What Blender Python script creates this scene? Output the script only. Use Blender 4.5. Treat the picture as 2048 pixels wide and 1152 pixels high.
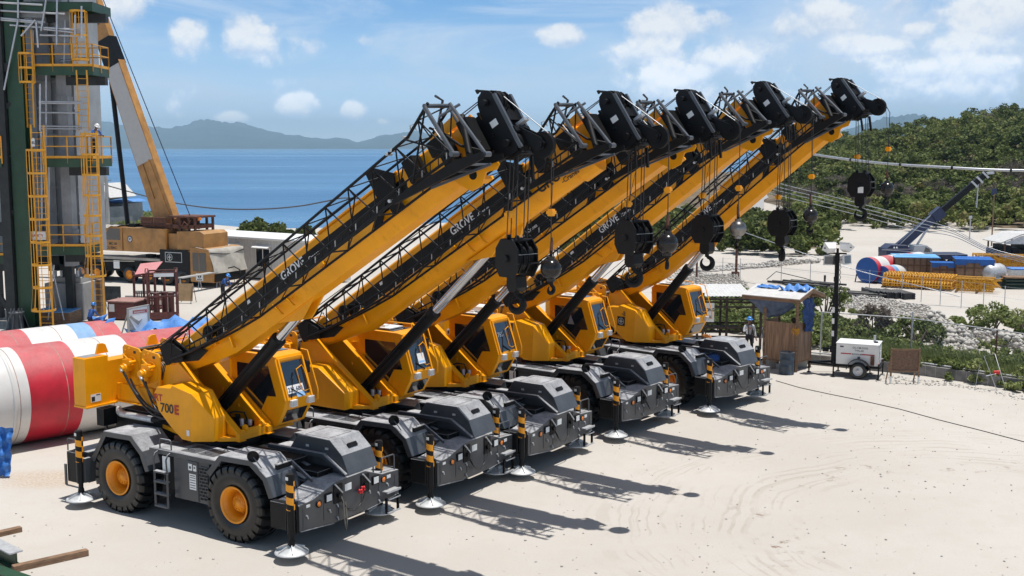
import bpy, bmesh, math, random
import numpy as np
from mathutils import Matrix, Vector
R = math.radians
random.seed(7)
for o in list(bpy.data.objects):
    bpy.data.objects.remove(o)
scene = bpy.context.scene
COL = scene.collection

# ------------------------------------------------------------------ camera, sky, sun, exposure
CAM_H = 9.0
FOC = 2300.0                       # focal length in pixels of a 2048 px wide frame
PITCH = math.atan(281.0 / FOC)
cam_data = bpy.data.cameras.new('camera')
cam_data.sensor_width = 36.0
cam_data.lens = FOC / 2048.0 * 36.0
cam_data.clip_start = 0.1
cam_data.clip_end = 120000.0
cam = bpy.data.objects.new('camera', cam_data)
COL.objects.link(cam)
cam.location = (0, 0, CAM_H)
cam.rotation_euler = (R(90) - PITCH, 0, 0)
scene.camera = cam
scene.view_settings.view_transform = 'Standard'
scene.view_settings.look = 'None'
scene.view_settings.exposure = 0.1
scene.view_settings.gamma = 1.0
scene.view_settings.use_curve_mapping = False
scene.render.engine = 'CYCLES'
scene.cycles.use_denoising = True
try:
    scene.cycles.denoiser = 'OPENIMAGEDENOISE'
except Exception:
    pass
scene.cycles.max_bounces = 8
scene.cycles.diffuse_bounces = 3
scene.cycles.glossy_bounces = 3
scene.cycles.transmission_bounces = 4
scene.cycles.transparent_max_bounces = 8
scene.cycles.volume_bounces = 0
scene.cycles.sample_clamp_indirect = 6.0
scene.cycles.caustics_reflective = False
scene.cycles.caustics_refractive = False

SUN_EL, SUN_AZ = R(81.5), R(93.0)   # almost overhead, from the camera's right
SKY = 0.06
world = bpy.data.worlds.new('World')
scene.world = world
world.use_nodes = True
wt = world.node_tree
for n in list(wt.nodes):
    wt.nodes.remove(n)


class NT:
    """small helper to write node trees"""
    def __init__(s, tree):
        s.t = tree

    def n(s, kind, **kw):
        nd = s.t.nodes.new(kind)
        for k, v in kw.items():
            if k == 'op':
                nd.operation = v
            elif hasattr(nd, k) and k not in ('inputs',):
                setattr(nd, k, v)
        return nd

    def l(s, a, b):
        s.t.links.new(a, b)

    def val(s, sock, v):
        if isinstance(v, (int, float)):
            sock.default_value = v
        elif isinstance(v, (tuple, list)):
            if len(v) == 3 and sock.type == 'RGBA':
                v = (*v, 1.0)
            sock.default_value = v
        else:
            s.l(v, sock)

    def math(s, op, a, b=0.0, c=None, clamp=False):
        nd = s.t.nodes.new('ShaderNodeMath')
        nd.operation = op
        nd.use_clamp = clamp
        s.val(nd.inputs[0], a)
        s.val(nd.inputs[1], b)
        if c is not None:
            s.val(nd.inputs[2], c)
        return nd.outputs[0]

    def vmath(s, op, a, b=None, out=0):
        nd = s.t.nodes.new('ShaderNodeVectorMath')
        nd.operation = op
        s.val(nd.inputs[0], a)
        if b is not None:
            s.val(nd.inputs[1], b)
        return nd.outputs[out]

    def mix(s, f, a, b, blend='MIX'):
        nd = s.t.nodes.new('ShaderNodeMix')
        nd.data_type = 'RGBA'
        nd.blend_type = blend
        s.val(nd.inputs[0], f)
        s.val(nd.inputs[6], a)
        s.val(nd.inputs[7], b)
        return nd.outputs[2]

    def noise(s, vec, scale, detail=4.0, rough=0.55, dist=0.0, col=False):
        nd = s.t.nodes.new('ShaderNodeTexNoise')
        if vec is not None:
            s.l(vec, nd.inputs['Vector'])
        nd.inputs['Scale'].default_value = scale
        nd.inputs['Detail'].default_value = detail
        nd.inputs['Roughness'].default_value = rough
        nd.inputs['Distortion'].default_value = dist
        return nd.outputs[1 if col else 0]

    def ramp(s, v, lo, hi, a=0.0, b=1.0, smooth=True):
        nd = s.t.nodes.new('ShaderNodeMapRange')
        nd.interpolation_type = 'SMOOTHSTEP' if smooth else 'LINEAR'
        s.val(nd.inputs[0], v)
        s.val(nd.inputs[1], lo)
        s.val(nd.inputs[2], hi)
        s.val(nd.inputs[3], a)
        s.val(nd.inputs[4], b)
        return nd.outputs[0]


def build_world():
    t = NT(wt)
    sky = t.n('ShaderNodeTexSky', sky_type='NISHITA')
    sky.sun_disc = False
    sky.sun_elevation = SUN_EL
    sky.sun_rotation = SUN_AZ
    sky.altitude = 10
    sky.air_density = 1.0
    sky.dust_density = 0.3
    sky.ozone_density = 2.0
    tc = t.n('ShaderNodeTexCoord')
    d = tc.outputs['Generated']
    sep = t.n('ShaderNodeSeparateXYZ')
    t.l(d, sep.inputs[0])
    az = t.math('ARCTAN2', sep.outputs[0], sep.outputs[1])
    el = t.math('ARCSINE', sep.outputs[2])
    comb = t.n('ShaderNodeCombineXYZ')
    t.l(az, comb.inputs[0])
    t.l(el, comb.inputs[1])
    p = comb.outputs[0]
    # warped direction for ragged cumulus edges
    n1 = t.noise(p, 26.0, 9.0, 0.62)
    n2 = t.noise(p, 9.0, 5.0, 0.6)
    # cumulus clouds: centre azimuth, elevation, half width, half height, weight
    f = FOC
    C = [(240, 30, 95, 62, 1.0), (392, 88, 62, 55, .95), (512, 88, 78, 58, 1.0), (600, 95, 60, 40, .55), (600, 215, 52, 36, .95),
         (708, 226, 34, 30, .9), (468, 240, 42, 18, .9), (355, 215, 60, 55, .45), (562, 180, 60, 30, .45),
         (770, 245, 20, 12, .8), (1115, 78, 70, 30, .95), (735, 88, 30, 16, .5),
         (1340, 62, 125, 56, 1.0), (1450, 120, 120, 55, .9), (1330, 165, 115, 62, .95), (1560, 60, 80, 60, .62), (1640, 40, 90, 60, .75),
         (1710, 110, 110, 38, 1.0), (1820, 80, 70, 26, .8), (1960, 60, 125, 80, 1.05), (1900, 110, 90, 40, .8),
         (1500, 190, 230, 50, .55), (1850, 190, 260, 50, .6), (1120, 225, 90, 30, .5), (1260, 230, 120, 40, .62),
         (1290, 110, 150, 60, .7), (1400, 190, 170, 55, .62), (1680, 60, 240, 70, .66), (1800, 150, 260, 60, .62), (1930, 150, 150, 50, .7), (1600, 160, 200, 40, .5), (2150, 120, 160, 60, .8), (-120, 90, 120, 60, .8), (120, 240, 150, 50, .5), (880, 255, 160, 14, .42),
         (1560, 130, 120, 60, .55), (-400, 60, 160, 80, .9), (2450, 90, 180, 80, .9)]
    dens = None
    under = None
    for (cx, cy, rx, ry, w) in C:
        ca, ce = math.atan((cx - 1024) / f), (295 - cy) / f
        sx, sy = f / rx, f / ry
        v = t.vmath('SUBTRACT', p, (ca, ce, 0))
        v = t.vmath('MULTIPLY', v, (sx, sy, 0))
        L = t.vmath('LENGTH', v, out=1)
        g = t.ramp(L, 1.55, 0.0, 0.0, w, smooth=True)
        dens = g if dens is None else t.math('MAXIMUM', dens, g)
        # how far above the cloud's own base this direction is
        sy2 = t.n('ShaderNodeSeparateXYZ')
        t.l(v, sy2.inputs[0])
        hgt = t.math('MULTIPLY', t.ramp(sy2.outputs[1], -1.1, 0.35, 0.0, 1.0), g)
        under = hgt if under is None else t.math('MAXIMUM', under, hgt)
    # a field of small clouds over the rest of the sky dome
    far = t.ramp(t.noise(d, 5.0, 6.0, 0.6), 0.60, 0.80, 0.0, 0.75)
    far = t.math('MULTIPLY', far, t.ramp(el, 0.14, 0.30))
    dens = t.math('MAXIMUM', dens, far)
    under = t.math('MAXIMUM', under, far)
    nn = t.math('ADD', t.math('MULTIPLY', n1, 0.56), t.math('MULTIPLY', n2, 0.44))
    x = t.math('ADD', dens, t.math('MULTIPLY', t.math('SUBTRACT', nn, 0.5), 2.5))
    mask = t.ramp(x, 0.36, 0.72)
    wisp = t.ramp(t.noise(t.vmath('MULTIPLY', p, (1.0, 4.5, 1.0)), 5.0, 6.0, 0.62, 0.8), 0.40, 0.72, 0.0, 0.62)
    wisp = t.math('MULTIPLY', wisp, t.ramp(el, -0.01, 0.05))
    n3 = t.noise(t.vmath('ADD', p, (0.0, 0.006, 0.0)), 26.0, 6.0, 0.62)
    lit = t.math('ADD', t.ramp(under, 0.1, 0.85), t.math('MULTIPLY', t.math('SUBTRACT', n1, n3), 3.2))
    lit = t.math('ADD', lit, t.math('MULTIPLY', t.math('SUBTRACT', n2, 0.5), 0.9))
    lit = t.math('MINIMUM', t.math('MAXIMUM', lit, 0.0), 1.0)
    k = 1.0 / SKY
    ccol = t.mix(lit, (0.47 * k, 0.58 * k, 0.76 * k, 1), (0.86 * k, 0.87 * k, 0.89 * k, 1))
    skyc = t.mix(1.0, sky.outputs[0], (SKYTINT[0], SKYTINT[1], SKYTINT[2], 1), 'MULTIPLY')
    # moist tropical air low over the sea: pale at the horizon, clear blue above
    low = t.mix(t.ramp(el, -0.004, 0.032, smooth=False), (1.36 * k, 1.52 * k, 1.70 * k, 1), (0.80 * k, 1.06 * k, 1.36 * k, 1))
    low = t.mix(t.ramp(el, 0.028, 0.066, smooth=False), low, (0.46 * k, 0.72 * k, 1.02 * k, 1))
    low = t.mix(t.ramp(el, 0.060, 0.130), low, (0.17 * k, 0.42 * k, 0.80 * k, 1))
    skyc = t.mix(t.ramp(el, 0.16, 0.45), low, skyc)
    skyc = t.mix(wisp, skyc, (0.78 * k, 0.86 * k, 0.98 * k, 1))
    # broken veil of thin cloud over the right of the bay
    vv = t.vmath('MULTIPLY', t.vmath('SUBTRACT', p, (0.33, 0.06, 0)), (3.6, 9.0, 0))
    veil = t.math('MULTIPLY', t.ramp(t.vmath('LENGTH', vv, out=1), 1.25, 0.25), t.ramp(t.noise(t.vmath('MULTIPLY', p, (1.0, 1.7, 1.0)), 8.0, 7.0, 0.62), 0.33, 0.60, 0.25, 0.80))
    skyc = t.mix(veil, skyc, (0.72 * k, 0.83 * k, 0.98 * k, 1))
    # clouds stand beyond the haze, so the low ones reach us through more air
    far_gain = t.ramp(el, 0.0, 0.11, 2.1, 1.12)
    cg = t.n('ShaderNodeVectorMath')
    cg.operation = 'SCALE'
    t.l(ccol, cg.inputs[0])
    t.l(far_gain, cg.inputs[3])
    out = t.mix(mask, skyc, cg.outputs[0])
    bg = t.n('ShaderNodeBackground')
    t.l(out, bg.inputs[0])
    bg.inputs[1].default_value = SKY
    wo = t.n('ShaderNodeOutputWorld')
    t.l(bg.outputs[0], wo.inputs[0])


SKYTINT = (0.72, 0.74, 0.76)
HAZECOL = (0.54, 0.80, 1.0, 1)
HAZEDEN = 0.00010
build_world()

sd = bpy.data.lights.new('sun', 'SUN')
sd.energy = 4.6
sd.angle = R(0.53)
sd.color = (1.0, 0.975, 0.935)
sun = bpy.data.objects.new('sun', sd)
COL.objects.link(sun)
# direction towards the sun: azimuth measured clockwise from +Y
sv = Vector((math.sin(SUN_AZ) * math.cos(SUN_EL), math.cos(SUN_AZ) * math.cos(SUN_EL), math.sin(SUN_EL)))
sun.rotation_euler = sv.to_track_quat('Z', 'Y').to_euler()
sun.location = (20, 20, 60)
sun['label'] = 'the midday sun'

# ------------------------------------------------------------------ mesh helpers
cp, sp_ = math.cos(PITCH), math.sin(PITCH)


def ray(px, py):
    a, b = (px - 1024) / FOC, (576 - py) / FOC
    return Vector((a, cp + b * sp_, -sp_ + b * cp))


def G(px, py, z=0.0):
    """ground point (height z) seen at a photo position"""
    d = ray(px, py)
    t = (z - CAM_H) / d.z
    return Vector((d.x * t, d.y * t, z))


def AT(px, py, Y):
    """point at depth Y seen at a photo position"""
    d = ray(px, py)
    t = Y / d.y
    return Vector((d.x * t, Y, CAM_H + d.z * t))


class MB:
    def __init__(s):
        s.v, s.f, s.mi, s.sm = [], [], [], []
        s.M = Matrix.Identity(4)
        s.cur = 0

    def m(s, i):
        s.cur = i
        return s

    def add(s, verts, faces, smooth=False):
        b = len(s.v)
        M = s.M
        s.v.extend([tuple(M @ Vector(p)) for p in verts])
        for f in faces:
            s.f.append(tuple(i + b for i in f))
            s.mi.append(s.cur)
            s.sm.append(smooth)
        return s

    def box(s, x0, x1, y0, y1, z0, z1):
        if x0 > x1: x0, x1 = x1, x0
        if y0 > y1: y0, y1 = y1, y0
        if z0 > z1: z0, z1 = z1, z0
        v = [(x0, y0, z0), (x1, y0, z0), (x1, y1, z0), (x0, y1, z0), (x0, y0, z1), (x1, y0, z1), (x1, y1, z1), (x0, y1, z1)]
        return s.add(v, [(0, 3, 2, 1), (4, 5, 6, 7), (0, 1, 5, 4), (1, 2, 6, 5), (2, 3, 7, 6), (3, 0, 4, 7)])

    def hexa(s, v):
        """box from 8 corners: bottom four (counter-clockwise), top four"""
        return s.add(v, [(0, 3, 2, 1), (4, 5, 6, 7), (0, 1, 5, 4), (1, 2, 6, 5), (2, 3, 7, 6), (3, 0, 4, 7)])

    def prism(s, pts, a, b, axis='y', b_pts=None):
        """extrude a polygon between a and b along an axis. pts are (p,q): y-> (x,z); x-> (y,z); z-> (x,y)"""
        def mp(p, t):
            if axis == 'y': return (p[0], t, p[1])
            if axis == 'x': return (t, p[0], p[1])
            return (p[0], p[1], t)
        q = b_pts or pts
        n = len(pts)
        ar = sum(pts[i][0] * pts[(i + 1) % n][1] - pts[(i + 1) % n][0] * pts[i][1] for i in range(n))
        v = [mp(p, a) for p in pts] + [mp(p, b) for p in q]
        flip = (ar > 0) ^ (b < a)
        if axis == 'y': flip = not flip
        fs = [tuple(range(n - 1, -1, -1)), tuple(range(n, 2 * n))] + [(i, (i + 1) % n, n + (i + 1) % n, n + i) for i in range(n)]
        if not flip:
            fs = [tuple(reversed(f)) for f in fs]
        return s.add(v, fs)

    def cyl(s, p0, p1, r0, r1=None, n=12, cap=True):
        p0, p1 = Vector(p0), Vector(p1)
        r1 = r0 if r1 is None else r1
        d = (p1 - p0)
        if d.length < 1e-6: return s
        d.normalize()
        a = d.orthogonal().normalized()
        b = d.cross(a)
        v = []
        for p, r in ((p0, r0), (p1, r1)):
            for i in range(n):
                t = 2 * math.pi * i / n
                v.append(p + a * (r * math.cos(t)) + b * (r * math.sin(t)))
        s.add(v, [(i, (i + 1) % n, n + (i + 1) % n, n + i) for i in range(n)], True)
        if cap:
            s.add(v[:n], [tuple(range(n - 1, -1, -1))])
            s.add(v[n:], [tuple(range(n))])
        return s

    def bar(s, p0, p1, w, h, up=(0, 0, 1)):
        """rectangular bar between two points"""
        p0, p1, up = Vector(p0), Vector(p1), Vector(up)
        d = (p1 - p0).normalized()
        a = d.cross(up)
        if a.length < 1e-5: a = d.orthogonal()
        a.normalize()
        b = a.cross(d)
        a, b = a * (w / 2), b * (h / 2)
        v = [p0 - a - b, p0 + a - b, p0 + a + b, p0 - a + b, p1 - a - b, p1 + a - b, p1 + a + b, p1 - a + b]
        return s.add(v, [(0, 1, 2, 3), (7, 6, 5, 4), (0, 4, 5, 1), (1, 5, 6, 2), (2, 6, 7, 3), (3, 7, 4, 0)])

    def tube(s, path, r, n=8, cap=True):
        P = [Vector(p) for p in path]
        rings, N = [], len(P)
        a = None
        for i, p in enumerate(P):
            d = (P[min(i + 1, N - 1)] - P[max(i - 1, 0)])
            if d.length < 1e-9: d = Vector((0, 0, 1))
            d.normalize()
            if a is None: a = d.orthogonal().normalized()
            a = a - d * a.dot(d)
            if a.length < 1e-6: a = d.orthogonal()
            a.normalize()
            b = d.cross(a)
            rr = r[i] if isinstance(r, (list, tuple)) else r
            rings.append([p + a * (rr * math.cos(2 * math.pi * k / n)) + b * (rr * math.sin(2 * math.pi * k / n)) for k in range(n)])
        v = [q for ring in rings for q in ring]
        fs = [(i * n + k, i * n + (k + 1) % n, (i + 1) * n + (k + 1) % n, (i + 1) * n + k) for i in range(N - 1) for k in range(n)]
        s.add(v, fs, True)
        if cap:
            s.add(rings[0], [tuple(range(n - 1, -1, -1))])
            s.add(rings[-1], [tuple(range(n))])
        return s

    def lathe(s, prof, o=(0, 0, 0), axis=(0, 0, 1), n=24, smooth=True):
        """prof: list of (radius, height along axis)"""
        o, ax = Vector(o), Vector(axis).normalized()
        a = ax.orthogonal().normalized()
        b = ax.cross(a)
        v = []
        for (r, h) in prof:
            for k in range(n):
                t = 2 * math.pi * k / n
                v.append(o + ax * h + a * (r * math.cos(t)) + b * (r * math.sin(t)))
        fs = [(i * n + k, i * n + (k + 1) % n, (i + 1) * n + (k + 1) % n, (i + 1) * n + k) for i in range(len(prof) - 1) for k in range(n)]
        return s.add(v, fs, smooth)

    def ball(s, c, r, n=14, sc=(1, 1, 1)):
        prof = [(max(1e-4, math.sin(math.pi * i / n)) * r, -math.cos(math.pi * i / n) * r) for i in range(n + 1)]
        c = Vector(c)
        v, m = [], n * 2
        for (rr, h) in prof:
            for k in range(m):
                t = 2 * math.pi * k / m
                v.append((c.x + rr * math.cos(t) * sc[0], c.y + rr * math.sin(t) * sc[1], c.z + h * sc[2]))
        return s.add(v, [(i * m + k, i * m + (k + 1) % m, (i + 1) * m + (k + 1) % m, (i + 1) * m + k) for i in range(n) for k in range(m)], True)

    def text(s, string, M, size=0.3, depth=0.004, bold=0.0, sx=1.0):
        v, f = text_geo(string, size, depth, bold)
        keep = s.M
        s.M = keep @ M @ Matrix.Diagonal((sx, 1, 1, 1))
        s.add(v, f)
        s.M = keep
        return s

    def mesh(s, name, mats, bevel=0.0, seg=1, angle=30):
        me = bpy.data.meshes.new(name)
        me.from_pydata([tuple(p) for p in s.v], [], s.f)
        for m_ in (mats if isinstance(mats, (list, tuple)) else [mats]):
            me.materials.append(m_)
        me.polygons.foreach_set('material_index', s.mi)
        me.polygons.foreach_set('use_smooth', s.sm)
        if bevel > 0:
            bm = bmesh.new()
            bm.from_mesh(me)
            bmesh.ops.remove_doubles(bm, verts=bm.verts, dist=1e-5)
            es = [e for e in bm.edges if len(e.link_faces) == 2 and e.calc_face_angle(0) > R(angle) and e.calc_length() > bevel * 2.2]
            try:
                bmesh.ops.bevel(bm, geom=es, offset=bevel, segments=seg, affect='EDGES', profile=0.6, clamp_overlap=True)
            except Exception:
                pass
            bm.to_mesh(me)
            bm.free()
        me.update()
        return me

    def build(s, name, mats, parent=None, bevel=0.0, **kw):
        me = s.mesh(name, mats, bevel, **{k: kw[k] for k in ('seg', 'angle') if k in kw})
        o = bpy.data.objects.new(name, me)
        COL.objects.link(o)
        if parent is not None:
            o.parent = parent
        if 'label' in kw:
            o['label'] = kw['label']
        return o


_TG = {}


def text_geo(string, size, depth, bold=0.0):
    key = (string, size, depth, bold)
    if key in _TG: return _TG[key]
    cu = bpy.data.curves.new('lettering_curve', 'FONT')
    cu.body = string
    cu.size = size
    cu.extrude = depth
    cu.offset = bold
    cu.resolution_u = 3
    cu.align_x = 'LEFT'
    ob = bpy.data.objects.new('lettering_curve', cu)
    COL.objects.link(ob)
    dg = bpy.context.evaluated_depsgraph_get()
    dg.update()
    me = bpy.data.meshes.new_from_object(ob.evaluated_get(dg))
    v = [tuple(x.co) for x in me.vertices]
    f = [tuple(p.vertices) for p in me.polygons]
    bpy.data.objects.remove(ob)
    bpy.data.curves.remove(cu)
    bpy.data.meshes.remove(me)
    _TG[key] = (v, f)
    return v, f


def frame(o, x, y):
    """matrix whose local x and y run along the given directions (text lies in it, facing x cross y)"""
    x, y = Vector(x).normalized(), Vector(y).normalized()
    z = x.cross(y)
    M = Matrix.Identity(4)
    for i in range(3):
        M[i][0], M[i][1], M[i][2], M[i][3] = x[i], y[i], z[i], o[i]
    return M


def tag(o, label=None, cat=None, group=None, kind=None):
    if label: o['label'] = label
    if cat: o['category'] = cat
    if group: o['group'] = group
    if kind: o['kind'] = kind
    return o


def thing(name, label, cat, loc=(0, 0, 0), rz=0.0, group=None):
    o = bpy.data.objects.new(name, None)
    o.empty_display_size = 0.3
    COL.objects.link(o)
    o.location = loc
    o.rotation_euler = (0, 0, rz)
    return tag(o, label, cat, group)


def copy_tree(o, parent=None):
    c = o.copy()
    COL.objects.link(c)
    if parent is not None: c.parent = parent
    for ch in list(o.children):
        copy_tree(ch, c)
    return c


def fast_mesh(name, verts, faces, mat, tint=None, parent=None, smooth=False):
    """verts (N,3), faces (M,k) with k = 3 or 4"""
    verts = np.asarray(verts, np.float32)
    faces = np.asarray(faces, np.int32)
    me = bpy.data.meshes.new(name)
    me.vertices.add(len(verts))
    me.vertices.foreach_set('co', verts.ravel())
    M, k = faces.shape
    me.loops.add(M * k)
    me.loops.foreach_set('vertex_index', faces.ravel())
    me.polygons.add(M)
    me.polygons.foreach_set('loop_start', np.arange(0, M * k, k, dtype=np.int32))
    me.polygons.foreach_set('loop_total', np.full(M, k, np.int32))
    if smooth: me.polygons.foreach_set('use_smooth', np.ones(M, bool))
    me.update(calc_edges=True)
    if tint is not None:
        at = me.attributes.new('tint', 'FLOAT', 'POINT')
        at.data.foreach_set('value', np.asarray(tint, np.float32))
    me.materials.append(mat)
    o = bpy.data.objects.new(name, me)
    COL.objects.link(o)
    if parent is not None: o.parent = parent
    return o

# ------------------------------------------------------------------ materials
def mat(name, col, rough=0.5, metal=0.0, var=0.0, vscale=3.0, bump=0.0, bscale=40.0, dust_sheen=0.0, dust_sheen_col=(0.46, 0.42, 0.36), coat=0.0, spec=0.5,
        streak=0.0, streakcol=(0.12, 0.05, 0.02), stretch=(1, 1, 1)):
    m = bpy.data.materials.new(name)
    m.use_nodes = True
    t = NT(m.node_tree)
    b = m.node_tree.nodes['Principled BSDF']
    tc = t.n('ShaderNodeTexCoord')
    P = tc.outputs['Object']
    c = (*col, 1.0)
    out = None
    if var > 0:
        n = t.noise(t.vmath('MULTIPLY', P, stretch), vscale, 5.0, 0.6)
        lo = tuple(max(0, x * (1 - var)) for x in col) + (1,)
        hi = tuple(min(1, x * (1 + var)) for x in col) + (1,)
        out = t.mix(t.ramp(n, 0.3, 0.7), lo, hi)
    if streak > 0:
        n = t.noise(t.vmath('MULTIPLY', P, (6, 6, 0.7)), 1.6, 5.0, 0.65)
        n2 = t.noise(P, 1.3, 4.0, 0.6)
        f = t.math('MULTIPLY', t.math('MULTIPLY', t.ramp(n, 0.50, 0.72), t.ramp(n2, 0.42, 0.65)), streak)
        out = t.mix(f, out if out is not None else c, (*streakcol, 1))
    r_in = rough
    if dust_sheen > 0:
        g = t.n('ShaderNodeNewGeometry')
        s = t.n('ShaderNodeSeparateXYZ')
        t.l(g.outputs['Normal'], s.inputs[0])
        n = t.noise(P, 2.3, 6.0, 0.65)
        n2 = t.noise(P, 22.0, 4.0, 0.6)
        nn = t.math('ADD', t.math('MULTIPLY', n, 0.65), t.math('MULTIPLY', n2, 0.35))
        up = t.ramp(s.outputs[2], 0.30, 1.00, 0.02, 1.0)
        f = t.math('MULTIPLY', t.math('MULTIPLY', t.ramp(nn, 0.30, 0.66, 0.35, 1.0), up), dust_sheen)  # paler upward faces: settled dust, with sun sheen mixed in on carrier grey
        out = t.mix(f, out if out is not None else c, (*dust_sheen_col, 1))
        r_in = t.ramp(f, 0.0, 0.6, rough, 0.8, smooth=False)
    if out is None:
        b.inputs['Base Color'].default_value = c
    else:
        t.l(out, b.inputs['Base Color'])
    t.val(b.inputs['Roughness'], r_in)
    b.inputs['Metallic'].default_value = metal
    b.inputs['Specular IOR Level'].default_value = spec
    if coat > 0:
        b.inputs['Coat Weight'].default_value = coat
        b.inputs['Coat Roughness'].default_value = 0.12
    if bump > 0:
        bn = t.n('ShaderNodeBump')
        bn.inputs['Strength'].default_value = bump
        bn.inputs['Distance'].default_value = 0.02
        t.l(t.noise(P, bscale, 4.0, 0.6), bn.inputs['Height'])
        t.l(bn.outputs[0], b.inputs['Normal'])
    return m


YEL = mat('crane_yellow_paint', (0.88, 0.355, 0.0022), 0.33, var=0.07, vscale=1.4, dust_sheen=0.025, dust_sheen_col=(0.66, 0.44, 0.14), coat=0.0, spec=0.32, streak=0.30, streakcol=(0.34, 0.13, 0.01))
GREY = mat('carrier_grey_paint', (0.040, 0.044, 0.050), 0.36, var=0.12, vscale=2.0, dust_sheen=0.95, dust_sheen_col=(0.50, 0.505, 0.52), coat=0.15, streak=0.10, streakcol=(0.10, 0.09, 0.08))  # pale tops: dust together with overhead sun and gloss painted into the colour
BLACK = mat('black_paint', (0.0048, 0.0048, 0.0056), 0.42, var=0.25, vscale=4.0, dust_sheen=0.16, dust_sheen_col=(0.11, 0.11, 0.115), spec=0.22)
DBLACK = mat('dull_black_steel', (0.0062, 0.0058, 0.0058), 0.55, var=0.3, vscale=5.0, dust_sheen=0.10, dust_sheen_col=(0.10, 0.10, 0.10), spec=0.2)
STEELBAR = mat('grey_black_tube', (0.075, 0.083, 0.096), 0.32, var=0.2, dust_sheen=0.2, dust_sheen_col=(0.22, 0.22, 0.22))
RUBBER = mat('tyre_rubber', (0.0085, 0.0080, 0.0076), 0.30, var=0.3, vscale=6.0, dust_sheen=0.10, dust_sheen_col=(0.14, 0.125, 0.11), bump=0.08, bscale=60, spec=.45)
RIM = mat('rim_yellow', (0.82, 0.29, 0.006), 0.38, var=0.08, streak=0.2, streakcol=(0.25, 0.11, 0.03))
CHROME = mat('chrome_rod', (0.62, 0.62, 0.63), 0.12, metal=1.0, var=0.05)
GALV = mat('galvanised_steel', (0.50, 0.51, 0.52), 0.45, metal=0.35, var=0.14, vscale=7, dust_sheen=0.2)
PADW = mat('jack_pad_steel', (0.58, 0.58, 0.57), 0.5, metal=0.2, var=0.12, vscale=8, streak=0.25, streakcol=(0.2, 0.17, 0.14))
GLASS = mat('dark_glass', (0.010, 0.014, 0.020), 0.05, spec=0.8, coat=0.6)
WHITE = mat('white_paint', (0.78, 0.78, 0.76), 0.45, var=0.04, streak=0.12, streakcol=(0.35, 0.28, 0.2))
WHITEM = mat('white_lettering', (0.80, 0.80, 0.80), 0.5, var=0.05)
BLKTXT = mat('black_lettering', (0.015, 0.015, 0.015), 0.5, var=0.1)
REDTXT = mat('red_lettering', (0.42, 0.010, 0.012), 0.5, var=0.1)
HAZARD = mat('hazard_orange', (0.88, 0.34, 0.006), 0.45, var=0.06)
REDL = mat('red_lens', (0.55, 0.02, 0.01), 0.2, coat=0.4)
ORL = mat('orange_lens', (0.80, 0.22, 0.02), 0.2, coat=0.4)
WIRE = mat('wire_rope', (0.022, 0.022, 0.023), 0.5, var=0.3, vscale=30)
WIREL = mat('bright_wire_rope', (0.46, 0.46, 0.46), 0.4, metal=0.4, var=0.1)
HOSE = mat('hydraulic_hose', (0.014, 0.014, 0.015), 0.35, var=0.2)
ALU = mat('aluminium_grey', (0.45, 0.46, 0.48), 0.4, metal=0.5, var=0.1)
RUST = mat('rusty_iron', (0.12, 0.045, 0.025), 0.75, var=0.4, vscale=5)
REDP = mat('dark_red_paint', (0.13, 0.035, 0.028), 0.6, var=0.3, vscale=5, dust_sheen=0.3)
WOOD = mat('weathered_plank', (0.22, 0.13, 0.075), 0.8, var=0.35, vscale=3.0, stretch=(1, 1, 8), bump=0.2, bscale=25)
CONC = mat('concrete', (0.36, 0.35, 0.33), 0.85, var=0.14, vscale=1.6, bump=0.12, bscale=30, streak=0.3, streakcol=(0.16, 0.14, 0.12))
BLUE_TARP = mat('blue_tarpaulin', (0.035, 0.17, 0.52), 0.45, var=0.22, vscale=6, bump=0.5, bscale=9, dust_sheen=0.35, dust_sheen_col=(0.30, 0.52, 0.78))
NAVY = mat('navy_paint', (0.010, 0.022, 0.075), 0.4, var=0.15, dust_sheen=0.15)
SKIN = mat('skin', (0.22, 0.11, 0.065), 0.6, var=0.08)
SHIRTW = mat('white_cotton', (0.62, 0.63, 0.66), 0.85, var=0.08, vscale=9)
BLUECLOTH = mat('blue_cotton', (0.03, 0.10, 0.33), 0.85, var=0.15, vscale=9)
DARKCLOTH = mat('dark_cotton', (0.018, 0.018, 0.024), 0.85, var=0.2, vscale=9)
HELMETB = mat('blue_helmet', (0.03, 0.22, 0.62), 0.3, coat=0.4)
HELMETW = mat('white_helmet', (0.72, 0.72, 0.70), 0.3, coat=0.4)
HAIR = mat('black_hair', (0.01, 0.009, 0.008), 0.6)

# ------------------------------------------------------------------ rough terrain cranes
# carrier frame: x forward, y to the far side, z up, origin on the ground under the slewing centre
PIV = (-1.3, 3.7)                  # boom foot pin (u, z) in the slewing frame
CRANES = {                          # x, y, carrier heading, slewing heading, boom elevation
    1: (-7.135, 28.071, -32.62, -33.6, 31.5),
    2: (-4.336, 31.531, -32.54, -33.6, 32.5),
    3: (-1.951, 34.448, -33.9, -34.95, 33.6),
    4: (1.274, 38.617, -38.12, -36.4, 36.4),
    5: (5.144, 42.209, -44.14, -43.2, 38.2)}


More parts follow.
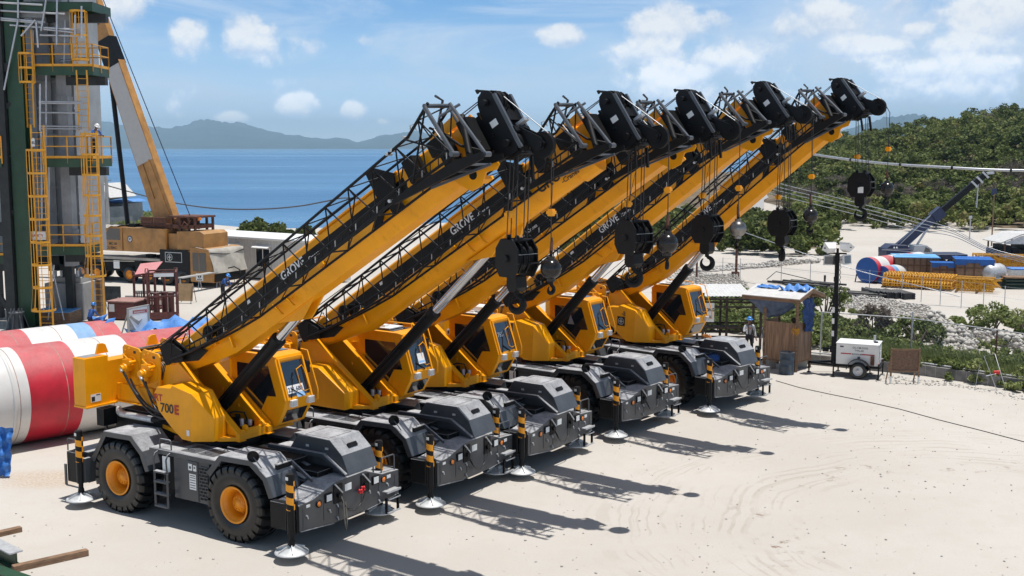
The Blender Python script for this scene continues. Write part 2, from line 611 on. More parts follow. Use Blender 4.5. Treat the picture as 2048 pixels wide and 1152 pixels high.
def tyre_mesh():
    mb = MB()
    prof = [(.40, -.30), (.46, -.345), (.56, -.372), (.68, -.370), (.765, -.345), (.80, -.315), (.818, -.25), (.825, -.12), (.828, 0),
            (.825, .12), (.818, .25), (.80, .315), (.765, .345), (.68, .370), (.56, .372), (.46, .345), (.40, .30)]
    mb.lathe(prof, (0, 0, 0), (0, 1, 0), 48)
    cs = [(-.02, .908), (.10, .907), (.20, .904), (.29, .892), (.345, .860), (.368, .795), (.364, .735)]
    N = 23
    for side in (-1, 1):
        for k in range(N):
            t0 = 2 * math.pi * (k + (0.5 if side > 0 else 0)) / N
            v = []
            for j, (y, r) in enumerate(cs):
                sl = 0.10 * (y / .35)
                wd = .074 + .030 * (j / 6.0)
                for rr in (r, r - .095):
                    for dt in (-wd, wd):
                        a = t0 + sl + dt
                        v.append((rr * math.cos(a), side * y, rr * math.sin(a)))
            fs = []
            for j in range(len(cs) - 1):
                a, b = 4 * j, 4 * (j + 1)
                fs += [(a, a + 1, b + 1, b), (a + 2, b + 2, b + 3, a + 3), (a, b, b + 2, a + 2), (a + 1, a + 3, b + 3, b + 1)]
            fs += [(0, 2, 3, 1), (24, 25, 27, 26)]
            if side < 0: fs = [tuple(reversed(f)) for f in fs]
            mb.add(v, fs)
    mb.v = [(x * 1.03, y, z * 1.03) for (x, y, z) in mb.v]
    return mb.mesh('tyre', RUBBER)


def rim_mesh():
    mb = MB()
    mb.lathe([(.36, -.30), (.43, -.345), (.44, -.36), (.42, -.372), (.395, -.362), (.38, -.345), (.365, -.30), (.345, -.285), (.32, -.20), (.30, -.10), (.29, -.03),
              (.235, -.02), (.225, -.06), (.215, -.17), (.19, -.19), (.185, -.215), (.10, -.225), (.095, -.245), (.001, -.25)], (0, 0, 0), (0, 1, 0), 36)
    mb.lathe([(.44, .35), (.36, .30), (.30, .1), (.0, .1)], (0, 0, 0), (0, 1, 0), 20)
    for k in range(14):
        a = 2 * math.pi * k / 14
        mb.cyl((.262 * math.cos(a), -.025, .262 * math.sin(a)), (.262 * math.cos(a), -.055, .262 * math.sin(a)), .014, n=6)
    for k in range(10):
        a = 2 * math.pi * k / 10
        mb.cyl((.15 * math.cos(a), -.215, .15 * math.sin(a)), (.15 * math.cos(a), -.235, .15 * math.sin(a)), .016, n=6)
    return mb.mesh('rim', RIM)


def jack_parts(parent, x, y, side, zt=1.93, stripes=(1.15, 1.80)):
    """outrigger jack with hazard stripes and its float"""
    mb = MB()
    mb.cyl((0, 0, .60), (0, 0, stripes[0]), .092, n=18)
    n, m = 36, 64
    z0, z1 = stripes
    v = [(.098 * math.cos(2 * math.pi * i / n), .098 * math.sin(2 * math.pi * i / n), z0 + (z1 - z0) * j / m) for j in range(m + 1) for i in range(n)]
    for j in range(m):
        for i in range(n):
            zz = z0 + (z1 - z0) * (j + .5) / m
            ph = (zz * 3.55 + side * i / n * 0.55) % 1.0
            mb.m(1 if ph < 0.56 else 0)
            mb.add([v[j * n + i], v[j * n + (i + 1) % n], v[(j + 1) * n + (i + 1) % n], v[(j + 1) * n + i]], [(0, 1, 2, 3)], True)
    mb.m(0)
    mb.cyl((0, 0, z1), (0, 0, zt), .100, n=18)
    mb.cyl((0, 0, zt), (0, 0, zt + .02), .085, n=18)
    mb.m(2).box(-.035, .035, -.106, -.098, z1 + .03, z1 + .10)
    mb.m(0)
    mb.cyl((0, 0, .34), (0, 0, .62), .06, n=12)
    mb.cyl((0, 0, .36), (0, 0, .46), .085, .07, n=12)
    o = mb.build('outrigger_jack', [BLACK, HAZARD, WHITE], parent)
    o.location = (x, y, 0)
    pb = MB()
    pb.lathe([(.001, .33), (.08, .33), (.085, .30), (.34, .225), (.372, .205), (.375, .185), (.001, .185)], n=32)
    for k in range(6):
        a = 2 * math.pi * k / 6 + .3
        pb.bar((.07 * math.cos(a), .07 * math.sin(a), .335), (.33 * math.cos(a), .33 * math.sin(a), .235), .02, .06)
    pb.build('jack_pad', PADW, o)
    return o


def loop_rail(mb, p0, p1, h, r=.018, rad=.07):
    """inverted U handrail"""
    p0, p1 = Vector(p0), Vector(p1)
    d = (p1 - p0).normalized()
    up = Vector((0, 0, 1))
    path = [p0, p0 + up * (h - rad)]
    for k in range(1, 4):
        a = math.pi / 2 * k / 4
        path.append(p0 + up * (h - rad + rad * math.sin(a)) + d * (rad - rad * math.cos(a)))
    for k in range(0, 4):
        a = math.pi / 2 * k / 4
        path.append(p1 + up * (h - rad + rad * math.cos(a)) - d * (rad - rad * math.sin(a)))
    path.append(p1)
    mb.tube(path, r, 8)


FEND_F = [(1.12, 1.50), (1.57, 1.98), (2.59, 2.0), (3.05, 1.68), (3.25, 1.24)]
FEND_R = [(-3.06, 1.20), (-2.50, 2.0), (-1.48, 2.02), (-1.08, 1.68), (-.86, 1.22)]


def fender(parent, prof, cx, side):
    mb = MB()
    ya, yb = side * 1.70, side * .78
    c = Vector((cx, .86))

    def inn(p, d):
        q = Vector(p) - c
        return tuple(c + q * (1 - d / q.length))
    for i in range(len(prof) - 1):
        a, b = prof[i], prof[i + 1]
        a2, b2 = inn(a, .045), inn(b, .045)
        mb.prism([a, b, b2, a2], ya, yb, 'y')
        a3, b3 = inn(a, .15), inn(b, .15)
        mb.prism([inn(a, .004), inn(b, .004), b3, a3], side * 1.715, side * 1.668, 'y')
    mb.prism([prof[0], prof[1], inn(prof[1], .2), inn(prof[0], .2)], yb, yb - side * .02, 'y')
    o = mb.build('fender', GREY, parent, bevel=.006)
    return o


def build_carrier(root, tyre, rim):
    # --- chassis and decks
    mb = MB()
    mb.m(1)
    mb.box(-3.6, 3.5, -.52, .52, .78, 1.58)
    mb.box(-3.2, 2.3, -.80, .80, 1.585, 1.70)
    for x in (-2.02, 2.02):
        mb.cyl((x, -1.45, .86), (x, 1.45, .86), .17, n=14)
        mb.ball((x, 0, .84), .34, 8)
        mb.box(x - .3, x + .3, -.9, -.55, .7, 1.0)
    mb.box(-.82, 1.12, -1.30, -.6, .75, 1.70)
    mb.box(-.82, 1.12, .6, 1.60, .70, 1.70)
    # muffler, air cleaner and pumps behind the slewing ring
    mb.box(-3.05, -1.15, -.62, .62, 1.71, 2.30)
    mb.box(-3.5, -3.06, -.55, .62, 1.55, 2.20)
    mb.box(-3.62, -3.35, -1.05, -.62, 1.86, 2.32)
    mb.cyl((-3.48, -.85, 1.86), (-3.48, -.85, 1.70), .03, n=8)
    mb.m(0)
    mb.box(-.86, 1.55, -1.66, -.82, 1.74, 1.82)        # near walkway
    mb.box(-.86, 1.55, .82, 1.66, 1.74, 1.82)          # far walkway
    mb.box(-.86, 1.55, -1.69, -1.66, 1.70, 1.815)
    mb.box(1.4, 2.55, -.76, .76, 1.705, 1.76)
    mb.box(2.556, 3.30, -.74, -.05, 1.36, 1.40)
    mb.prism([(2.35, 1.70), (3.30, 1.46), (3.30, 1.40), (2.35, 1.62)], -.76, -.62, 'y')
    mb.prism([(2.35, 1.72), (3.30, 1.48), (3.30, 1.42), (2.35, 1.64)], -.22, -.10, 'y')
    mb.prism([(1.75, 1.64), (2.35, 1.70), (2.35, 1.64), (1.75, 1.58)], -.76, -.60, 'y')
    # raised centre deck beside the hood, with pale edge rails stepping down to the front box
    mb.m(1).box(.9, 2.85, -.74, -.14, 1.70, 1.80)
    mb.m(0)
    mb.box(.85, 2.90, -.80, -.745, 1.70, 1.865)
    mb.box(1.55, 3.30, -.135, -.03, 1.80, 1.90)
    mb.prism([(3.30, 1.80), (3.30, 1.90), (3.98, 1.50), (3.98, 1.42)], -.135, -.03, 'y')
    mb.prism([(2.90, 1.76), (2.90, 1.865), (3.55, 1.50), (3.55, 1.42)], -.80, -.745, 'y')
    # pump and pipes in the open well
    mb.m(2)
    mb.ball((2.95, -.42, 1.46), .09, 8)
    mb.m(1)
    for k in range(7):
        yy = -.58 + .06 * k
        mb.tube([(2.5, yy, 1.46), (2.7, yy + .03, 1.52), (2.95, yy, 1.48), (3.2, yy + .04, 1.43)], .016, 6)
    chassis = mb.build('chassis', [GREY, DBLACK, REDL], root, bevel=.006)
    # walkway hatches and anti-slip patches
    hb = MB()
    for (x0, x1, y0, y1) in ((.05, .55, -1.5, -.95), (.62, 1.15, -1.5, -.95), (-.75, -.15, -1.25, -.9)):
        hb.box(x0, x1, y0, y1, 1.823, 1.828)
        hb.tube([(x0 + .15, y0 + .1, 1.83), (x0 + .15, y0 + .1, 1.87), (x0 + .35, y0 + .1, 1.87), (x0 + .35, y0 + .1, 1.83)], .01, 6)
    hb.build('deck_hatch', STEELBAR, chassis)
    for s in (-1, 1):
        fender(root, FEND_F, 2.02, s)
        fender(root, FEND_R, -2.02, s)
    # --- wheels
    for x in (2.02, -2.02):
        for s in (-1, 1):
            w = bpy.data.objects.new('wheel', None)
            COL.objects.link(w)
            w.parent = root
            w.location = (x, s * 1.375, .875)
            w.rotation_euler = (0, random.uniform(0, 6.28), 0 if s < 0 else math.pi)
            for nm, me in (('tyre', tyre), ('rim', rim)):
                o = bpy.data.objects.new(nm, me)
                COL.objects.link(o)
                o.parent = w
    # --- outrigger boxes
    poly = [(-1.74, .62), (-1.74, 1.20), (-1.30, 1.235), (-.52, 1.455), (.50, 1.455), (1.12, 1.23), (1.76, 1.19), (1.76, .60), (.55, .50), (-.62, .50)]
    mb = MB()
    mb.prism(poly, 3.32, 4.05, 'x')
    mb.m(1)
    mb.box(3.36, 3.82, -1.93, -1.745, .66, 1.26)
    mb.box(3.40, 3.78, 1.765, 1.90, .66, 1.20)
    mb.m(0)
    for y in (-1.62, -.95, -.45, .35, 1.0, 1.60):
        mb.box(4.05, 4.062, y - .012, y + .012, .66, 1.12)
    mb.m(2)
    mb.prism([(-1.72, .625), (-.62, .508), (-.62, .490), (-1.72, .600)], 4.051, 4.066, 'x')
    mb.prism([(.55, .508), (1.74, .605), (1.74, .585), (.55, .490)], 4.051, 4.066, 'x')
    box = mb.build('outrigger_box', [GREY, BLACK, ALU], root, bevel=.008)
    for (y, z) in ((-1.52, .92), (-.78, .86), (-.52, .92), (-.52, .62), (.62, .95), (.95, .82), (1.30, .95), (.98, .62)):
        d = MB()
        d.cyl((4.05, y, z), (4.085, y, z), .022, n=8)
        d.bar((4.082, y, z), (4.082, y + .03, z - .07), .02, .02)
        d.build('tow_pin', GALV, box)
    for (y0, y1, z0, z1) in ((-.23, 0, 1.15, 1.31), (1.30, 1.44, 1.07, 1.15), (-1.52, -1.40, 1.10, 1.16)):
        d = MB()
        d.box(4.051, 4.06, y0, y1, z0, z1)
        d.build('data_plate', WHITE, box)
    for s in (-1, 1):
        d = MB()
        d.m(0).box(4.051, 4.075, s * .62, s * .33, .95, 1.38)
        d.cyl((4.075, s * .47, 1.12), (4.13, s * .47, 1.12), .06, n=12)
        d.m(1).bar((4.10, s * .62, 1.42) if s < 0 else (4.10, .36, 1.42), (4.10, -.36, 1.16) if s < 0 else (4.10, .62, 1.16), .03, .03)
        d.build('hose_recess', [BLACK, GALV], box)
    for y, s in ((-.80, -1), (.86, 1)):
        l = MB()
        l.m(0).box(4.051, 4.085, y - .12, y + .12, 1.05, 1.25)
        l.m(1).box(4.085, 4.095, y - .085, y + .085, 1.075, 1.225)
        l.build('headlight', [BLACK, WHITE], box)
    for y in (-1.12, 1.16):
        l = MB()
        l.m(0).lathe([(.085, 0), (.085, .025), (.065, .03)], (4.05, y, 1.09), (1, 0, 0), 18)
        l.m(1).lathe([(.066, .02), (.05, .04), (.001, .045)], (4.05, y, 1.09), (1, 0, 0), 18)
        l.build('turn_lamp', [BLACK, ORL], box)
    r = MB()
    loop_rail(r, (3.95, .92, 1.20), (3.55, .92, 1.20), .36)
    loop_rail(r, (3.98, 1.68, 1.19), (3.98, 1.18, 1.19), .40)
    r.build('handrail', STEELBAR, box)
    st = MB()
    st.m(0).box(4.05, 4.22, 1.12, 1.60, .78, .80)
    st.bar((4.22, 1.1, .79), (4.22, 1.62, .79), .03, .05)
    st.m(1)
    for y in (1.18, 1.62):
        st.box(4.10, 4.16, y - .02, y + .02, .24, .62)
    st.m(0)
    st.bar((4.20, 1.18, .27), (4.20, 1.62, .27), .03, .03)
    st.bar((4.20, 1.18, .60), (4.20, 1.62, .60), .03, .03)
    st.bar((4.20, 1.18, .27), (4.10, 1.18, .27), .03, .03)
    st.build('boarding_step', [GALV, BLACK], box)
    ln = MB()
    ln.tube([(4.1, -.47, 1.12), (4.14, -.38, .9), (4.15, -.2, .70), (4.15, .0, .64), (4.15, .25, .78), (4.13, .42, 1.0), (4.1, .47, 1.12)], .012, 6)
    ln.tube([(4.1, -.47, 1.10), (4.16, -.40, .95), (4.17, -.30, .78), (4.16, -.1, .72)], .012, 6)
    ln.build('trailing_hose', HOSE, box)
    mb = MB()
    mb.box(-3.86, -3.28, -1.62, 1.62, .52, 1.32)
    mb.m(1).box(-3.80, -3.45, -1.86, -1.63, .55, 1.33)
    mb.box(-3.80, -3.45, 1.63, 1.86, .55, 1.30)
    mb.m(0)
    mb.box(-3.88, -3.80, -1.9, -1.86, .45, 1.0)
    rb = mb.build('outrigger_box', [GREY, BLACK], root, bevel=.008)
    r = MB()
    loop_rail(r, (-3.85, -1.78, 1.33), (-3.45, -1.78, 1.33), .32)
    r.bar((-3.84, -1.88, .45), (-3.3, -1.88, .45), .03, .03)
    r.build('handrail', STEELBAR, rb)
    jack_parts(root, 3.95, -1.90, 1)
    jack_parts(root, 3.74, 1.40, 1)
    jack_parts(root, -3.23, -1.90, 1)
    jack_parts(root, -3.55, 1.96, 1)
    ch = MB()
    ch.box(3.93, 4.02, -1.80, -1.742, .58, 1.30)
    ch.build('jack_channel', BLACK, box)
    ch = MB()
    ch.box(-3.16, -3.06, -1.88, -1.70, .62, 1.24)
    ch.build('jack_channel', GREY, rb)
    # --- engine hood
    mb = MB()
    mb.prism([(1.98, 1.60), (2.42, 2.22), (3.43, 2.22), (3.80, 1.90), (4.00, 1.46), (1.98, 1.46)], -.02, 1.04, 'y')
    hood = mb.build('engine_hood', GREY, root, bevel=.008)
    v = MB()
    sl = Vector((3.80 - 3.43, 0, 1.90 - 2.22)).normalized()
    nn = Vector((-sl.z, 0, sl.x))
    c0 = Vector((3.62, .34, 2.06))
    v.m(0).hexa([c0 + sl * .02 - nn * .02, c0 + sl * .02 - nn * .02 + Vector((0, .32, 0)), c0 + sl * .1 - nn * .02 + Vector((0, .32, 0)), c0 + sl * .1 - nn * .02,
                 c0 + nn * .05, c0 + nn * .05 + Vector((0, .32, 0)), c0 + sl * .1 + nn * .03 + Vector((0, .32, 0)), c0 + sl * .1 + nn * .03])
    v.m(1).hexa([c0 - sl * .16 - nn * .02, c0 - sl * .16 - nn * .02 + Vector((0, .27, 0)), c0 - nn * .02 + Vector((0, .27, 0)), c0 - nn * .02,
                 c0 - sl * .16 + nn * .006, c0 - sl * .16 + nn * .006 + Vector((0, .27, 0)), c0 + nn * .006 + Vector((0, .27, 0)), c0 + nn * .006])
    v.build('hood_vent', [BLACK, ALU], hood)
    for (x0, x1, yy0, yy1) in ((2.55, 3.30, .10, .112), (2.55, 3.30, .90, .912), (2.55, 2.562, .112, .90), (3.288, 3.30, .112, .90)):
        q_ = MB()
        q_.box(x0, x1, yy0, yy1, 2.2205, 2.2235)
        q_.build('hood_seam', BLACK, hood)
    for (x, y) in ((2.7, -.028), (3.3, -.028)):
        q_ = MB()
        q_.box(x, x + .09, y - .012, y + .006, 1.98, 2.03)
        q_.build('hood_latch', GALV, hood)
    # --- ladder, locker, grille
    mb = MB()
    for x in (-.56, -.12):
        mb.bar((x, -1.80, .44), (x, -1.80, 1.28), .05, .05)
        mb.tube([(x, -1.80, 1.28), (x, -1.82, 1.62), (x, -1.76, 1.74), (x, -1.68, 1.76)], .02, 8)
    for z in (.46, .76, 1.06, 1.30):
        mb.box(-.56, -.12, -1.84, -1.72, z - .02, z + .02)
    loop_rail(mb, (-.55, -1.62, 1.82), (-.15, -1.62, 1.82), .24)
    mb.build('ladder', GREY, root)
    mb = MB()
    mb.m(0).box(-.08, 1.12, -1.62, -1.305, .68, 1.69)
    mb.box(.40, .76, -1.645, -1.621, .70, 1.66)
    lk = mb.build('side_locker', [GREY], root, bevel=.008)
    g = MB()
    g.m(0).box(.80, 1.10, -1.632, -1.621, .76, 1.58)
    g.m(1)
    for i in range(11):
        g.box(.80, 1.10, -1.650, -1.632, .76 + .08 * i, .78 + .08 * i)
    for i in range(10):
        for k in range(3):
            x = .83 + .12 * k + (.06 if i % 2 else 0)
            if x < 1.09: g.box(x - .008, x + .008, -1.648, -1.632, .78 + .08 * i, .84 + .08 * i)
    g.build('engine_grille', [BLACK, GREY], lk)
    g = MB()
    g.m(0)
    g.box(.45, .58, -1.652, -1.645, 1.44, 1.60)
    g.box(.62, .72, -1.652, -1.645, 1.44, 1.58)
    g.box(.48, .70, -1.652, -1.645, .98, 1.36)
    g.box(-.42, -.16, -1.672, -1.664, 1.30, 1.66)
    g.m(1)
    g.box(.48, .55, -1.6535, -1.652, 1.48, 1.54)
    g.box(.64, .69, -1.6535, -1.652, 1.50, 1.54)
    for z in (1.02, 1.08, 1.14, 1.20, 1.26, 1.31):
        g.box(.50, .68, -1.6535, -1.652, z, z + .02)
    g.build('warning_sticker', [WHITE, STEELBAR], lk)
    # --- mirror and lamp bracket on the near front fender
    mb = MB()
    mb.m(0).tube([(2.86, -1.66, 1.86), (2.80, -1.72, 1.99), (2.70, -1.74, 2.10)], .014, 6)
    mb.m(1).lathe([(.001, -.05), (.09, -.04), (.135, -.01), (.14, .012), (.125, .016)], (2.70, -1.75, 2.12), (.5, -.8, -.1), 20)
    mb.build('mirror', [STEELBAR, BLACK], root)
    mb = MB()
    mb.m(0).box(2.98, 3.06, -1.36, -.90, 1.77, 1.87)
    mb.m(1).box(2.96, 3.04, -1.36, -.90, 1.873, 1.886)
    mb.build('fender_step', [BLACK, GALV], root)
    # --- exhaust
    mb = MB()
    mb.m(0).tube([(-2.95, -.80, 2.20), (-1.75, -.80, 2.20)], .085, 14)
    mb.m(1).tube([(-1.78, -.80, 2.20), (-1.55, -.80, 2.22), (-1.38, -.76, 2.27), (-1.30, -.66, 2.27)], .075, 12)
    mb.m(0).tube([(-3.20, -.68, 2.30), (-3.06, -.78, 2.24), (-2.95, -.80, 2.20)], [.07, .085, .09], 12)
    mb.build('exhaust_pipe', [GALV, DBLACK], root)


def rz_obj(o, a):
    o.rotation_euler = (0, 0, a)
    return o


def build_upper(root, variant, a):
    """slewing upper works; a = slewing angle against the carrier"""
    mb = MB()
    mb.lathe([(.60, 1.70), (.80, 1.70), (.82, 1.74), (.82, 1.90), (.78, 1.93), (.5, 1.93)], n=48)
    for k in range(40):
        t = 2 * math.pi * k / 40
        mb.cyl((.70 * math.cos(t), .70 * math.sin(t), 1.93), (.70 * math.cos(t), .70 * math.sin(t), 1.95), .02, n=6)
    mb.build('slewing_ring', DBLACK, root)
    # --- main frame
    mb = MB()
    zb = 1.96
    base = [(1.00, -.52), (1.00, .52), (.62, .80), (-.7, .86), (-1.7, .62), (-1.7, -.62), (-.7, -.90), (.62, -.80)]
    mb.prism(base, zb, zb + .10, 'z')
    side = [(-1.52, 3.72), (-1.36, 3.86), (-1.16, 3.80), (-1.06, 3.66), (.98, 2.14), (.98, zb + .105), (-1.5, zb + .105), (-2.2, 2.62), (-2.2, 2.95), (-1.75, 3.05)]
    for s in (-1, 1):
        y0 = s * .47
        mb.prism(side, y0 - .03, y0 + .03, 'y')
        # broad top flange down the sloping edge
        p0, p1 = Vector((-1.20, 0, 3.78)), Vector((1.0, 0, 2.13))
        dd = (p1 - p0).normalized()
        nn = Vector((-dd.z, 0, dd.x))
        mb.hexa([p0 + Vector((0, y0 - .10, 0)), p1 + Vector((0, y0 - .10, 0)), p1 + Vector((0, y0 + .085, 0)), p0 + Vector((0, y0 + .085, 0)),
                 p0 + nn * .04 + Vector((0, y0 - .10, 0)), p1 + nn * .04 + Vector((0, y0 - .10, 0)), p1 + nn * .04 + Vector((0, y0 + .085, 0)), p0 + nn * .04 + Vector((0, y0 + .085, 0))])
        mb.box(.93, 1.06, y0 - .085, y0 + .085, zb + .02, 2.16)
        mb.box(.88, 1.10, y0 - .11, y0 + .11, zb, zb + .03)
        mb.cyl((-1.3, y0 - .09, 3.7), (-1.3, y0 + .09, 3.7), .11, n=18)
        for (u0, z0) in ((-.55, 2.9), (.0, 2.55)):
            mb.cyl((u0, y0 - .07, z0), (u0, y0 + .07, z0), .045, n=10)
    mb.box(.94, 1.0, -.44, .44, zb + .1, 2.22)
    mb.cyl((.97, -.30, 2.24), (.97, -.24, 2.24), .09, n=14)
    mb.cyl((.97, .24, 2.24), (.97, .30, 2.24), .09, n=14)
    mb.box(-1.5, -1.44, -.44, .44, 2.2, 3.3)
    # beams running back to the counterweight
    for s in (-1, 1):
        mb.box(-3.30, -1.9, s * .60, s * .68, 2.50, 2.94)
        mb.box(-3.30, -1.9, s * .54, s * .74, 2.46, 2.50)
    mb.box(-3.30, -1.7, -.62, .62, 2.50, 2.56)
    up = rz_obj(mb.build('superstructure', [YEL], root, bevel=.008), a)
    # dark insides: pumps and valves between the plates
    mb = MB()
    mb.m(0).box(-1.3, .55, -.43, .43, zb + .10, 2.22)
    mb.cyl((.30, -.20, 2.22), (.30, -.20, 2.46), .07, n=12)
    mb.cyl((.30, .12, 2.22), (.30, .12, 2.42), .06, n=12)
    mb.tube([(.30, -.2, 2.5), (.45, -.1, 2.55), (.55, .1, 2.5), (.6, .2, 2.2)], .02, 6)
    mb.m(1).cyl((.62, -.05, 2.2), (.62, -.05, 2.38), .05, n=12)
    mb.cyl((.72, .12, 2.2), (.72, .12, 2.34), .05, n=12)
    mb.build('slew_motor', [DBLACK, GALV], up)
    if variant == 1:
        # --- side tank with its bevelled front
        outer = [(-1.20, 3.02), (-1.06, 2.60), (-.60, 2.22), (-.22, zb + .02), (.16, zb + .02), (.16, 3.14), (-.52, 3.28), (-.60, 3.20), (-1.08, 3.18)]
        mb = MB()
        mb.prism(outer, -1.20, -.52, 'y')
        # bevelled front wedge
        A = [(.16, -1.20, zb + .02), (.60, -.93, zb + .02), (.60, -.53, zb + .02), (.16, -.53, zb + .02), (.16, -1.20, 3.14), (.60, -.93, 2.56), (.60, -.53, 2.56), (.16, -.53, 3.14)]
        mb.hexa(A)
        tank = mb.build('side_tank', [YEL], up, bevel=.02, seg=2)
        L = MB()
        L.m(0).text('RT', frame((-1.18, -1.204, 2.84), (1, 0, 0), (0, 0, 1)), .24, .002, .006)
        L.m(1).text('700', frame((-.98, -1.204, 2.58), (1, 0, 0), (0, 0, 1)), .32, .002, .006)
        L.m(0).text('E', frame((-.475, -1.204, 2.58), (1, 0, 0), (0, 0, 1)), .32, .002, .012)
        L.m(2).box(-.05, .05, -1.208, -1.202, 2.10, 2.24)
        L.build('tank_lettering', [REDTXT, BLKTXT, WHITE], tank)
        mb = MB()
        mb.box(-.75, -.45, -1.0, -.7, zb - .16, zb + .0)
        mb.build('tank_foot', RUST, up)
    else:
        mb = MB()
        mb.prism([(-1.1, zb + .02), (.55, zb + .02), (.55, 2.45), (-.4, 3.05), (-1.1, 3.05)], -1.12, -.52, 'y')
        mb.build('side_tank', [YEL], up, bevel=.02, seg=2)
    # --- counterweight
    mb = MB()
    for s in (-1, 1):
        mb.box(-3.78, -3.30, s * .92, s * 1.62, 2.46, 3.70)
        mb.box(-3.78, -3.26, s * .70, s * 1.64, 2.42, 2.47)
    mb.box(-3.78, -3.34, -.92, .92, 2.47, 3.55)
    for s in (-1, 1):
        mb.prism([(s * .62, 3.70), (s * .70, 3.92), (s * .78, 3.96), (s * .92, 3.96), (s * 1.00, 3.70)], -3.72, -3.66, 'x')
    mb.m(1).box(-3.74, -3.40, -1.54, -1.02, 3.703, 3.712)
    mb.m(0)
    cw = rz_obj(mb.build('counterweight', [YEL, ALU], root, bevel=.012), a)
    L = MB()
    L.m(0).box(-3.299, -3.293, -1.48, -1.18, 2.56, 2.76)
    L.m(1).box(-3.2925, -3.291, -1.46, -1.36, 2.58, 2.70)
    L.m(1).box(-3.2925, -3.291, -1.32, -1.20, 2.72, 2.745)
    L.build('warning_sticker', [WHITE, BLKTXT], cw)
    # --- hoists
    for (u, z, nm) in ((-2.72, 3.42, 0), (-1.98, 3.36, 1)):
        mb = MB()
        for s in (-1, 1):
            y0 = s * .60
            mb.prism([(u - .34, 2.94), (u + .30, 2.94), (u + .33, z + .40), (u + .26, z + .48), (u - .28, z + .55), (u - .36, z + .48)], y0 - .025, y0 + .025, 'y')
            mb.m(1).box(u + .06, u + .17, y0 - .0275 if s < 0 else y0, y0 if s < 0 else y0 + .0275, z + .34, z + .42)
            mb.m(0)
            for (dx_, dz_) in ((-.25, .40), (-.28, -.1), (.2, -.3), (-.1, .45)):
                mb.cyl((u + dx_, y0, z + dz_), (u + dx_, y0 + s * .05, z + dz_), .035, n=8)
            mb.cyl((u, y0, z), (u, y0 + s * .05, z), .27, n=24)
        mb.m(1).cyl((u, -.57, z), (u, .57, z), .23, n=24)
        for k in range(18):
            y = -.52 + k * .0612
            mb.m(1).lathe([(.235, -.028), (.262, 0), (.235, .028)], (u, y, z), (0, 1, 0), 20)
        mb.m(0)
        mb.cyl((u, -.62, z), (u, -.92, z), .12, n=14)
        mb.cyl((u, -.88, z), (u, -1.00, z), .09, n=14)
        mb.box(u - .10, u + .10, -.86, -.70, z + .08, z + .22)
        mb.cyl((u, -.80, z), (u, -.80, z - .25), .06, n=10)
        mb.box(u - .22, u - .06, -.80, -.64, z - .30, z - .12)
        mb.cyl((u + .16, -.66, z + .15), (u + .16, -.86, z + .15), .05, n=10)
        mb.tube([(u - .2, -.66, z + .30), (u - .12, -.80, z + .34), (u + .1, -.82, z + .22)], .02, 6)
        mb.m(1).cyl((u + .05, -.57, z + .42), (u + .05, .57, z + .42), .06, n=12)
        h = rz_obj(mb.build('hoist', [YEL, WIRE], root, bevel=.004), a)
    mb = MB()
    for (p, q) in (((-2.72, -.95, 3.40), (-1.0, -.80, 2.45)), ((-2.65, -.90, 3.25), (-.95, -.85, 2.30)), ((-1.98, -.95, 3.30), (-.95, -.7, 2.62)), ((-1.95, -.85, 3.15), (-1.1, -.95, 2.55)), ((-2.60, -.80, 3.15), (-1.3, -.62, 2.4))):
        P = []
        for k in range(9):
            t = k / 8
            P.append((p[0] + (q[0] - p[0]) * t, p[1] + (q[1] - p[1]) * t, p[2] + (q[2] - p[2]) * (t ** .75) - .28 * math.sin(math.pi * t)))
        mb.tube(P, .028, 8)
    mb.m(1).tube([(-2.72, -.97, 3.42), (-2.66, -1.0, 3.36)], .04, 8)
    mb.tube([(-1.98, -.97, 3.32), (-1.90, -1.0, 3.24)], .04, 8)
    rz_obj(mb.build('hydraulic_hose', [HOSE, GALV], root), a)
    mb = MB()
    mb.m(1)
    mb.bar((-1.72, .35, 3.3), (-1.72, .35, 4.12), .04, .04)
    mb.bar((-1.72, -.25, 4.12), (-1.72, .55, 4.16), .05, .03)
    for y in (-.22, .42):
        mb.m(0).lathe([(.001, -.04), (.08, -.035), (.125, -.008), (.13, .01), (.12, .014)], (-1.70, y, 3.98), (.9, -.35, -.1), 18)
        mb.m(2).lathe([(.12, .0145), (.001, .018)], (-1.70, y, 3.98), (.9, -.35, -.1), 18)
    rz_obj(mb.build('hoist_mirror', [BLACK, YEL, CHROME], root), a)
    # --- operator cab on the far side
    y0, y1 = .60, 1.58
    prof = [(-.42, 2.05), (.98, 2.05), (1.16, 2.14), (1.42, 2.58), (1.47, 2.80), (1.12, 3.86), (.90, 3.90), (-.28, 3.90), (-.42, 3.78)]
    mb = MB()
    mb.prism(prof, y0, y1, 'y')
    cab = rz_obj(mb.build('cab', [YEL], root, bevel=.025, seg=2), a)
    # near side window
    g = MB()
    g.prism([(-.18, 3.62), (.90, 3.62), (1.16, 2.88), (.86, 2.86), (.52, 2.30), (.10, 2.60), (-.18, 2.75)], y0 - .012, y0 + .004, 'y')
    g.prism([(-.18, 3.62), (.90, 3.62), (1.16, 2.88), (.86, 2.86), (.52, 2.30), (.10, 2.60), (-.18, 2.75)], y1 - .004, y1 + .012, 'y')
    # windscreen and lower front window
    def slab(pa, pb, ya, yb, t0, t1, m):
        pa, pb = Vector((pa[0], 0, pa[1])), Vector((pb[0], 0, pb[1]))
        d = (pb - pa).normalized()
        n_ = Vector((d.z, 0, -d.x))
        if n_.x < 0: n_ = -n_
        g.m(m)
        v = []
        for tt in (t0, t1):
            for (p, y) in ((pa, ya), (pb, ya), (pb, yb), (pa, yb)):
                v.append(p + n_ * tt + Vector((0, y, 0)))
        g.hexa(v)
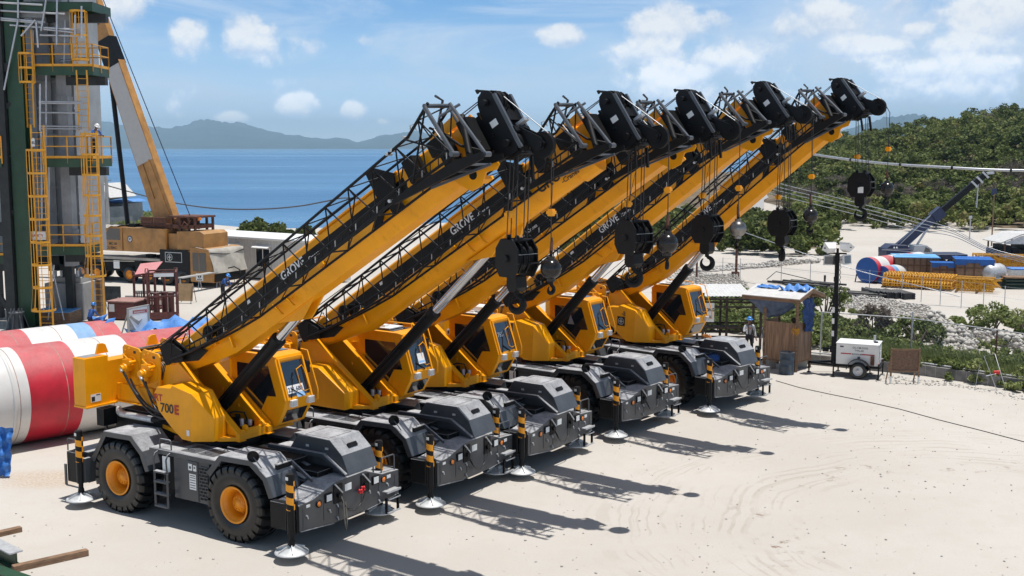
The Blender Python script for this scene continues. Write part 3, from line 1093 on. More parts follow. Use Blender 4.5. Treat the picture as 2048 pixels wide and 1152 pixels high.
    slab((1.175, 3.70), (1.445, 2.87), y0 + .10, y1 - .10, -.01, .012, 0)
    slab((1.19, 2.20), (1.395, 2.53), y0 + .14, y1 - .14, -.01, .012, 0)
    g.m(0).box(-.2, .75, y0 + .12, y1 - .12, 3.895, 3.915)
    g.build('cab_window', [GLASS], cab)
    f = MB()
    # window posts and guard bars
    for (ya, yb) in ((y0 + .05, y0 + .10), (y1 - .10, y1 - .05)):
        f.bar((1.165, (ya + yb) / 2, 3.80), (1.49, (ya + yb) / 2, 2.80), .05, .05, up=(1, 0, 0))
    f.bar((1.16, y0 + .06, 3.78), (1.16, y1 - .06, 3.78), .05, .06)
    # side guard hoop standing off the windscreen
    f.tube([(1.10, y1 - .02, 3.94), (1.30, y1 + .0, 3.92), (1.62, y1 + .02, 2.95), (1.62, y1 + .02, 2.70), (1.50, y1 - .02, 2.66)], .018, 8)
    f.tube([(1.28, y0 + .58, 3.48), (1.26, y0 + .80, 3.56), (1.30, y0 + .84, 3.48), (1.50, y0 + .86, 2.98), (1.46, y0 + .70, 2.94), (1.42, y0 + .62, 3.0), (1.30, y0 + .58, 3.48)], .012, 6)
    f.bar((.95, y0 - .02, 3.88), (1.18, y0 - .02, 3.84), .05, .06)
    f.bar((-.40, y0 - .03, 3.90), (1.02, y0 - .03, 3.88), .07, .04)
    f.tube([(-.2, y1 - .1, 3.91), (-.2, y1 - .1, 4.02), (.8, y1 - .1, 4.02), (.8, y1 - .1, 3.91)], .018, 8)
    f.build('cab_guard', [YEL], cab)
    w = MB()
    w.m(0).bar((1.47, y0 + .22, 2.84), (1.33, y0 + .40, 3.28), .03, .02)
    w.bar((1.47, y0 + .62, 2.84), (1.42, y0 + .30, 3.05), .03, .02)
    w.bar((1.36, y0 + .20, 3.05), (1.29, y0 + .46, 3.42), .02, .03)
    w.build('wiper', [BLACK], cab)
    for y in (y0 + .26, y1 - .12):
        l = MB()
        l.m(0).box(1.44, 1.54, y - .10, y + .10, 2.62, 2.79)
        l.m(1).box(1.54, 1.55, y - .085, y + .085, 2.64, 2.77)
        l.build('work_lamp', [WHITE, GALV], cab)
    m2 = MB()
    m2.m(0).box(1.02, 1.10, y1 + .08, y1 + .30, 3.28, 3.58)
    m2.bar((1.1, y1, 3.7), (1.06, y1 + .2, 3.58), .025, .025)
    m2.build('mirror', [BLACK], cab)
    r = MB()
    r.m(0).box(-.25, .55, y0 + .2, y1 - .18, 3.93, 3.96)
    r.box(.0, .3, y0 + .3, y0 + .5, 3.96, 4.02)
    r.build('roof_hatch', [WHITE], cab)
    s = MB()
    s.prism([(-1.0, zb + .10), (1.0, zb + .10), (1.0, 2.22), (-.3, 3.2), (-1.0, 3.2)], .52, .58, 'y')
    s.box(-.9, .9, .56, 1.45, zb + .0, zb + .08)
    rz_obj(s.build('cab_support', [YEL], root, bevel=.006), a)
    return cab


def boom_matrix(a, el):
    return Matrix.Rotation(a, 4, 'Z') @ Matrix.Translation((PIV[0], 0, PIV[1])) @ Matrix.Rotation(-R(el), 4, 'Y')


PIN = {1: (4.20, -.80), 2: (6.45, -.84)}
FOOT = {1: (-.42, 2.34), 2: (.05, 2.10)}
BARREL = {1: 3.15, 2: 3.75}


def build_boom(root, variant, a, el):
    BM = boom_matrix(a, el)

    def put(o):
        o.matrix_basis = BM
        return o
    # --- base section: lofted trapezoid (variant 2: rounded belly)
    def ring(top, bot, w=.36):
        hb = -.24 if bot < -.4 else bot * .5
        right = [(w * .84, top), (w, top - .06), (w, top - .19), (w, hb)]
        if variant == 1:
            right += [(w, bot + .32), (w * .62, bot)]
        else:
            k = min(.40, (hb - bot) * .8)
            for t in (0, 22, 45, 68, 90):
                right.append((w * (math.cos(R(t)) * .75 + .25 * (1 - t / 90.0)), bot + k - k * math.sin(R(t))))
        left = [(-x, y) for (x, y) in reversed(right)]
        return right + left
    bb = -.74 if variant == 1 else -.80
    st = [(-.36, .16, -.22), (.25, .33, -.42), (1.2, .34, -.62), (1.9, .34, bb), (8.7, .34, bb), (10.22, .34, bb)]
    mb = MB()
    rings = []
    for (s, top, bot) in st:
        rings.append([(s, y, h) for (y, h) in ring(top, bot)])
    n = len(rings[0])
    half = n // 2
    v = [p for r_ in rings for p in r_]
    for i in range(len(rings) - 1):
        for k in range(n):
            band = (k == 2 or k == n - 4)
            mb.m(1 if (band and st[i][0] >= 1.2 and st[i + 1][0] <= 8.8) else 0)
            j = (k + 1) % n
            q = [rings[i][k], rings[i][j], rings[i + 1][j], rings[i + 1][k]]
            mb.add(q, [(3, 2, 1, 0)], variant == 2 and 3 <= k < n - 4)
    mb.m(0)
    mb.add(rings[0], [tuple(range(n))])
    mb.add(rings[-1], [tuple(range(n - 1, -1, -1))])
    # foot bushing, end collar, stiffening plates
    mb.cyl((0, -.42, 0), (0, .42, 0), .15, n=18)
    ps, ph = PIN[variant]
    for s in (-1, 1):
        y = s * .16
        mb.prism([(ps - .75, bb + .02), (ps + .70, bb + .02), (ps + .16, ph - .16), (ps, ph - .22), (ps - .16, ph - .16)], y - .03, y + .03, 'y')
        y = s * .372
        mb.prism([(ps - .85, -.36), (ps + 1.0, -.30), (ps + .45, bb + .32), (ps + .10, bb + .20), (ps - .40, bb + .30)], y - .013, y + .013, 'y')
        for q in (-.42, .02):
            mb.prism([(ps + q, -.40), (ps + q + .05, -.38), (ps + q + .22, bb + .02), (ps + q + .17, bb + .02)], s * .38, s * .45, 'y')
        mb.prism([(1.55, -.34), (1.62, -.34), (1.62, .05), (1.55, .05)], s * .36, s * .46, 'y')
        mb.prism([(2.05, -.66), (2.10, -.66), (2.10, -.20), (2.05, -.20)], s * .36, s * .45, 'y')
        mb.prism([(1.20, -.30), (2.20, -.26), (2.20, -.22), (1.20, -.26)], s * .36, s * .50, 'y')
    for s0 in (2.9, 5.6, 7.6):
        mb.box(s0, s0 + .18, -.47, -.36, -.36, -.29)
        mb.cyl((s0 + .09, -.44, -.30), (s0 + .09, -.44, -.44), .022, n=8)
    if variant == 1:
        # stowage bracket with a black disc painted in for the dark of its round hole, at the end of the base section
        mb.prism([(9.80, -.52), (10.25, -.42), (10.72, -.62), (10.72, -.80), (10.40, -1.05), (10.12, -1.02), (9.95, -.78)], -.425, -.385, 'y')
        mb.box(10.60, 10.95, -.46, -.30, -.86, -.66)
        mb.prism([(10.60, -.66), (10.95, -.70), (11.02, -.92), (10.90, -.98), (10.60, -.86)], -.47, -.44, 'y')
        mb.box(10.05, 10.25, -.38, .38, -.82, -.745)
        mb.m(1).cyl((10.33, -.4265, -.76), (10.33, -.4285, -.76), .10, n=18)
        mb.m(0)
    else:
        for (s0, s1, k) in ((9.72, 10.24, 1.09),):
            r0 = [(y * k, h * k if h < 0 else h * 1.08) for (y, h) in ring(.34, bb)]
            mb.prism(r0, s0, s1, 'x')
        mb.prism([(7.0, -.60), (7.7, -.78), (7.2, -1.15), (6.7, -1.02)], -.06, .06, 'y')
    # following sections just showing
    mb.box(10.2, 10.62, -.31, .31, -.60, .27)
    mb.m(1)
    mb.box(10.55, 10.80, -.345, .345, -.64, .30)
    mb.box(10.78, 11.0, -.27, .27, -.54, .24)
    mb.m(0)
    mb.prism([(9.55, .34), (10.55, .34), (10.5, .58), (9.75, .52)], -.30, -.24, 'y')
    mb.prism([(9.55, .34), (10.55, .34), (10.5, .58), (9.75, .52)], .24, .30, 'y')
    mb.tube([(5.9, -.33, .355), (8.6, -.33, .355)], .03, 8)
    boom = put(mb.build('boom', [YEL, BLACK], root, bevel=.01))
    # lettering on the black band
    L = MB()
    s0 = 4.36 if variant == 1 else 5.80
    L.text('GROVE', frame((s0, -.3625, -.06), (1, 0, 0), (0, 0, 1)), .30, .002, .006, sx=.86)
    L.text('-Cranes', frame((s0 + .95, -.3625, -.06), (1, 0, 0), (0, 0, 1)), .13, .002, .002)
    L.text('GROVE', frame((s0 + 1.0, .3625, -.06), (-1, 0, 0), (0, 0, 1)), .30, .002, .006, sx=.86)
    L.m(0).box(3.0, 3.14, -.3645, -.3615, .02, .10)
    L.build('boom_lettering', [WHITEM], boom)
    if variant == 2:
        L = MB()
        L.text('GROVE', frame((8.62, -.3625, -.52), (1, 0, 0), (0, 0, 1)), .36, .002, .008, sx=.95)
        L.text('-Cranes', frame((9.30, -.3625, -.66), (1, 0, 0), (0, 0, 1)), .17, .002, .003)
        L.build('boom_lettering', [BLKTXT], boom)
    # --- boom nose
    mb = MB()
    mb.m(0)
    side = [(10.94, -.82), (11.44, -.86), (11.50, -.74), (11.52, .38), (11.46, .52), (11.32, .59), (11.17, .54), (11.08, .40), (10.98, -.1)]
    for s in (-1, 1):
        mb.prism(side, s * .29 - .02, s * .29 + .02, 'y')
        mb.m(1).bar((11.53, s * .28, -.84), (11.53, s * .28, .40), .075, .07, up=(1, 0, 0))
        mb.m(0)
        mb.cyl((11.28, s * .26, .34), (11.28, s * .42, .34), .065, n=12)
        mb.cyl((11.32, s * .26, -.62), (11.32, s * .42, -.62), .075, n=12)
        mb.cyl((11.1, s * .26, -.30), (11.1, s * .36, -.30), .04, n=10)
        mb.bar((11.20, s * .27, .62), (11.20, s * .27, .70), .05, .05)
    mb.box(10.95, 11.0, -.27, .27, -.8, .3)
    mb.m(2)
    mb.box(11.46, 11.50, -.24, .24, -.18, .06)
    mb.m(0)
    mb.box(11.40, 11.43, -.26, .26, -.40, .40)
    mb.bar((11.20, -.30, .68), (11.20, .30, .68), .04, .04)
    mb.bar((11.50, -.1, .02), (11.62, -.1, .07), .02, .02)
    mb.bar((11.50, .16, .02), (11.62, .16, .07), .02, .02)
    mb.box(11.46, 11.60, -.27, .27, -.50, -.38)
    for k in range(4):
        y = -.21 + .14 * k
        mb.m(2).lathe([(.05, -.05), (.23, -.045), (.27, -.05), (.25, 0), (.27, .05), (.23, .045), (.05, .05)], (11.32, y, -.66), (0, 1, 0), 24)
        if k in (1, 2):
            mb.m(2).lathe([(.05, -.05), (.19, -.045), (.235, -.05), (.215, 0), (.235, .05), (.19, .045), (.05, .05)], (11.30, y, .36), (0, 1, 0), 24)
    mb.m(3).box(11.15, 11.33, -.3135, -.3105, -.18, -.04)
    mb.m(0)
    mb.cyl((11.45, -.30, -.92), (11.45, .30, -.92), .04, n=8)
    nose = put(mb.build('boom_nose', [BLACK, STEELBAR, DBLACK, WHITE], root, bevel=.006))
    ax = MB()
    for s in (-1, 1):
        ax.m(0).prism([(11.44, -.34), (11.58, -.38), (11.93, -.86), (11.95, -1.0), (11.86, -1.08), (11.74, -1.04), (11.44, -.66)], s * .10 - .015, s * .10 + .015, 'y')
    ax.m(1).lathe([(.05, -.05), (.225, -.05), (.265, -.06), (.245, 0), (.265, .06), (.225, .05), (.05, .05)], (11.84, 0, -.98), (0, 1, 0), 28)
    ax.m(0).cyl((11.84, -.16, -.98), (11.84, .16, -.98), .06, n=12)
    ax.bar((12.03, -.12, -.80), (12.03, .12, -.80), .03, .03)
    ax.m(2).box(11.55, 11.78, -.085, .085, -.36, -.30)
    ax.build('auxiliary_sheave', [BLACK, DBLACK, ALU], nose)
    # limit switch and chains under the nose
    for (y, w) in ((-.33, .05), (.25, .07)):
        lm = MB()
        lm.bar((11.36, y, -.95), (11.14, y, -1.36), w, .05)
        lm.build('limit_switch', DBLACK, nose)
    # --- lattice extension stowed along the near side
    mb = MB()
    def top(s): return .42 if s < 9.9 else .42 + (s - 9.9) * .36
    def low(s): return .04 - .50 * min(1, s / 3.2) ** .7 if s < 9.5 else -.46 - (s - 9.5) * .04
    def wid(s): return .16 + (s / 10.65) * .62
    y0 = -.50
    S = [.12 + k * (10.55 / 13) for k in range(14)]
    for fy, r in (((lambda s: y0), .030), ((lambda s: y0 - wid(s)), .033)):
        mb.tube([(s, fy(s), top(s)) for s in S], r, 8)
        mb.tube([(s, fy(s), low(s)) for s in S], r, 8)
    # second lower tube with rungs
    mb.m(0).tube([(s, y0 - wid(s) - .03, low(s) + .16) for s in S[1:]], .022, 6)
    for k in range(1, 40):
        s = .9 + k * .245
        mb.m(2 if k % 3 == 0 else 0).bar((s, y0 - wid(s), low(s)), (s + .12, y0 - wid(s) - .03, low(s) + .16), .016, .016)
    mb.m(0)
    for k in range(13):
        a0, b0 = S[k], S[k + 1]
        m_ = (a0 + b0) / 2
        ya, yb = y0 - wid(a0), y0 - wid(b0)
        mb.tube([(a0, ya, low(a0)), (m_, y0 - wid(m_), top(m_))], .017, 6)
        mb.tube([(m_, y0 - wid(m_), top(m_)), (b0, yb, low(b0))], .017, 6)
        mb.tube([(a0, y0, top(a0)), (m_, y0 - wid(m_), top(m_))], .016, 6)
        mb.tube([(m_, y0 - wid(m_), top(m_)), (b0, y0, top(b0))], .016, 6)
        mb.tube([(a0, y0, low(a0)), (b0, yb, low(b0))], .016, 6)
        if k % 2 == 0:
            mb.tube([(a0, y0, low(a0)), (b0, y0, top(b0))], .016, 6)
            mb.tube([(a0, ya, low(a0)), (a0, y0, low(a0))], .02, 6)
    # butt end
    mb.m(1)
    for y in (y0, y0 - .16):
        mb.prism([(-.10, .02), (.25, -.16), (.55, -.24), (.62, .0), (.30, .44), (-.05, .44)], y - .02, y + .02, 'y')
    mb.box(-.1, .5, y0 - .16, y0, -.06, .06)
    mb.prism([(.25, -.16), (.9, -.42), (1.35, -.36), (.95, -.05), (.55, .0)], y0 - .06, y0 - .02, 'y')
    # wide end: two deep frames of heavy tube and lower fork beams
    mb.m(3)
    for (s0, s1, ya, yb, r) in ((10.60, 10.72, y0 - .05, y0 - .85, .045), (11.0, 11.22, y0 + .04, y0 - .60, .040)):
        mb.tube([(s0, yb, top(s0) - .02 if s0 < 10.9 else .48), (s1, yb, -.50 if s0 < 10.9 else -.82)], r, 10)
    mb.tube([(10.60, y0 - .85, .67), (10.60, y0 - .05, .70)], .045, 10)
    mb.tube([(10.60, y0 - .05, .70), (10.70, y0 - .05, -.48)], .03, 8)
    mb.tube([(10.10, y0 - .05, .42), (10.55, y0 - .05, .86), (10.66, y0 - .4, .88)], .028, 8)
    mb.tube([(10.66, y0 - .6, .40), (11.02, y0 - .30, .46)], .03, 8)
    mb.m(0)
    mb.tube([(9.6, y0, .40), (10.62, y0 - .45, -.45)], .022, 6)
    mb.tube([(9.5, y0 - .8, -.46), (10.60, y0 - .85, .62)], .022, 6)
    mb.tube([(9.8, y0 - .8, .40), (10.68, y0 - .85, -.45)], .022, 6)
    mb.m(1)
    mb.prism([(8.9, -.58), (11.25, -.93), (11.30, -.80), (10.7, -.62), (8.9, -.48)], y0 - .86, y0 - .78, 'y')
    mb.prism([(9.6, -.50), (11.2, -.92), (11.25, -.82), (10.6, -.46)], y0 - .08, y0 - .02, 'y')
    mb.m(3)
    mb.cyl((10.72, y0 - .93, -.50), (10.72, y0 - .72, -.50), .055, n=10)
    mb.cyl((11.24, y0 - .70, -.82), (11.24, y0 - .50, -.82), .055, n=10)
    mb.bar((9.6, y0 - .40, -.62), (11.05, y0 - .30, -.93), .05, .05)
    mb.bar((10.8, y0 - .8, -.78), (10.9, y0 - .1, -.86), .04, .04)
    mb.bar((10.4, y0 - .8, -.70), (10.5, y0 - .1, -.76), .04, .04)
    mb.m(1)
    mb.box(10.72, 10.98, y0 - .28, y0 + .06, -.55, .20)
    mb.cyl((10.85, y0 - .55, -.60), (10.85, y0 - .15, .30), .07, n=10)
    mb.cyl((10.35, y0 - .62, -.42), (10.45, y0 - .35, .38), .05, n=10)
    mb.box(10.15, 10.45, y0 - .45, y0 - .20, -.45, -.05)
    mb.tube([(10.2, y0 - .4, .42), (10.5, y0 - .5, .10), (10.7, y0 - .45, -.3), (11.0, y0 - .3, -.6)], .03, 6)
    mb.tube([(10.75, y0 - .1, .46), (10.85, y0 - .3, 0), (11.05, y0 - .3, -.45)], .025, 6)
    # stowage plates against the boom and latch details
    mb.m(1)
    mb.prism([(7.95, .66), (8.18, .70), (8.62, .30), (8.45, -.10), (8.5, -.46), (8.15, -.46), (8.12, -.10), (7.75, -.46), (7.5, -.46), (7.95, .10)], y0 - .01, y0 + .04, 'y')
    mb.box(9.05, 9.35, y0 - .2, y0 + .1, -.2, .3)
    mb.box(9.9, 10.3, y0 - .35, y0 - .02, -.1, .22)
    mb.m(2)
    for (s, h) in ((9.2, .42), (9.33, .43), (9.75, .47), (8.75, -.42), (10.0, .1)):
        mb.cyl((s, y0 - .75, h), (s, y0 - .58, h), .035, n=8)
    mb.tube([(10.35, y0 - .5, .30), (10.42, y0 - .55, .05), (10.5, y0 - .5, -.2)], .014, 6)
    mb.tube([(9.95, y0 - .72, .42), (10.02, y0 - .74, .58), (10.12, y0 - .74, .56), (10.10, y0 - .72, .42)], .014, 6)
    mb.tube([(.95, y0 - .1, .34), (1.05, y0 - .12, .0)], .018, 6)
    put(mb.build('lattice_extension', [BLACK, DBLACK, GALV, STEELBAR], root))
    # hose reel and cable on the near boom wall
    mb = MB()
    mb.tube([(1.3, -.40, .08), (1.5, -.46, -.05), (1.75, -.44, .10), (2.0, -.42, -.02)], .02, 6)
    mb.lathe([(.05, -.05), (.17, -.05), (.17, .05), (.05, .05)], (1.55, -.46, .02), (0, 1, 0), 16)
    put(mb.build('hose_reel', DBLACK, root))
    # --- lift cylinder: barrel from the frame, rod to the boom
    cy = MB()
    cy.m(0)
    Lb = BARREL[variant]
    cy.cyl((0, 0, -.2), (0, 0, Lb), .165, n=24)
    cy.cyl((0, 0, Lb - .16), (0, 0, Lb + .02), .185, n=24)
    cy.cyl((0, -.22, 0), (0, .22, 0), .15, n=16)
    cy.tube([(-.20, .06, .35), (-.21, .06, Lb - .25), (-.17, .05, Lb - .18)], .022, 6)
    cy.tube([(-.19, -.06, .35), (-.20, -.06, Lb * .6)], .018, 6)
    cyl_o = cy.build('lift_cylinder', [BLACK], root)
    rd = MB()
    rd.m(0).cyl((0, 0, Lb - .5), (0, 0, Lb + 3.0), .115, n=24)
    rod = rd.build('cylinder_rod', [CHROME], cyl_o)
    place_cylinder(cyl_o, rod, variant, a, el)


def place_cylinder(cyl_o, rod, variant, a, el):
    ps, ph = PIN[variant]
    e = R(el)
    u = PIV[0] + ps * math.cos(e) - ph * math.sin(e)
    z = PIV[1] + ps * math.sin(e) + ph * math.cos(e)
    fu, fz = FOOT[variant]
    d = Vector((u - fu, 0, z - fz))
    L = d.length
    q = d.to_track_quat('Z', 'Y').to_matrix().to_4x4()
    cyl_o.matrix_basis = Matrix.Rotation(a, 4, 'Z') @ Matrix.Translation((fu, 0, fz)) @ q
    Lb = BARREL[variant]
    rod.scale = (1, 1, 1)
    rod.location = (0, 0, L - (Lb + 3.0))


def crane_world(k):
    x, y, ha, sa, el = CRANES[k]
    return Matrix.Translation((x, y, 0)) @ Matrix.Rotation(R(ha), 4, 'Z')


def build_ropes(root, k, zblock, zball, ub, uball):
    """wire ropes of one crane, in its carrier frame; returns the world points of block and ball"""
    x, y, ha, sa, el = CRANES[k]
    a = R(sa - ha)
    BM = boom_matrix(a, el)
    RZ = Matrix.Rotation(a, 4, 'Z')
    mb = MB()
    B = lambda s, v, h: BM @ Vector((s, v, h))
    U = lambda u, v, z: RZ @ Vector((u, v, z))
    # along the boom top
    mb.m(0).tube([U(-2.72, -.07, 3.70), B(11.0, -.07, .56), B(11.22, -.07, .60), B(11.45, -.07, .46)], .012, 5)
    mb.tube([U(-1.98, .07, 3.62), B(11.0, .07, .58), B(11.22, .07, .62), B(11.42, .07, .56)], .012, 5)
    mb.m(1).tube([B(11.42, .07, .56), B(12.06, .0, -.84)], .011, 5)
    # falls to the block
    for v in (-.21, -.07, .07, .21):
        for du in (-.10, .12):
            if (v, du) in ((-.07, .12), (.21, -.10), (.07, -.1)): continue
            p = RZ @ Vector((ub + du, v, zblock))
            q = B(11.32 + du, v, -.78)
            mb.m(0).tube([q, p], .0115, 5)
    # single line to the ball
    q = B(12.085, 0, -1.02)
    qq = RZ @ Vector((uball, 0, zball + .40))
    mb.m(0).tube([q, Vector((qq.x, qq.y, q.z - .3)), qq], .0115, 5)
    # two-block weights
    mb.m(2)
    for (u_, v_, z_) in ((uball, 0, zball + 1.02 + .1 * (k % 3)), (ub - .10, -.12, zblock + .38 + .12 * (k % 2))):
        c = RZ @ Vector((u_, v_, z_))
        mb.box(c.x - .055, c.x + .055, c.y - .055, c.y + .055, c.z - .07, c.z + .07)
        mb.box(c.x - .075, c.x + .075, c.y - .075, c.y + .075, c.z - .03, c.z + .035)
        mb.m(0).tube([(c.x, c.y, c.z), B(11.15, v_ * 2, -1.3) if u_ < uball else B(12.0, .12, -1.1)], .006, 4)
        mb.m(2)
    mb.build('hoist_rope', [WIRE, WIREL, YEL], root)
    W = crane_world(k)
    return W @ (RZ @ Vector((ub, 0, zblock))), W @ (RZ @ Vector((uball, 0, zball)))


def hook_curve(mb, z0, R0, r, turn=0.0):
    """a lifting hook hanging below z0 in the x-z plane"""
    P, rr = [], []
    P.append((0, 0, z0)); rr.append(r * .75)
    P.append((0, 0, z0 - R0 * .30)); rr.append(r * .85)
    cz = z0 - R0 * 1.55
    for t in range(75, -235, -18):
        P.append((R0 * math.cos(R(t)) * (1.0), 0, cz + R0 * math.sin(R(t))))
        f = (75 - t) / 310.0
        rr.append(r * (1.0 + .45 * math.sin(math.pi * min(1, f * 1.25)) - (.75 * max(0, f - .72) / .28)))
    mb.tube(P, rr, 10)


def build_block():
    root = bpy.data.objects.new('hook_block', None)
    COL.objects.link(root)
    mb = MB()
    octo = [(-.20, 0), (.20, 0), (.36, -.20), (.38, -.58), (.24, -.80), (-.24, -.80), (-.38, -.58), (-.36, -.20)]
    for y in (-.27, -.10, .10, .27):
        mb.m(0).prism(octo if abs(y) > .2 else [(x * .8, z * .9) for x, z in octo], y - .018, y + .018, 'y')
    for y in (-.185, 0, .185):
        mb.m(1).lathe([(.05, -.06), (.27, -.055), (.31, -.06), (.29, 0), (.31, .06), (.27, .055), (.05, .06)], (0, y, -.40), (0, 1, 0), 26)
    mb.m(0)
    for s in (-1, 1):
        mb.cyl((s * .16, -.29, -.02), (s * .16, .29, -.02), .035, n=8)
        mb.ball((s * .13, -.10, .04), .055, 6)
        mb.cyl((s * .365, -.29, -.50), (s * .365, .29, -.50), .018, n=8)
    mb.cyl((0, -.34, -.40), (0, .34, -.40), .08, n=14)
    mb.prism([(-.15, -.78), (.15, -.78), (.17, -1.02), (.09, -1.12), (-.09, -1.12), (-.17, -1.02)], -.15, .15, 'y')
    mb.m(2)
    mb.bar((.372, -.27, -.30), (.372, .27, -.30), .02, .02)
    mb.build('sheave_housing', [BLACK, DBLACK, GALV], root, bevel=.008)
    hk = MB()
    hk.m(0).cyl((0, 0, -1.08), (0, 0, -1.20), .06, n=12)
    hook_curve(hk, -1.12, .165, .055)
    hk.build('hook', [DBLACK], root)
    return root


def build_ball():
    root = bpy.data.objects.new('headache_ball', None)
    COL.objects.link(root)
    mb = MB()
    mb.ball((0, 0, 0), .215, 18, (1, 1, .98))
    mb.cyl((0, 0, .18), (0, 0, .25), .08, n=14)
    mb.cyl((0, 0, -.25), (0, 0, -.18), .09, n=14)
    mb.build('ball_weight', BALLM, root)
    b = MB()
    b.m(0).bar((0, 0, .22), (0, 0, .36), .07, .05)
    b.m(1).cyl((0, 0, .30), (.02, 0, .56), .038, .03, n=10)
    b.m(2).cyl((.02, 0, .54), (.015, 0, .62), .022, n=8)
    b.build('rope_socket', [DBLACK, RUST, WIRE], root)
    h = MB()
    h.cyl((0, 0, -.22), (0, 0, -.32), .045, n=10)
    hook_curve(h, -.30, .075, .030)
    h.build('hook', DBLACK, root)
    return root


BALLM = mat('polished_black_ball', (0.022, 0.020, 0.019), 0.20, metal=0.4, var=0.3, vscale=9)
SILVERM = mat('worn_silver_ball', (0.20, 0.19, 0.18), 0.30, metal=0.8, var=0.3, vscale=6)


def build_all_cranes():
    tyre, rim = tyre_mesh(), rim_mesh()
    LAB = {1: 'nearest yellow telescopic crane, number plate 231 688 in its cab window',
           2: 'second yellow crane, boom with a rounded belly and black lettering near its tip',
           3: 'middle yellow crane of the row, white box on its cab roof',
           4: 'fourth yellow crane of the row, warning triangle behind its side window',
           5: 'farthest yellow crane, blue rope heaped on its front deck near the guard booth'}
    roots = {}
    for k in (1, 2):
        x, y, ha, sa, el = CRANES[k]
        root = thing('rough_terrain_crane', LAB[k], 'mobile crane', (0, 0, 0), 0, 'yellow rough terrain cranes parked in a row')
        build_carrier(root, tyre, rim)
        build_upper(root, k, R(sa - ha))
        build_boom(root, k, R(sa - ha), el)
        roots[k] = root
    for k in (3, 4, 5):
        c = copy_tree(roots[1])
        c['label'] = LAB[k]
        roots[k] = c
    upper = ('superstructure', 'counterweight', 'hoist', 'hydraulic_hose', 'hoist_mirror', 'cab', 'cab_support')
    boomp = ('boom', 'boom_nose', 'lattice_extension', 'hose_reel')
    for k, root in roots.items():
        x, y, ha, sa, el = CRANES[k]
        root.location = (x, y, 0)
        root.rotation_euler = (0, 0, R(ha))
        a = R(sa - ha)
        for ch in root.children:
            nm = ch.name.split('.')[0]
            if nm in upper: ch.rotation_euler = (0, 0, a)
            elif nm in boomp: ch.matrix_basis = boom_matrix(a, el)
            elif nm == 'lift_cylinder': place_cylinder(ch, ch.children[0], 2 if k == 2 else 1, a, el)
    # things that only one crane shows
    def cab_of(k): return [c for c in roots[k].children if c.name.split('.')[0] == 'cab'][0]
    def tank_of(k):
        up = [c for c in roots[k].children if c.name.split('.')[0] == 'superstructure'][0]
        return [c for c in up.children if c.name.split('.')[0] == 'side_tank'][0]
    sl = Vector((1.445 - 1.175, 0, 2.87 - 3.70)).normalized()
    upv = -sl
    nrm = Vector((0, 1, 0)).cross(upv)
    if nrm.x < 0: nrm = -nrm
    def on_glass(t, y): return Vector((1.175, y, 3.70)) + sl * t + nrm * .0135
    p = MB()
    p.m(0)
    o = on_glass(.80, .74)
    M = frame(o, (0, 1, 0), upv)
    keep = p.M
    p.M = M
    p.box(0, .56, 0, .20, 0, .006)
    p.m(1)
    p.M = keep
    p.text('231 688', frame(o + Vector((0, .02, 0)) + upv * .04 + nrm * .0065, (0, 1, 0), upv), .155, .0015, .004)
    p.m(2)
    p.M = frame(on_glass(.86, 1.02), (.0, 1, 0), upv)
    p.box(0, .28, -.06, .06, 0, .004)
    p.M = keep
    p.build('number_plate', [WHITE, NAVY, BLUE_LT], cab_of(1))
    p = MB()
    p.M = frame(on_glass(.74, 1.02), (.1, 1, 0), upv)
    p.m(0).box(0, .26, 0, .30, 0, .004)
    p.m(1).box(.02, .24, .03, .09, .004, .006)
    p.M = keep
    p.build('permit_sheet', [WHITE, BLUE_LT], cab_of(2))
    p = MB()
    p.m(0).text('765', frame(on_glass(.42, .78), (0, 1, 0), upv), .20, .001, .0)
    p.build('glass_lettering', [ALU], cab_of(3))
    p = MB()
    p.m(0).hexa([(-.1, 1.0, 3.98), (.62, 1.0, 3.98), (.62, 1.45, 3.98), (-.1, 1.45, 3.98), (-.16, .98, 4.16), (.66, .98, 4.16), (.66, 1.47, 4.16), (-.16, 1.47, 4.16)])
    p.build('air_conditioner', [WHITE], cab_of(3), bevel=.03)
    p = MB()
    p.m(0).prism([(.35, 3.02), (.62, 3.02), (.47, 3.34)], .583, .587, 'y')
    p.build('warning_triangle', [ALU], cab_of(4))
    p = MB()
    p.m(0).text('-2', frame((-.42, -1.204, 2.92), (1, 0, 0), (0, 0, 1)), .2, .002, .006)
    p.m(1).box(-.62, -.28, -1.207, -1.2015, 2.52, 2.86)
    p.m(2).lathe([(.11, 0), (.13, 0), (.13, .003), (.11, .003)], (-.45, -1.207, 2.69), (0, -1, 0), 20)
    p.prism([(-.47, 2.60), (-.43, 2.60), (-.43, 2.78), (-.47, 2.78)], -1.210, -1.207, 'y')
    p.prism([(-.53, 2.67), (-.37, 2.67), (-.37, 2.71), (-.53, 2.71)], -1.2095, -1.2072, 'y')
    p.build('tank_emblem', [BLKTXT, BLACK, ALU], tank_of(5))
    # the 700E decal belongs to the first crane only
    for k in (3, 4, 5):
        for c in list(tank_of(k).children):
            if c.name.split('.')[0] == 'tank_lettering':
                bpy.data.objects.remove(c)
    # ropes, blocks and balls
    HB = {1: (7.16, 6.60, 8.68, 9.50), 2: (7.32, 6.82, 8.62, 9.48), 3: (7.28, 6.96, 8.52, 9.36), 4: (7.18, 7.05, 8.27, 9.12), 5: (8.21, 7.73, 8.15, 9.01)}
    blk, bal = build_block(), build_ball()
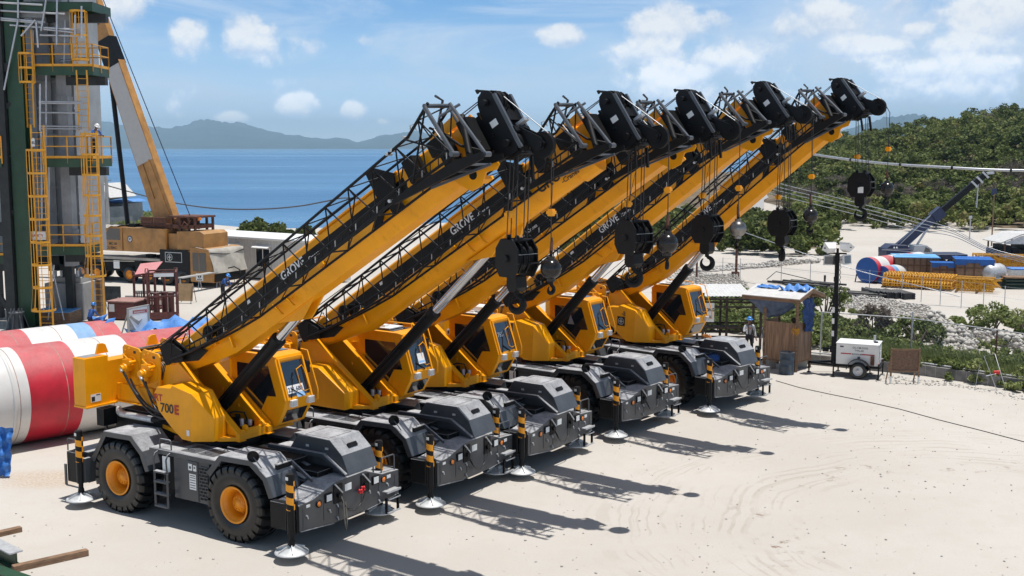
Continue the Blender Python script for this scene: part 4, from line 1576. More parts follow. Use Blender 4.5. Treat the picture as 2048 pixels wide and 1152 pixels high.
    for k in range(1, 6):
        zb, zl, ub, ul = HB[k]
        P, Q = build_ropes(roots[k], k, zb, zl, ub, ul)
        nth = {1: 'nearest', 2: 'second', 3: 'middle', 4: 'fourth', 5: 'farthest'}[k]
        b = blk if k == 1 else copy_tree(blk)
        b.location = P
        b.rotation_euler = (0, 0, R(CRANES[k][3] + {1: -16, 2: -20, 3: -8, 4: -2, 5: 10}[k]))
        bs = {1: .96, 2: .98, 3: .90, 4: .94, 5: .96}[k]
        b.scale = (bs, bs, bs)
        for hk in b.children:
            if hk.name.split('.')[0] == 'hook': hk.rotation_euler = (0, 0, R({1: 20, 2: 50, 3: 45, 4: -48, 5: 22}[k]))
        if k == 5:
            lp = MB()
            lp.box(-.02, .16, -.2915, -.2885, -.66, -.46)
            lp.build('label_plate', WHITE, b)
        tag(b, {1: 'black octagonal hook block hanging from the nearest crane in front of yellow booms', 2: 'black hook block of the second crane, hanging above an orange cab',
                3: 'black hook block of the middle crane, hanging over the green scrub', 4: 'black hook block of the fourth crane, its hook seen edge on',
                5: 'rightmost black hook block, white patch on its side plate, against the wooded hill'}[k], 'hook block', 'hook blocks hanging from the cranes')
        l = bal if k == 1 else copy_tree(bal)
        l.location = Q
        l.rotation_euler = (0, 0, R(40 * k))
        tag(l, {1: 'glossy black ball weight with small hook hanging from the nearest crane', 2: 'largest black ball weight, second from the left, on the second crane', 3: 'worn silver ball weight hanging from the middle crane',
                4: 'dark ball weight of the fourth crane, above the light tower', 5: 'rightmost black ball weight against the wooded hill'}[k], 'ball weight', 'ball weights hanging from the cranes')
        if k == 2: l.scale = (1.15, 1.15, 1.15)
        if k == 3:
            for c in l.children:
                if c.name.split('.')[0] == 'ball_weight':
                    c.data = c.data.copy()
                    c.data.materials[0] = SILVERM
    return roots


BLUE_LT = mat('pale_blue_sheet', (0.30, 0.52, 0.80), 0.5, var=0.1)
CR_ROOTS = build_all_cranes()

# ------------------------------------------------------------------ ground, sea, far coast, hill
rng = np.random.default_rng(11)


def smooth(x, a, b):
    t = np.clip((np.asarray(x, float) - a) / (b - a), 0, 1)
    return t * t * (3 - 2 * t)


_W = rng.uniform(-1, 1, (40, 4))


def wob(X, Y, f):
    """cheap smooth pseudo noise, about -1..1"""
    r = 0
    for i in range(10):
        a, b, c, d = _W[i]
        r = r + np.sin(f * (X * (1.3 * a + .4) + Y * (1.3 * b + .3)) * 6 + 6 * c) * np.cos(f * (X * b - Y * a) * 5 + 6 * d)
    return r / 5.0


def hill_h(X, Y):
    X, Y = np.asarray(X, float), np.asarray(Y, float)
    edge = 92 + 30 * smooth(X, 25, 37)                     # foot of the wood
    top = np.clip(3.0 + (X - 52) * .17, 0.0, 30.0)
    h = smooth(Y, edge, edge + 118) * top
    h = h + (smooth(Y, edge, edge + 20) * wob(X * .02, Y * .02, 1.0) * .5)
    back = 1 - smooth(Y, 300, 420)
    return h * back * smooth(X - .215 * Y, -2, 10)


def ground_material():
    m = bpy.data.materials.new('pale_coral_sand')
    m.use_nodes = True
    t = NT(m.node_tree)
    b = m.node_tree.nodes['Principled BSDF']
    P = t.n('ShaderNodeTexCoord').outputs['Object']
    n1 = t.noise(P, .09, 5, .6)
    n2 = t.noise(P, 1.1, 6, .65)
    n3 = t.noise(P, 14.0, 5, .7)
    c = t.mix(t.ramp(n1, .35, .65), (.475, .438, .390, 1), (.525, .488, .440, 1))
    c = t.mix(t.ramp(n2, .42, .75, 0, .38), c, (.47, .415, .355, 1))
    c = t.mix(t.ramp(n3, .46, .72, 0, .30), c, (.43, .385, .34, 1))
    # curved tyre tracks on the open part of the yard
    CX, CY = TRACK
    d = t.vmath('LENGTH', t.vmath('MULTIPLY', t.vmath('SUBTRACT', P, (CX, CY, 0)), (1, 1, 0)), out=1)
    dw = t.math('ADD', d, t.math('MULTIPLY', t.math('SUBTRACT', t.noise(P, .25, 3, .5), .5), 1.6))
    wave = t.n('ShaderNodeTexWave', wave_type='BANDS', bands_direction='X')
    cb = t.n('ShaderNodeCombineXYZ')
    t.l(dw, cb.inputs[0])
    t.l(cb.outputs[0], wave.inputs[0])
    wave.inputs['Scale'].default_value = .85
    wave.inputs['Distortion'].default_value = 9.0
    wave.inputs['Detail'].default_value = 4.0
    wave.inputs['Detail Scale'].default_value = 2.2
    ring = t.math('MULTIPLY', t.ramp(d, 4.5, 6.2), t.ramp(d, 11.5, 9.0))
    trk = t.math('MULTIPLY', t.math('MULTIPLY', t.ramp(wave.outputs[1], .62, .97), ring), t.ramp(t.noise(P, .42, 5, .62), .44, .62))
    c = t.mix(t.math('MULTIPLY', trk, .44), c, (.36, .305, .25, 1))
    # strewn brown soil along one of the tracks
    g1 = t.noise(t.vmath('MULTIPLY', P, (1, 1, 1)), 1.9, 6, .72)
    band = t.math('MULTIPLY', t.ramp(dw, 5.2, 5.9), t.ramp(dw, 7.4, 6.5))
    soil = t.math('MULTIPLY', t.math('MULTIPLY', t.ramp(g1, .54, .66), band), t.ramp(t.noise(P, .5, 3, .5), .44, .60))
    c = t.mix(t.math('MULTIPLY', soil, .85), c, (.20, .125, .085, 1))
    # ochre stain beside the nearest crane
    for (sx, sy, r, col, f) in ((-12.6, 30.6, 2.1, (.44, .30, .18, 1), .75), (-9.5, 29.9, 1.2, (.46, .34, .22, 1), .5)):
        dd = t.vmath('LENGTH', t.vmath('MULTIPLY', t.vmath('SUBTRACT', P, (sx, sy, 0)), (1, 1.6, 0)), out=1)
        k = t.math('MULTIPLY', t.ramp(t.math('ADD', dd, t.math('MULTIPLY', n2, 1.8)), r + .8, r - .4), t.ramp(n3, .38, .62))
        c = t.mix(t.math('MULTIPLY', k, f), c, col)
    # scattered dark crumbs
    vor = t.n('ShaderNodeTexVoronoi')
    vor.inputs['Scale'].default_value = 2.2
    t.l(P, vor.inputs['Vector'])
    cr = t.math('MULTIPLY', t.ramp(vor.outputs['Distance'], .075, .045), t.ramp(t.noise(P, .6, 3, .5), .50, .58))
    c = t.mix(t.math('MULTIPLY', cr, .75), c, (.15, .12, .10, 1))
    t.l(c, b.inputs['Base Color'])
    b.inputs['Roughness'].default_value = .95
    b.inputs['Specular IOR Level'].default_value = .1
    bn = t.n('ShaderNodeBump')
    bn.inputs['Strength'].default_value = .35
    bn.inputs['Distance'].default_value = .03
    hh = t.math('ADD', t.math('MULTIPLY', n3, .5), t.math('MULTIPLY', t.math('ADD', n2, t.math('MULTIPLY', trk, -.6)), .8))
    t.l(hh, bn.inputs['Height'])
    t.l(bn.outputs[0], b.inputs['Normal'])
    return m


TRACK = (G(2080, 1075).x, G(2080, 1075).y)
SAND = ground_material()
# one sheet for the land, its edge falling to the sea
coast = [(-900, -200), (900, -200), (1500, 300), (900, 700), (300, 520), (130, 420), (76, 300), (46, 200), (24, 165), (4, 152), (-14, 132), (-28, 128), (-40, 140), (-52, 160),
         (-72, 172), (-110, 190), (-200, 260), (-900, 400)]
mb = MB()
n_ = len(coast)
mb.add([(x, y, 0) for x, y in coast] + [(x * 1.03, y * 1.06 + 4, -5.5) for x, y in coast], [tuple(range(n_))] + [(i, n_ + i, n_ + (i + 1) % n_, (i + 1) % n_) for i in range(n_)])
tag(mb.build('ground', SAND), kind='structure')


def sea_material():
    m = bpy.data.materials.new('sea_water')
    m.use_nodes = True
    t = NT(m.node_tree)
    b = m.node_tree.nodes['Principled BSDF']
    P = t.n('ShaderNodeTexCoord').outputs['Object']
    st = t.noise(t.vmath('MULTIPLY', P, (.0009, .0045, 1)), 1.0, 6, .62)
    c = t.mix(t.ramp(st, .36, .66), (.040, .135, .275, 1), (.080, .215, .375, 1))
    t.l(c, b.inputs['Base Color'])
    t.val(b.inputs['Roughness'], t.ramp(st, .35, .70, .34, .22))
    b.inputs['IOR'].default_value = 1.33
    bn = t.n('ShaderNodeBump')
    bn.inputs['Strength'].default_value = .9
    bn.inputs['Distance'].default_value = .8
    h = t.math('ADD', t.noise(t.vmath('MULTIPLY', P, (.10, .22, 1)), 1.0, 6, .65), t.math('MULTIPLY', t.noise(t.vmath('MULTIPLY', P, (.013, .035, 1)), 1.0, 4, .6), 1.6))
    t.l(h, bn.inputs['Height'])
    t.l(bn.outputs[0], b.inputs['Normal'])
    return m


mb = MB()
mb.add([(-21000, 60, -4), (21000, 60, -4), (21000, 20300, -4), (-21000, 20300, -4)], [(0, 1, 2, 3)])
tag(mb.build('sea', sea_material()), kind='structure')


def far_range(name, prof, D, depth, seed, extra=0.0):
    r = np.random.default_rng(seed)
    px = np.array([p[0] for p in prof], float)
    py = np.array([p[1] for p in prof], float)
    xs = np.linspace(px[0], px[-1], 420)
    ys = np.interp(xs, px, py)
    X = (xs - 1024) / FOC * D
    ridge = (295 - ys) / FOC * D + 12
    rows = 26
    V = []
    for j in range(rows):
        t = j / (rows - 1)
        Y = D - depth * .75 + depth * t
        shape = np.sin(math.pi * min(1.0, t / .75) / 2) ** 1.2 if t <= .75 else 1 - ((t - .75) / .25) ** 2
        nz = sum(np.sin(X / D * f * (1 + .2 * k) + k * 1.7 + t * 5 * (k + 1) * .5 + r.uniform(0, 6)) * a for k, (f, a) in enumerate(((60, .5), (130, .32), (260, .22), (520, .14), (900, .07))))
        h = ridge * shape * (1 + .16 * nz * (1 - abs(2 * t - 1.5) * .5) * (t < .74)) - 6
        scale = (Y / D) if t <= .75 else 1
        V.append(np.stack([X * scale, np.full_like(X, Y), h], 1))
    V = np.concatenate(V)
    n = len(xs)
    idx = np.arange((rows - 1) * n).reshape(rows - 1, n)[:, :-1].ravel()
    F = np.stack([idx, idx + 1, idx + n + 1, idx + n], 1)
    return tag(fast_mesh(name, V, F, FARHILL, smooth=True), kind='structure')


FARHILL = mat('far_forest', (0.036, 0.050, 0.046), 0.95, var=0.5, vscale=.004, spec=.1)
far_range('far_coast', [(-500, 262), (-200, 250), (0, 243), (120, 240), (165, 239), (205, 247), (262, 254), (330, 257), (372, 257), (392, 250), (406, 246), (422, 244), (446, 246), (472, 248), (512, 256), (545, 263), (575, 271), (600, 273),
                        (625, 276), (650, 279), (678, 276), (700, 280), (716, 285), (738, 280), (762, 274), (795, 268), (815, 264), (838, 266), (870, 273), (930, 281), (1010, 288), (1100, 293), (1180, 296)], 14500, 5200, 3)
far_range('far_hills', [(1500, 296), (1590, 284), (1660, 268), (1700, 256), (1738, 246), (1775, 240), (1806, 237), (1842, 238), (1880, 242), (1930, 246), (1990, 250), (2080, 256), (2200, 262), (2500, 280)], 9800, 3600, 5)

# hill behind the yard
HILLM = mat('scrub_soil', (0.16, 0.125, 0.085), 0.95, var=0.35, vscale=.25, bump=.3, bscale=3, spec=.1)
nx, ny = 150, 110
gx, gy = np.meshgrid(np.linspace(8, 330, nx), np.linspace(84, 440, ny))
gz = hill_h(gx, gy) - .25 + .27 * (hill_h(gx, gy) > .05)
V = np.stack([gx.ravel(), gy.ravel(), gz.ravel()], 1)
ii = np.arange((ny - 1) * nx).reshape(ny - 1, nx)[:, :-1].ravel()
tag(fast_mesh('hill', V, np.stack([ii, ii + 1, ii + nx + 1, ii + nx], 1), HILLM, smooth=True), kind='structure')


# ------------------------------------------------------------------ foliage
def foliage_material(name, dark, mid, light, dead=None):
    m = bpy.data.materials.new(name)
    m.use_nodes = True
    nt = m.node_tree
    t = NT(nt)
    b = nt.nodes['Principled BSDF']
    at = t.n('ShaderNodeAttribute', attribute_name='tint')
    r = t.n('ShaderNodeValToRGB')
    cr = r.color_ramp
    cr.elements[0].position, cr.elements[0].color = 0.0, (*dark, 1)
    cr.elements[1].position, cr.elements[1].color = 0.92, (*light, 1)
    e = cr.elements.new(.5)
    e.color = (*mid, 1)
    if dead:
        e = cr.elements.new(1.0)
        e.color = (*dead, 1)
    t.l(at.outputs['Fac'], r.inputs[0])
    t.l(r.outputs[0], b.inputs['Base Color'])
    b.inputs['Roughness'].default_value = .7
    b.inputs['Specular IOR Level'].default_value = .25
    tr = t.n('ShaderNodeBsdfTranslucent')
    t.l(r.outputs[0], tr.inputs[0])
    mx = t.n('ShaderNodeMixShader')
    mx.inputs[0].default_value = .28
    t.l(b.outputs[0], mx.inputs[1])
    t.l(tr.outputs[0], mx.inputs[2])
    t.l(mx.outputs[0], nt.nodes['Material Output'].inputs[0])
    return m


LEAF = foliage_material('scrub_leaves', (.048, .066, .018), (.135, .165, .045), (.25, .275, .085), (.30, .19, .11))
WEED = foliage_material('weed_leaves', (.095, .125, .036), (.22, .26, .085), (.36, .38, .17), (.36, .25, .16))
TWIG = foliage_material('dry_twigs', (.075, .060, .048), (.15, .122, .10), (.27, .23, .19))
BARK = mat('grey_bark', (0.14, 0.11, 0.085), 0.9, var=0.3, vscale=6)


def quads(C, size, r, flat=0.25, aspect=1.0):
    """one randomly turned quad per centre"""
    n = len(C)
    a = r.normal(size=(n, 3))
    a /= np.linalg.norm(a, axis=1, keepdims=True)
    nrm = r.normal(size=(n, 3))
    nrm[:, 2] += flat * 3
    nrm /= np.linalg.norm(nrm, axis=1, keepdims=True)
    u = np.cross(nrm, a)
    u /= np.linalg.norm(u, axis=1, keepdims=True)
    v = np.cross(nrm, u)
    s = (size * r.uniform(.6, 1.3, n))[:, None]
    u, v = u * s * .5, v * s * .5 * aspect
    V = np.stack([C - u - v * .6, C + u * .3 - v, C + u + v * .5, C - u * .2 + v], 1).reshape(-1, 3)
    F = np.arange(4 * n).reshape(n, 4)
    return V, F


def crown(c, rx, rz, nclump, per, leaf, r, tint, ry=None):
    """leaf clumps through an uneven ellipsoid; returns centres, tints"""
    ry = rx if ry is None else ry
    d = r.normal(size=(nclump, 3))
    d /= np.linalg.norm(d, axis=1, keepdims=True)
    d[:, 2] = np.where(d[:, 2] < -.35, -d[:, 2], d[:, 2])
    rad = r.uniform(.45, 1.0, nclump) ** .6
    K = np.asarray(c)[None] + d * rad[:, None] * np.array([rx, ry, rz])
    kr = r.uniform(.20, .40, nclump) * (rx + rz) * .5
    L = r.normal(size=(nclump, per, 3))
    L /= np.linalg.norm(L, axis=2, keepdims=True) + 1e-9
    L *= (r.uniform(.25, 1, (nclump, per)) ** .45)[..., None]
    L[..., 2] *= .75
    P = K[:, None, :] + L * kr[:, None, None]
    tt = tint + r.normal(0, .12, nclump)[:, None] + r.normal(0, .10, (nclump, per))
    return P.reshape(-1, 3), np.clip(tt.reshape(-1), 0, .95)


def foliage_object(name, parts, mat_, leaf, r, parent=None, flat=.25, aspect=1.0):
    P = np.concatenate([p for p, _ in parts])
    T = np.concatenate([q for _, q in parts])
    V, F = quads(P, leaf, r, flat, aspect)
    return fast_mesh(name, V, F, mat_, np.repeat(T, 4), parent)


def tree_thing(name, label, cat, x, y, z, h, w, seed, tint=.45, leaf=.28, clumps=26, per=60, group=None, material=None, trunk=True):
    r = np.random.default_rng(seed)
    root = thing(name, label, cat, (x, y, z), 0, group)
    parts = [crown((0, 0, h * (.60 if trunk else .46)), w * .5, h * (.42 if trunk else .50), clumps, per, leaf, r, tint)]
    foliage_object('crown', parts, material or LEAF, leaf, r, root)
    mb = MB()
    k = 3 if trunk else 5
    for i in range(k):
        a = 6.28 * i / k + r.uniform(0, 1)
        q = r.uniform(.15, .32) * w
        mb.tube([(.05 * math.cos(a), .05 * math.sin(a), -.1), (q * .4 * math.cos(a), q * .4 * math.sin(a), h * .3), (q * math.cos(a), q * math.sin(a), h * .72)], [.09 * h / 4 + .02, .06 * h / 4 + .015, .015], 6)
    mb.build('trunk', BARK, root)
    return root


# --- the wood on the hillside: one mass of scrub forest
r = np.random.default_rng(21)
parts, twigs, n_t = [], [], 0
for i in range(5200):
    Y = 90 + 215 * r.uniform() ** 1.25
    X = r.uniform(.20, .56) * Y
    edge = 93 + 31 * float(smooth(X, 25, 37))
    if Y < edge + r.uniform(0, 3): continue
    if X < .228 * Y + 2 and Y > 120: continue
    # leave the bare shelf and the pale road free
    px = 1024 + FOC * X / (Y * cp + 9 * sp_)
    if 1490 < px < 1572 and 118 < Y < 235: continue
    z = float(hill_h(X, Y))
    w = r.uniform(2.4, 5.0) * (1 + .25 * (Y > 160))
    h = r.uniform(1.6, 3.2) * (1 + .55 * float(smooth(Y, 110, 200)))
    if px < 1640: h *= .72
    dry = float(wob(np.array(X * .012), np.array(Y * .02), 1.3)) + .75 * math.exp(-((Y - 165) / 24.0) ** 2) > .62
    if n_t > 640: break
    n_t += 1
    if dry and r.uniform() < .72:
        twigs.append(crown((X, Y, z + h * .45), w * .55, h * .55, 10, 55, .3, r, r.uniform(.3, .7)))
        if r.uniform() < .6: parts.append(crown((X, Y, z + h * .5), w * .4, h * .4, 4, 40, .3, r, r.uniform(.2, .5)))
    else:
        tint = np.clip(r.normal(.46, .20), .05, .88)
        parts.append(crown((X, Y, z + h * .42), w * .55, h * .60, 13, 42, .34, r, tint))
tag(foliage_object('hillside_wood', parts, LEAF, .40, r, flat=.35), kind='stuff', label='dense green scrub wood covering the hillside', cat='wood')
tag(foliage_object('dry_thicket', twigs, TWIG, .62, r, flat=0.0, aspect=.10), kind='stuff', label='grey leafless thicket on the hillside', cat='thicket')
# scrub along the shore behind the cranes
parts = []
for i in range(170):
    X, Y = r.uniform(-6, 38), r.uniform(100, 146)
    if X > 22 and Y > 88 + 0: pass
    if X < -.05 * Y + 2: continue
    if X > .235 * Y: continue
    h, w = r.uniform(1.0, 2.3), r.uniform(2.5, 5.0)
    parts.append(crown((X, Y, h * .40), w * .55, h * .62, 12, 50, .3, r, np.clip(r.normal(.45, .14), .1, .8)))
tag(foliage_object('shore_scrub', parts, LEAF, .30, r, flat=.35), kind='stuff', label='low green scrub along the shore behind the cranes', cat='scrub')

# ------------------------------------------------------------------ right side: scrub strip, guard booth, light tower, storage yard
def polyY(px0, py0, px1, py1):
    a, b = G(px0, py0), G(px1, py1)
    return a, b


WALLP = [G(1300, 706), G(1600, 727), G(1850, 752), G(2047, 782), G(2300, 822)]


def wall_y(X):
    return float(np.interp(X, [p.x for p in WALLP], [p.y for p in WALLP]))


BLOCKW = mat('cement_block', (0.20, 0.19, 0.18), 0.9, var=0.25, vscale=3, bump=.3, bscale=14)
mb = MB()
for i in range(1, 4):
    a, b = WALLP[i], WALLP[i + 1]
    d = (b - a).normalized()
    n_ = Vector((-d.y, d.x, 0)) * .2
    mb.m(0).hexa([a, b, b + n_, a + n_, a + Vector((0, 0, .42)), b + Vector((0, 0, .42)), b + n_ + Vector((0, 0, .42)), a + n_ + Vector((0, 0, .42))])
    L = (b - a).length
    for k in range(int(L / .42)):
        p = a + d * (.42 * k) - n_ * .02
        mb.m(1).hexa([p - n_ * .02, p + d * .02 - n_ * .02, p + d * .02, p, p - n_ * .02 + Vector((0, 0, .41)), p + d * .02 - n_ * .02 + Vector((0, 0, .41)), p + d * .02 + Vector((0, 0, .41)), p + Vector((0, 0, .41))])
tag(mb.build('low_wall', [BLOCKW, CONC]), 'low grey block wall edging the yard below the weeds', 'wall')
mb = MB()
mb.tube([p + Vector((.05, .25, .47)) for p in WALLP[1:]], .035, 6)
tag(mb.build('pipe', GALV), 'thin grey pipe laid along the top of the low wall', 'pipe')
# chain-link fence behind the wall
fn = thing('chain_link_fence', 'thin wire fence with leaning grey posts above the low wall', 'fence', G(1820, 728))
o0 = G(1820, 728)
FP = [(1640, 712, 1.95), (1820, 728, 1.95), (1988, 757, 1.95), (2170, 790, 1.95)]
FW = [G(a, b) - o0 for a, b, c in FP]
for i, p in enumerate(FW):
    m_ = MB()
    m_.cyl(p, p + Vector((.03, 0, 1.95 if i != 1 else 2.2)), .035, n=8)
    m_.build('fence_post', RUST if i == 2 else GALV, fn)
m_ = MB()
for i in range(3):
    m_.tube([FW[i] + Vector((0, 0, 1.93)), FW[i + 1] + Vector((0, 0, 1.93))], .025, 6)
m_.build('top_rail', GALV, fn)
m_ = MB()
for i in range(3):
    a, b = FW[i], FW[i + 1]
    L = (b - a).length
    d = (b - a) / L
    for k in range(int(L / .16)):
        p = a + d * (.16 * k)
        q = p + d * min(.95, L - .16 * k)
        f = (q - p).length / .95
        m_.bar(p + Vector((0, 0, .45)), q + Vector((0, 0, .45 + 1.45 * f)), .003, .003)
        p2 = b - d * (.16 * k)
        q2 = p2 - d * min(.95, L - .16 * k)
        m_.bar(p2 + Vector((0, 0, .45)), q2 + Vector((0, 0, .45 + 1.45 * f)), .003, .003)
m_.build('wire_mesh', GALV, fn)

# weeds, creepers and bushes between wall and yard
r = np.random.default_rng(5)


def in_poly(px, py, poly):
    c = False
    j = len(poly) - 1
    for i in range(len(poly)):
        xi, yi = poly[i]
        xj, yj = poly[j]
        if (yi > py) != (yj > py) and px < (xj - xi) * (py - yi) / (yj - yi) + xi: c = not c
        j = i
    return c


GREEN = [G(*p) for p in [(1300, 640), (1395, 596), (1480, 588), (1560, 612), (1660, 648), (1720, 660), (1800, 690), (1840, 716), (1920, 724), (2000, 722), (2120, 730), (2300, 760), (2300, 822), (2047, 782), (1850, 751), (1700, 735), (1620, 688), (1500, 668), (1300, 660)]]
GREEN = [(p.x, p.y) for p in GREEN]
SPARSE = [(G(*p).x, G(*p).y) for p in [(1660, 612), (1860, 640), (2120, 650), (2300, 690), (2300, 760), (2000, 725), (1800, 690)]]


def leaves_in(poly, n, hmin, hmax, dens, rad=.5, per=46):
    xs, ys = [p[0] for p in poly], [p[1] for p in poly]
    out, c = [], 0
    while c < n:
        X, Y = r.uniform(min(xs), max(xs)), r.uniform(min(ys), max(ys))
        if not in_poly(X, Y, poly): continue
        c += 1
        g = float(wob(np.array(X * .12), np.array(Y * .12), 1.0))
        if r.uniform() > dens + .5 * g: continue
        h = r.uniform(hmin, hmax) * (1 + .35 * g)
        out.append(crown((X, Y, h * .42), r.uniform(.6, 1.4) * rad, h * .62, 6, per, .1, r, np.clip(r.normal(.42, .16) + .1 * g, .05, .9)))
    return out


parts = leaves_in(GREEN, 950, .22, .72, .80, .62) + leaves_in(SPARSE, 260, .12, .40, .30, .5)
tag(foliage_object('undergrowth', parts, WEED, .13, r, flat=.25), kind='stuff', label='tangle of green weeds between the low wall and the yard', cat='weeds')
# long grass blades along the wall
nb = 26000
X = r.uniform(14.2, 24, nb)
Yw = np.interp(X, [p.x for p in WALLP], [p.y for p in WALLP])
Y = Yw + .35 + np.abs(r.normal(0, 1, nb)) * 1.9
keep = (wob(X * .25, Y * .25, 1.0) > -.35)
X, Y = X[keep], Y[keep]
nb = len(X)
h = r.uniform(.35, .95, nb)
a = r.uniform(0, 6.28, nb)
ln = r.uniform(.05, .45, nb) * h
B0 = np.stack([X, Y, np.zeros(nb)], 1)
wv = np.stack([np.cos(a), np.sin(a), np.zeros(nb)], 1) * .012
b2 = r.uniform(0, 6.28, nb)
tip = B0 + np.stack([np.cos(b2) * ln, np.sin(b2) * ln, h], 1)
mid = (B0 + tip) / 2 + np.array([0, 0, .08])
V = np.stack([B0 - wv, B0 + wv, mid + wv * .8, tip], 1).reshape(-1, 3)
tt = np.clip(r.normal(.62, .16, nb), .2, .92)
tag(fast_mesh('long_grass', V, np.arange(4 * nb).reshape(nb, 4), WEED, np.repeat(tt, 4)), kind='stuff', label='long yellow green grass growing behind the low wall', cat='grass')
tree_thing('bush', 'round reddish green bush by the rusty fence post', 'bush', G(1985, 668).x, G(1985, 668).y, 0, 1.5, 2.6, 31, .5, .12, 26, 70, None, WEED, False)
tree_thing('bush', 'dark green bush beside the light tower mast', 'bush', G(1650, 640).x, G(1650, 640).y, 0, 1.9, 2.4, 32, .15, .14, 24, 70, None, WEED, False)
tree_thing('bush', 'sprawling purple tinged bush behind the brown board', 'bush', G(1745, 680).x, G(1745, 680).y, 0, 1.7, 2.0, 33, .62, .12, 20, 60, None, TWIG, False)
tree_thing('bush', 'dark bush at the left foot of the white rubble', 'bush', G(1835, 690).x, G(1835, 690).y, 0, 1.3, 2.6, 34, .12, .14, 24, 70, None, WEED, False)
tree_thing('bush', 'scrawny bush with pinkish twigs at the right edge', 'bush', G(2040, 672).x, G(2040, 672).y, 0, 1.3, 2.4, 35, .66, .12, 16, 60, None, WEED, False)

# white coral rubble
ROCK = mat('coral_rubble', (0.47, 0.44, 0.40), 0.95, var=.18, vscale=2.5, bump=.4, bscale=12, spec=.1)


def rocks(name, label, poly_px, n, smin, smax, seed, ridge=0.0):
    rr = np.random.default_rng(seed)
    poly = [(G(*p).x, G(*p).y) for p in poly_px]
    xs, ys = [p[0] for p in poly], [p[1] for p in poly]
    base = np.array([(0, 0, 1), (.9, 0, .2), (.3, .85, .2), (-.75, .5, .2), (-.7, -.55, .2), (.3, -.85, .2), (.5, .3, -.7), (-.5, .1, -.7), (.1, -.5, -.7)])
    fc = np.array([(0, 1, 2), (0, 2, 3), (0, 3, 4), (0, 4, 5), (0, 5, 1), (1, 6, 2), (2, 7, 3), (2, 6, 7), (3, 7, 4), (4, 8, 5), (4, 7, 8), (5, 6, 1), (5, 8, 6), (6, 8, 7)])
    V, F, c = [], [], 0
    cx, cy = np.mean(xs), np.mean(ys)
    while c < n:
        X, Y = rr.uniform(min(xs), max(xs)), rr.uniform(min(ys), max(ys))
        if not in_poly(X, Y, poly): continue
        s = smin + (smax - smin) * rr.uniform() ** 4
        q = base * (1 + rr.uniform(-.28, .28, base.shape)) * s * np.array([1.2, 1, .8])
        a = rr.uniform(0, 6.28)
        q = np.stack([q[:, 0] * math.cos(a) - q[:, 1] * math.sin(a), q[:, 0] * math.sin(a) + q[:, 1] * math.cos(a), q[:, 2]], 1)
        z = s * .35 + ridge * max(0, float(wob(np.array(X * .1), np.array(Y * .1), 1.0)) + .35) * rr.uniform()
        V.append(q + np.array([X, Y, z]))
        F.append(fc + 9 * c)
        c += 1
    return tag(fast_mesh(name, np.concatenate(V), np.concatenate(F), ROCK), kind='stuff', label=label, cat='rubble')


rocks('rubble', 'white coral gravel bank behind the farthest crane', [(1300, 585), (1345, 562), (1400, 548), (1470, 556), (1500, 575), (1490, 592), (1420, 600), (1340, 604)], 7000, .015, .10, 3, .5)
rocks('rubble', 'band of white stones edging the storage yard', [(1690, 585), (1760, 598), (1860, 622), (1870, 640), (1800, 640), (1720, 630), (1660, 606)], 5200, .015, .11, 4, .35)
rocks('rubble', 'heap of white broken rock among the weeds', [(1855, 632), (1890, 648), (1930, 675), (1958, 708), (1915, 712), (1870, 690), (1850, 660)], 2400, .02, .22, 6, .9)
rocks('rubble', 'row of white rocks below the reddish bush', [(1950, 664), (1990, 668), (2045, 690), (2048, 706), (1990, 690), (1950, 680)], 700, .03, .22, 7, .5)
rocks('rubble', 'line of white boulders along the far edge of the fill', [(1330, 552), (1400, 537), (1500, 530), (1640, 521), (1640, 526), (1500, 538), (1400, 546), (1340, 562)], 2600, .02, .18, 8, .3)
rocks('rubble', 'loose stones scattered along the foot of the low wall', [(1770, 770), (1900, 772), (2047, 800), (2047, 790), (1850, 758), (1700, 742)], 420, .015, .06, 9, 0)

rocks('loose_stones', 'small loose stones scattered over the open sand yard', [(-60, 1200), (-60, 960), (120, 1010), (560, 1130), (900, 1020), (1240, 880), (1440, 830), (1560, 770), (2100, 800), (2150, 1200)], 1500, .006, .035, 13, 0)

# --- guard booth
PLANK = mat('red_brown_plank', (0.30, 0.185, 0.115), 0.8, var=.35, vscale=2.2, stretch=(7, 7, .5), bump=.2, bscale=20)
ROOFW = mat('pale_roof_sheet', (0.60, 0.585, 0.56), 0.55, var=.08, vscale=4, streak=.2, streakcol=(.35, .28, .2))
z0 = .42
A0, C0, B0_ = G(1537, 717, z0), G(1592, 724, z0), G(1634, 718, z0)
booth = thing('guard_booth', 'small open-sided plank guard booth with a pale gable roof', 'booth', (C0.x, C0.y, 0))
ua = (A0 - C0); ub_ = (B0_ - C0)
ua.z = ub_.z = 0
La, Lb_ = 1.42, 1.25
ua.normalize(); ub_ = Vector((-ua.y, ua.x, 0)) * (1 if ub_.dot(Vector((-ua.y, ua.x, 0))) > 0 else -1)


def BP(a, b, z): return ua * a + ub_ * b + Vector((0, 0, z))


def wall_planks(mb, p, q, za, zb_, n, t=.03):
    d = (q - p) / n
    nn = d.normalized().cross(Vector((0, 0, 1))) * t
    for i in range(n):
        a, b = p + d * (i + .02), p + d * (i + .98)
        k = .006 * ((i * 7) % 3)
        e = nn * (1 + k * 10)
        mb.hexa([a + Vector((0, 0, za)), b + Vector((0, 0, za)), b + e + Vector((0, 0, za)), a + e + Vector((0, 0, za)),
                 a + Vector((0, 0, zb_)), b + Vector((0, 0, zb_)), b + e + Vector((0, 0, zb_)), a + e + Vector((0, 0, zb_))])


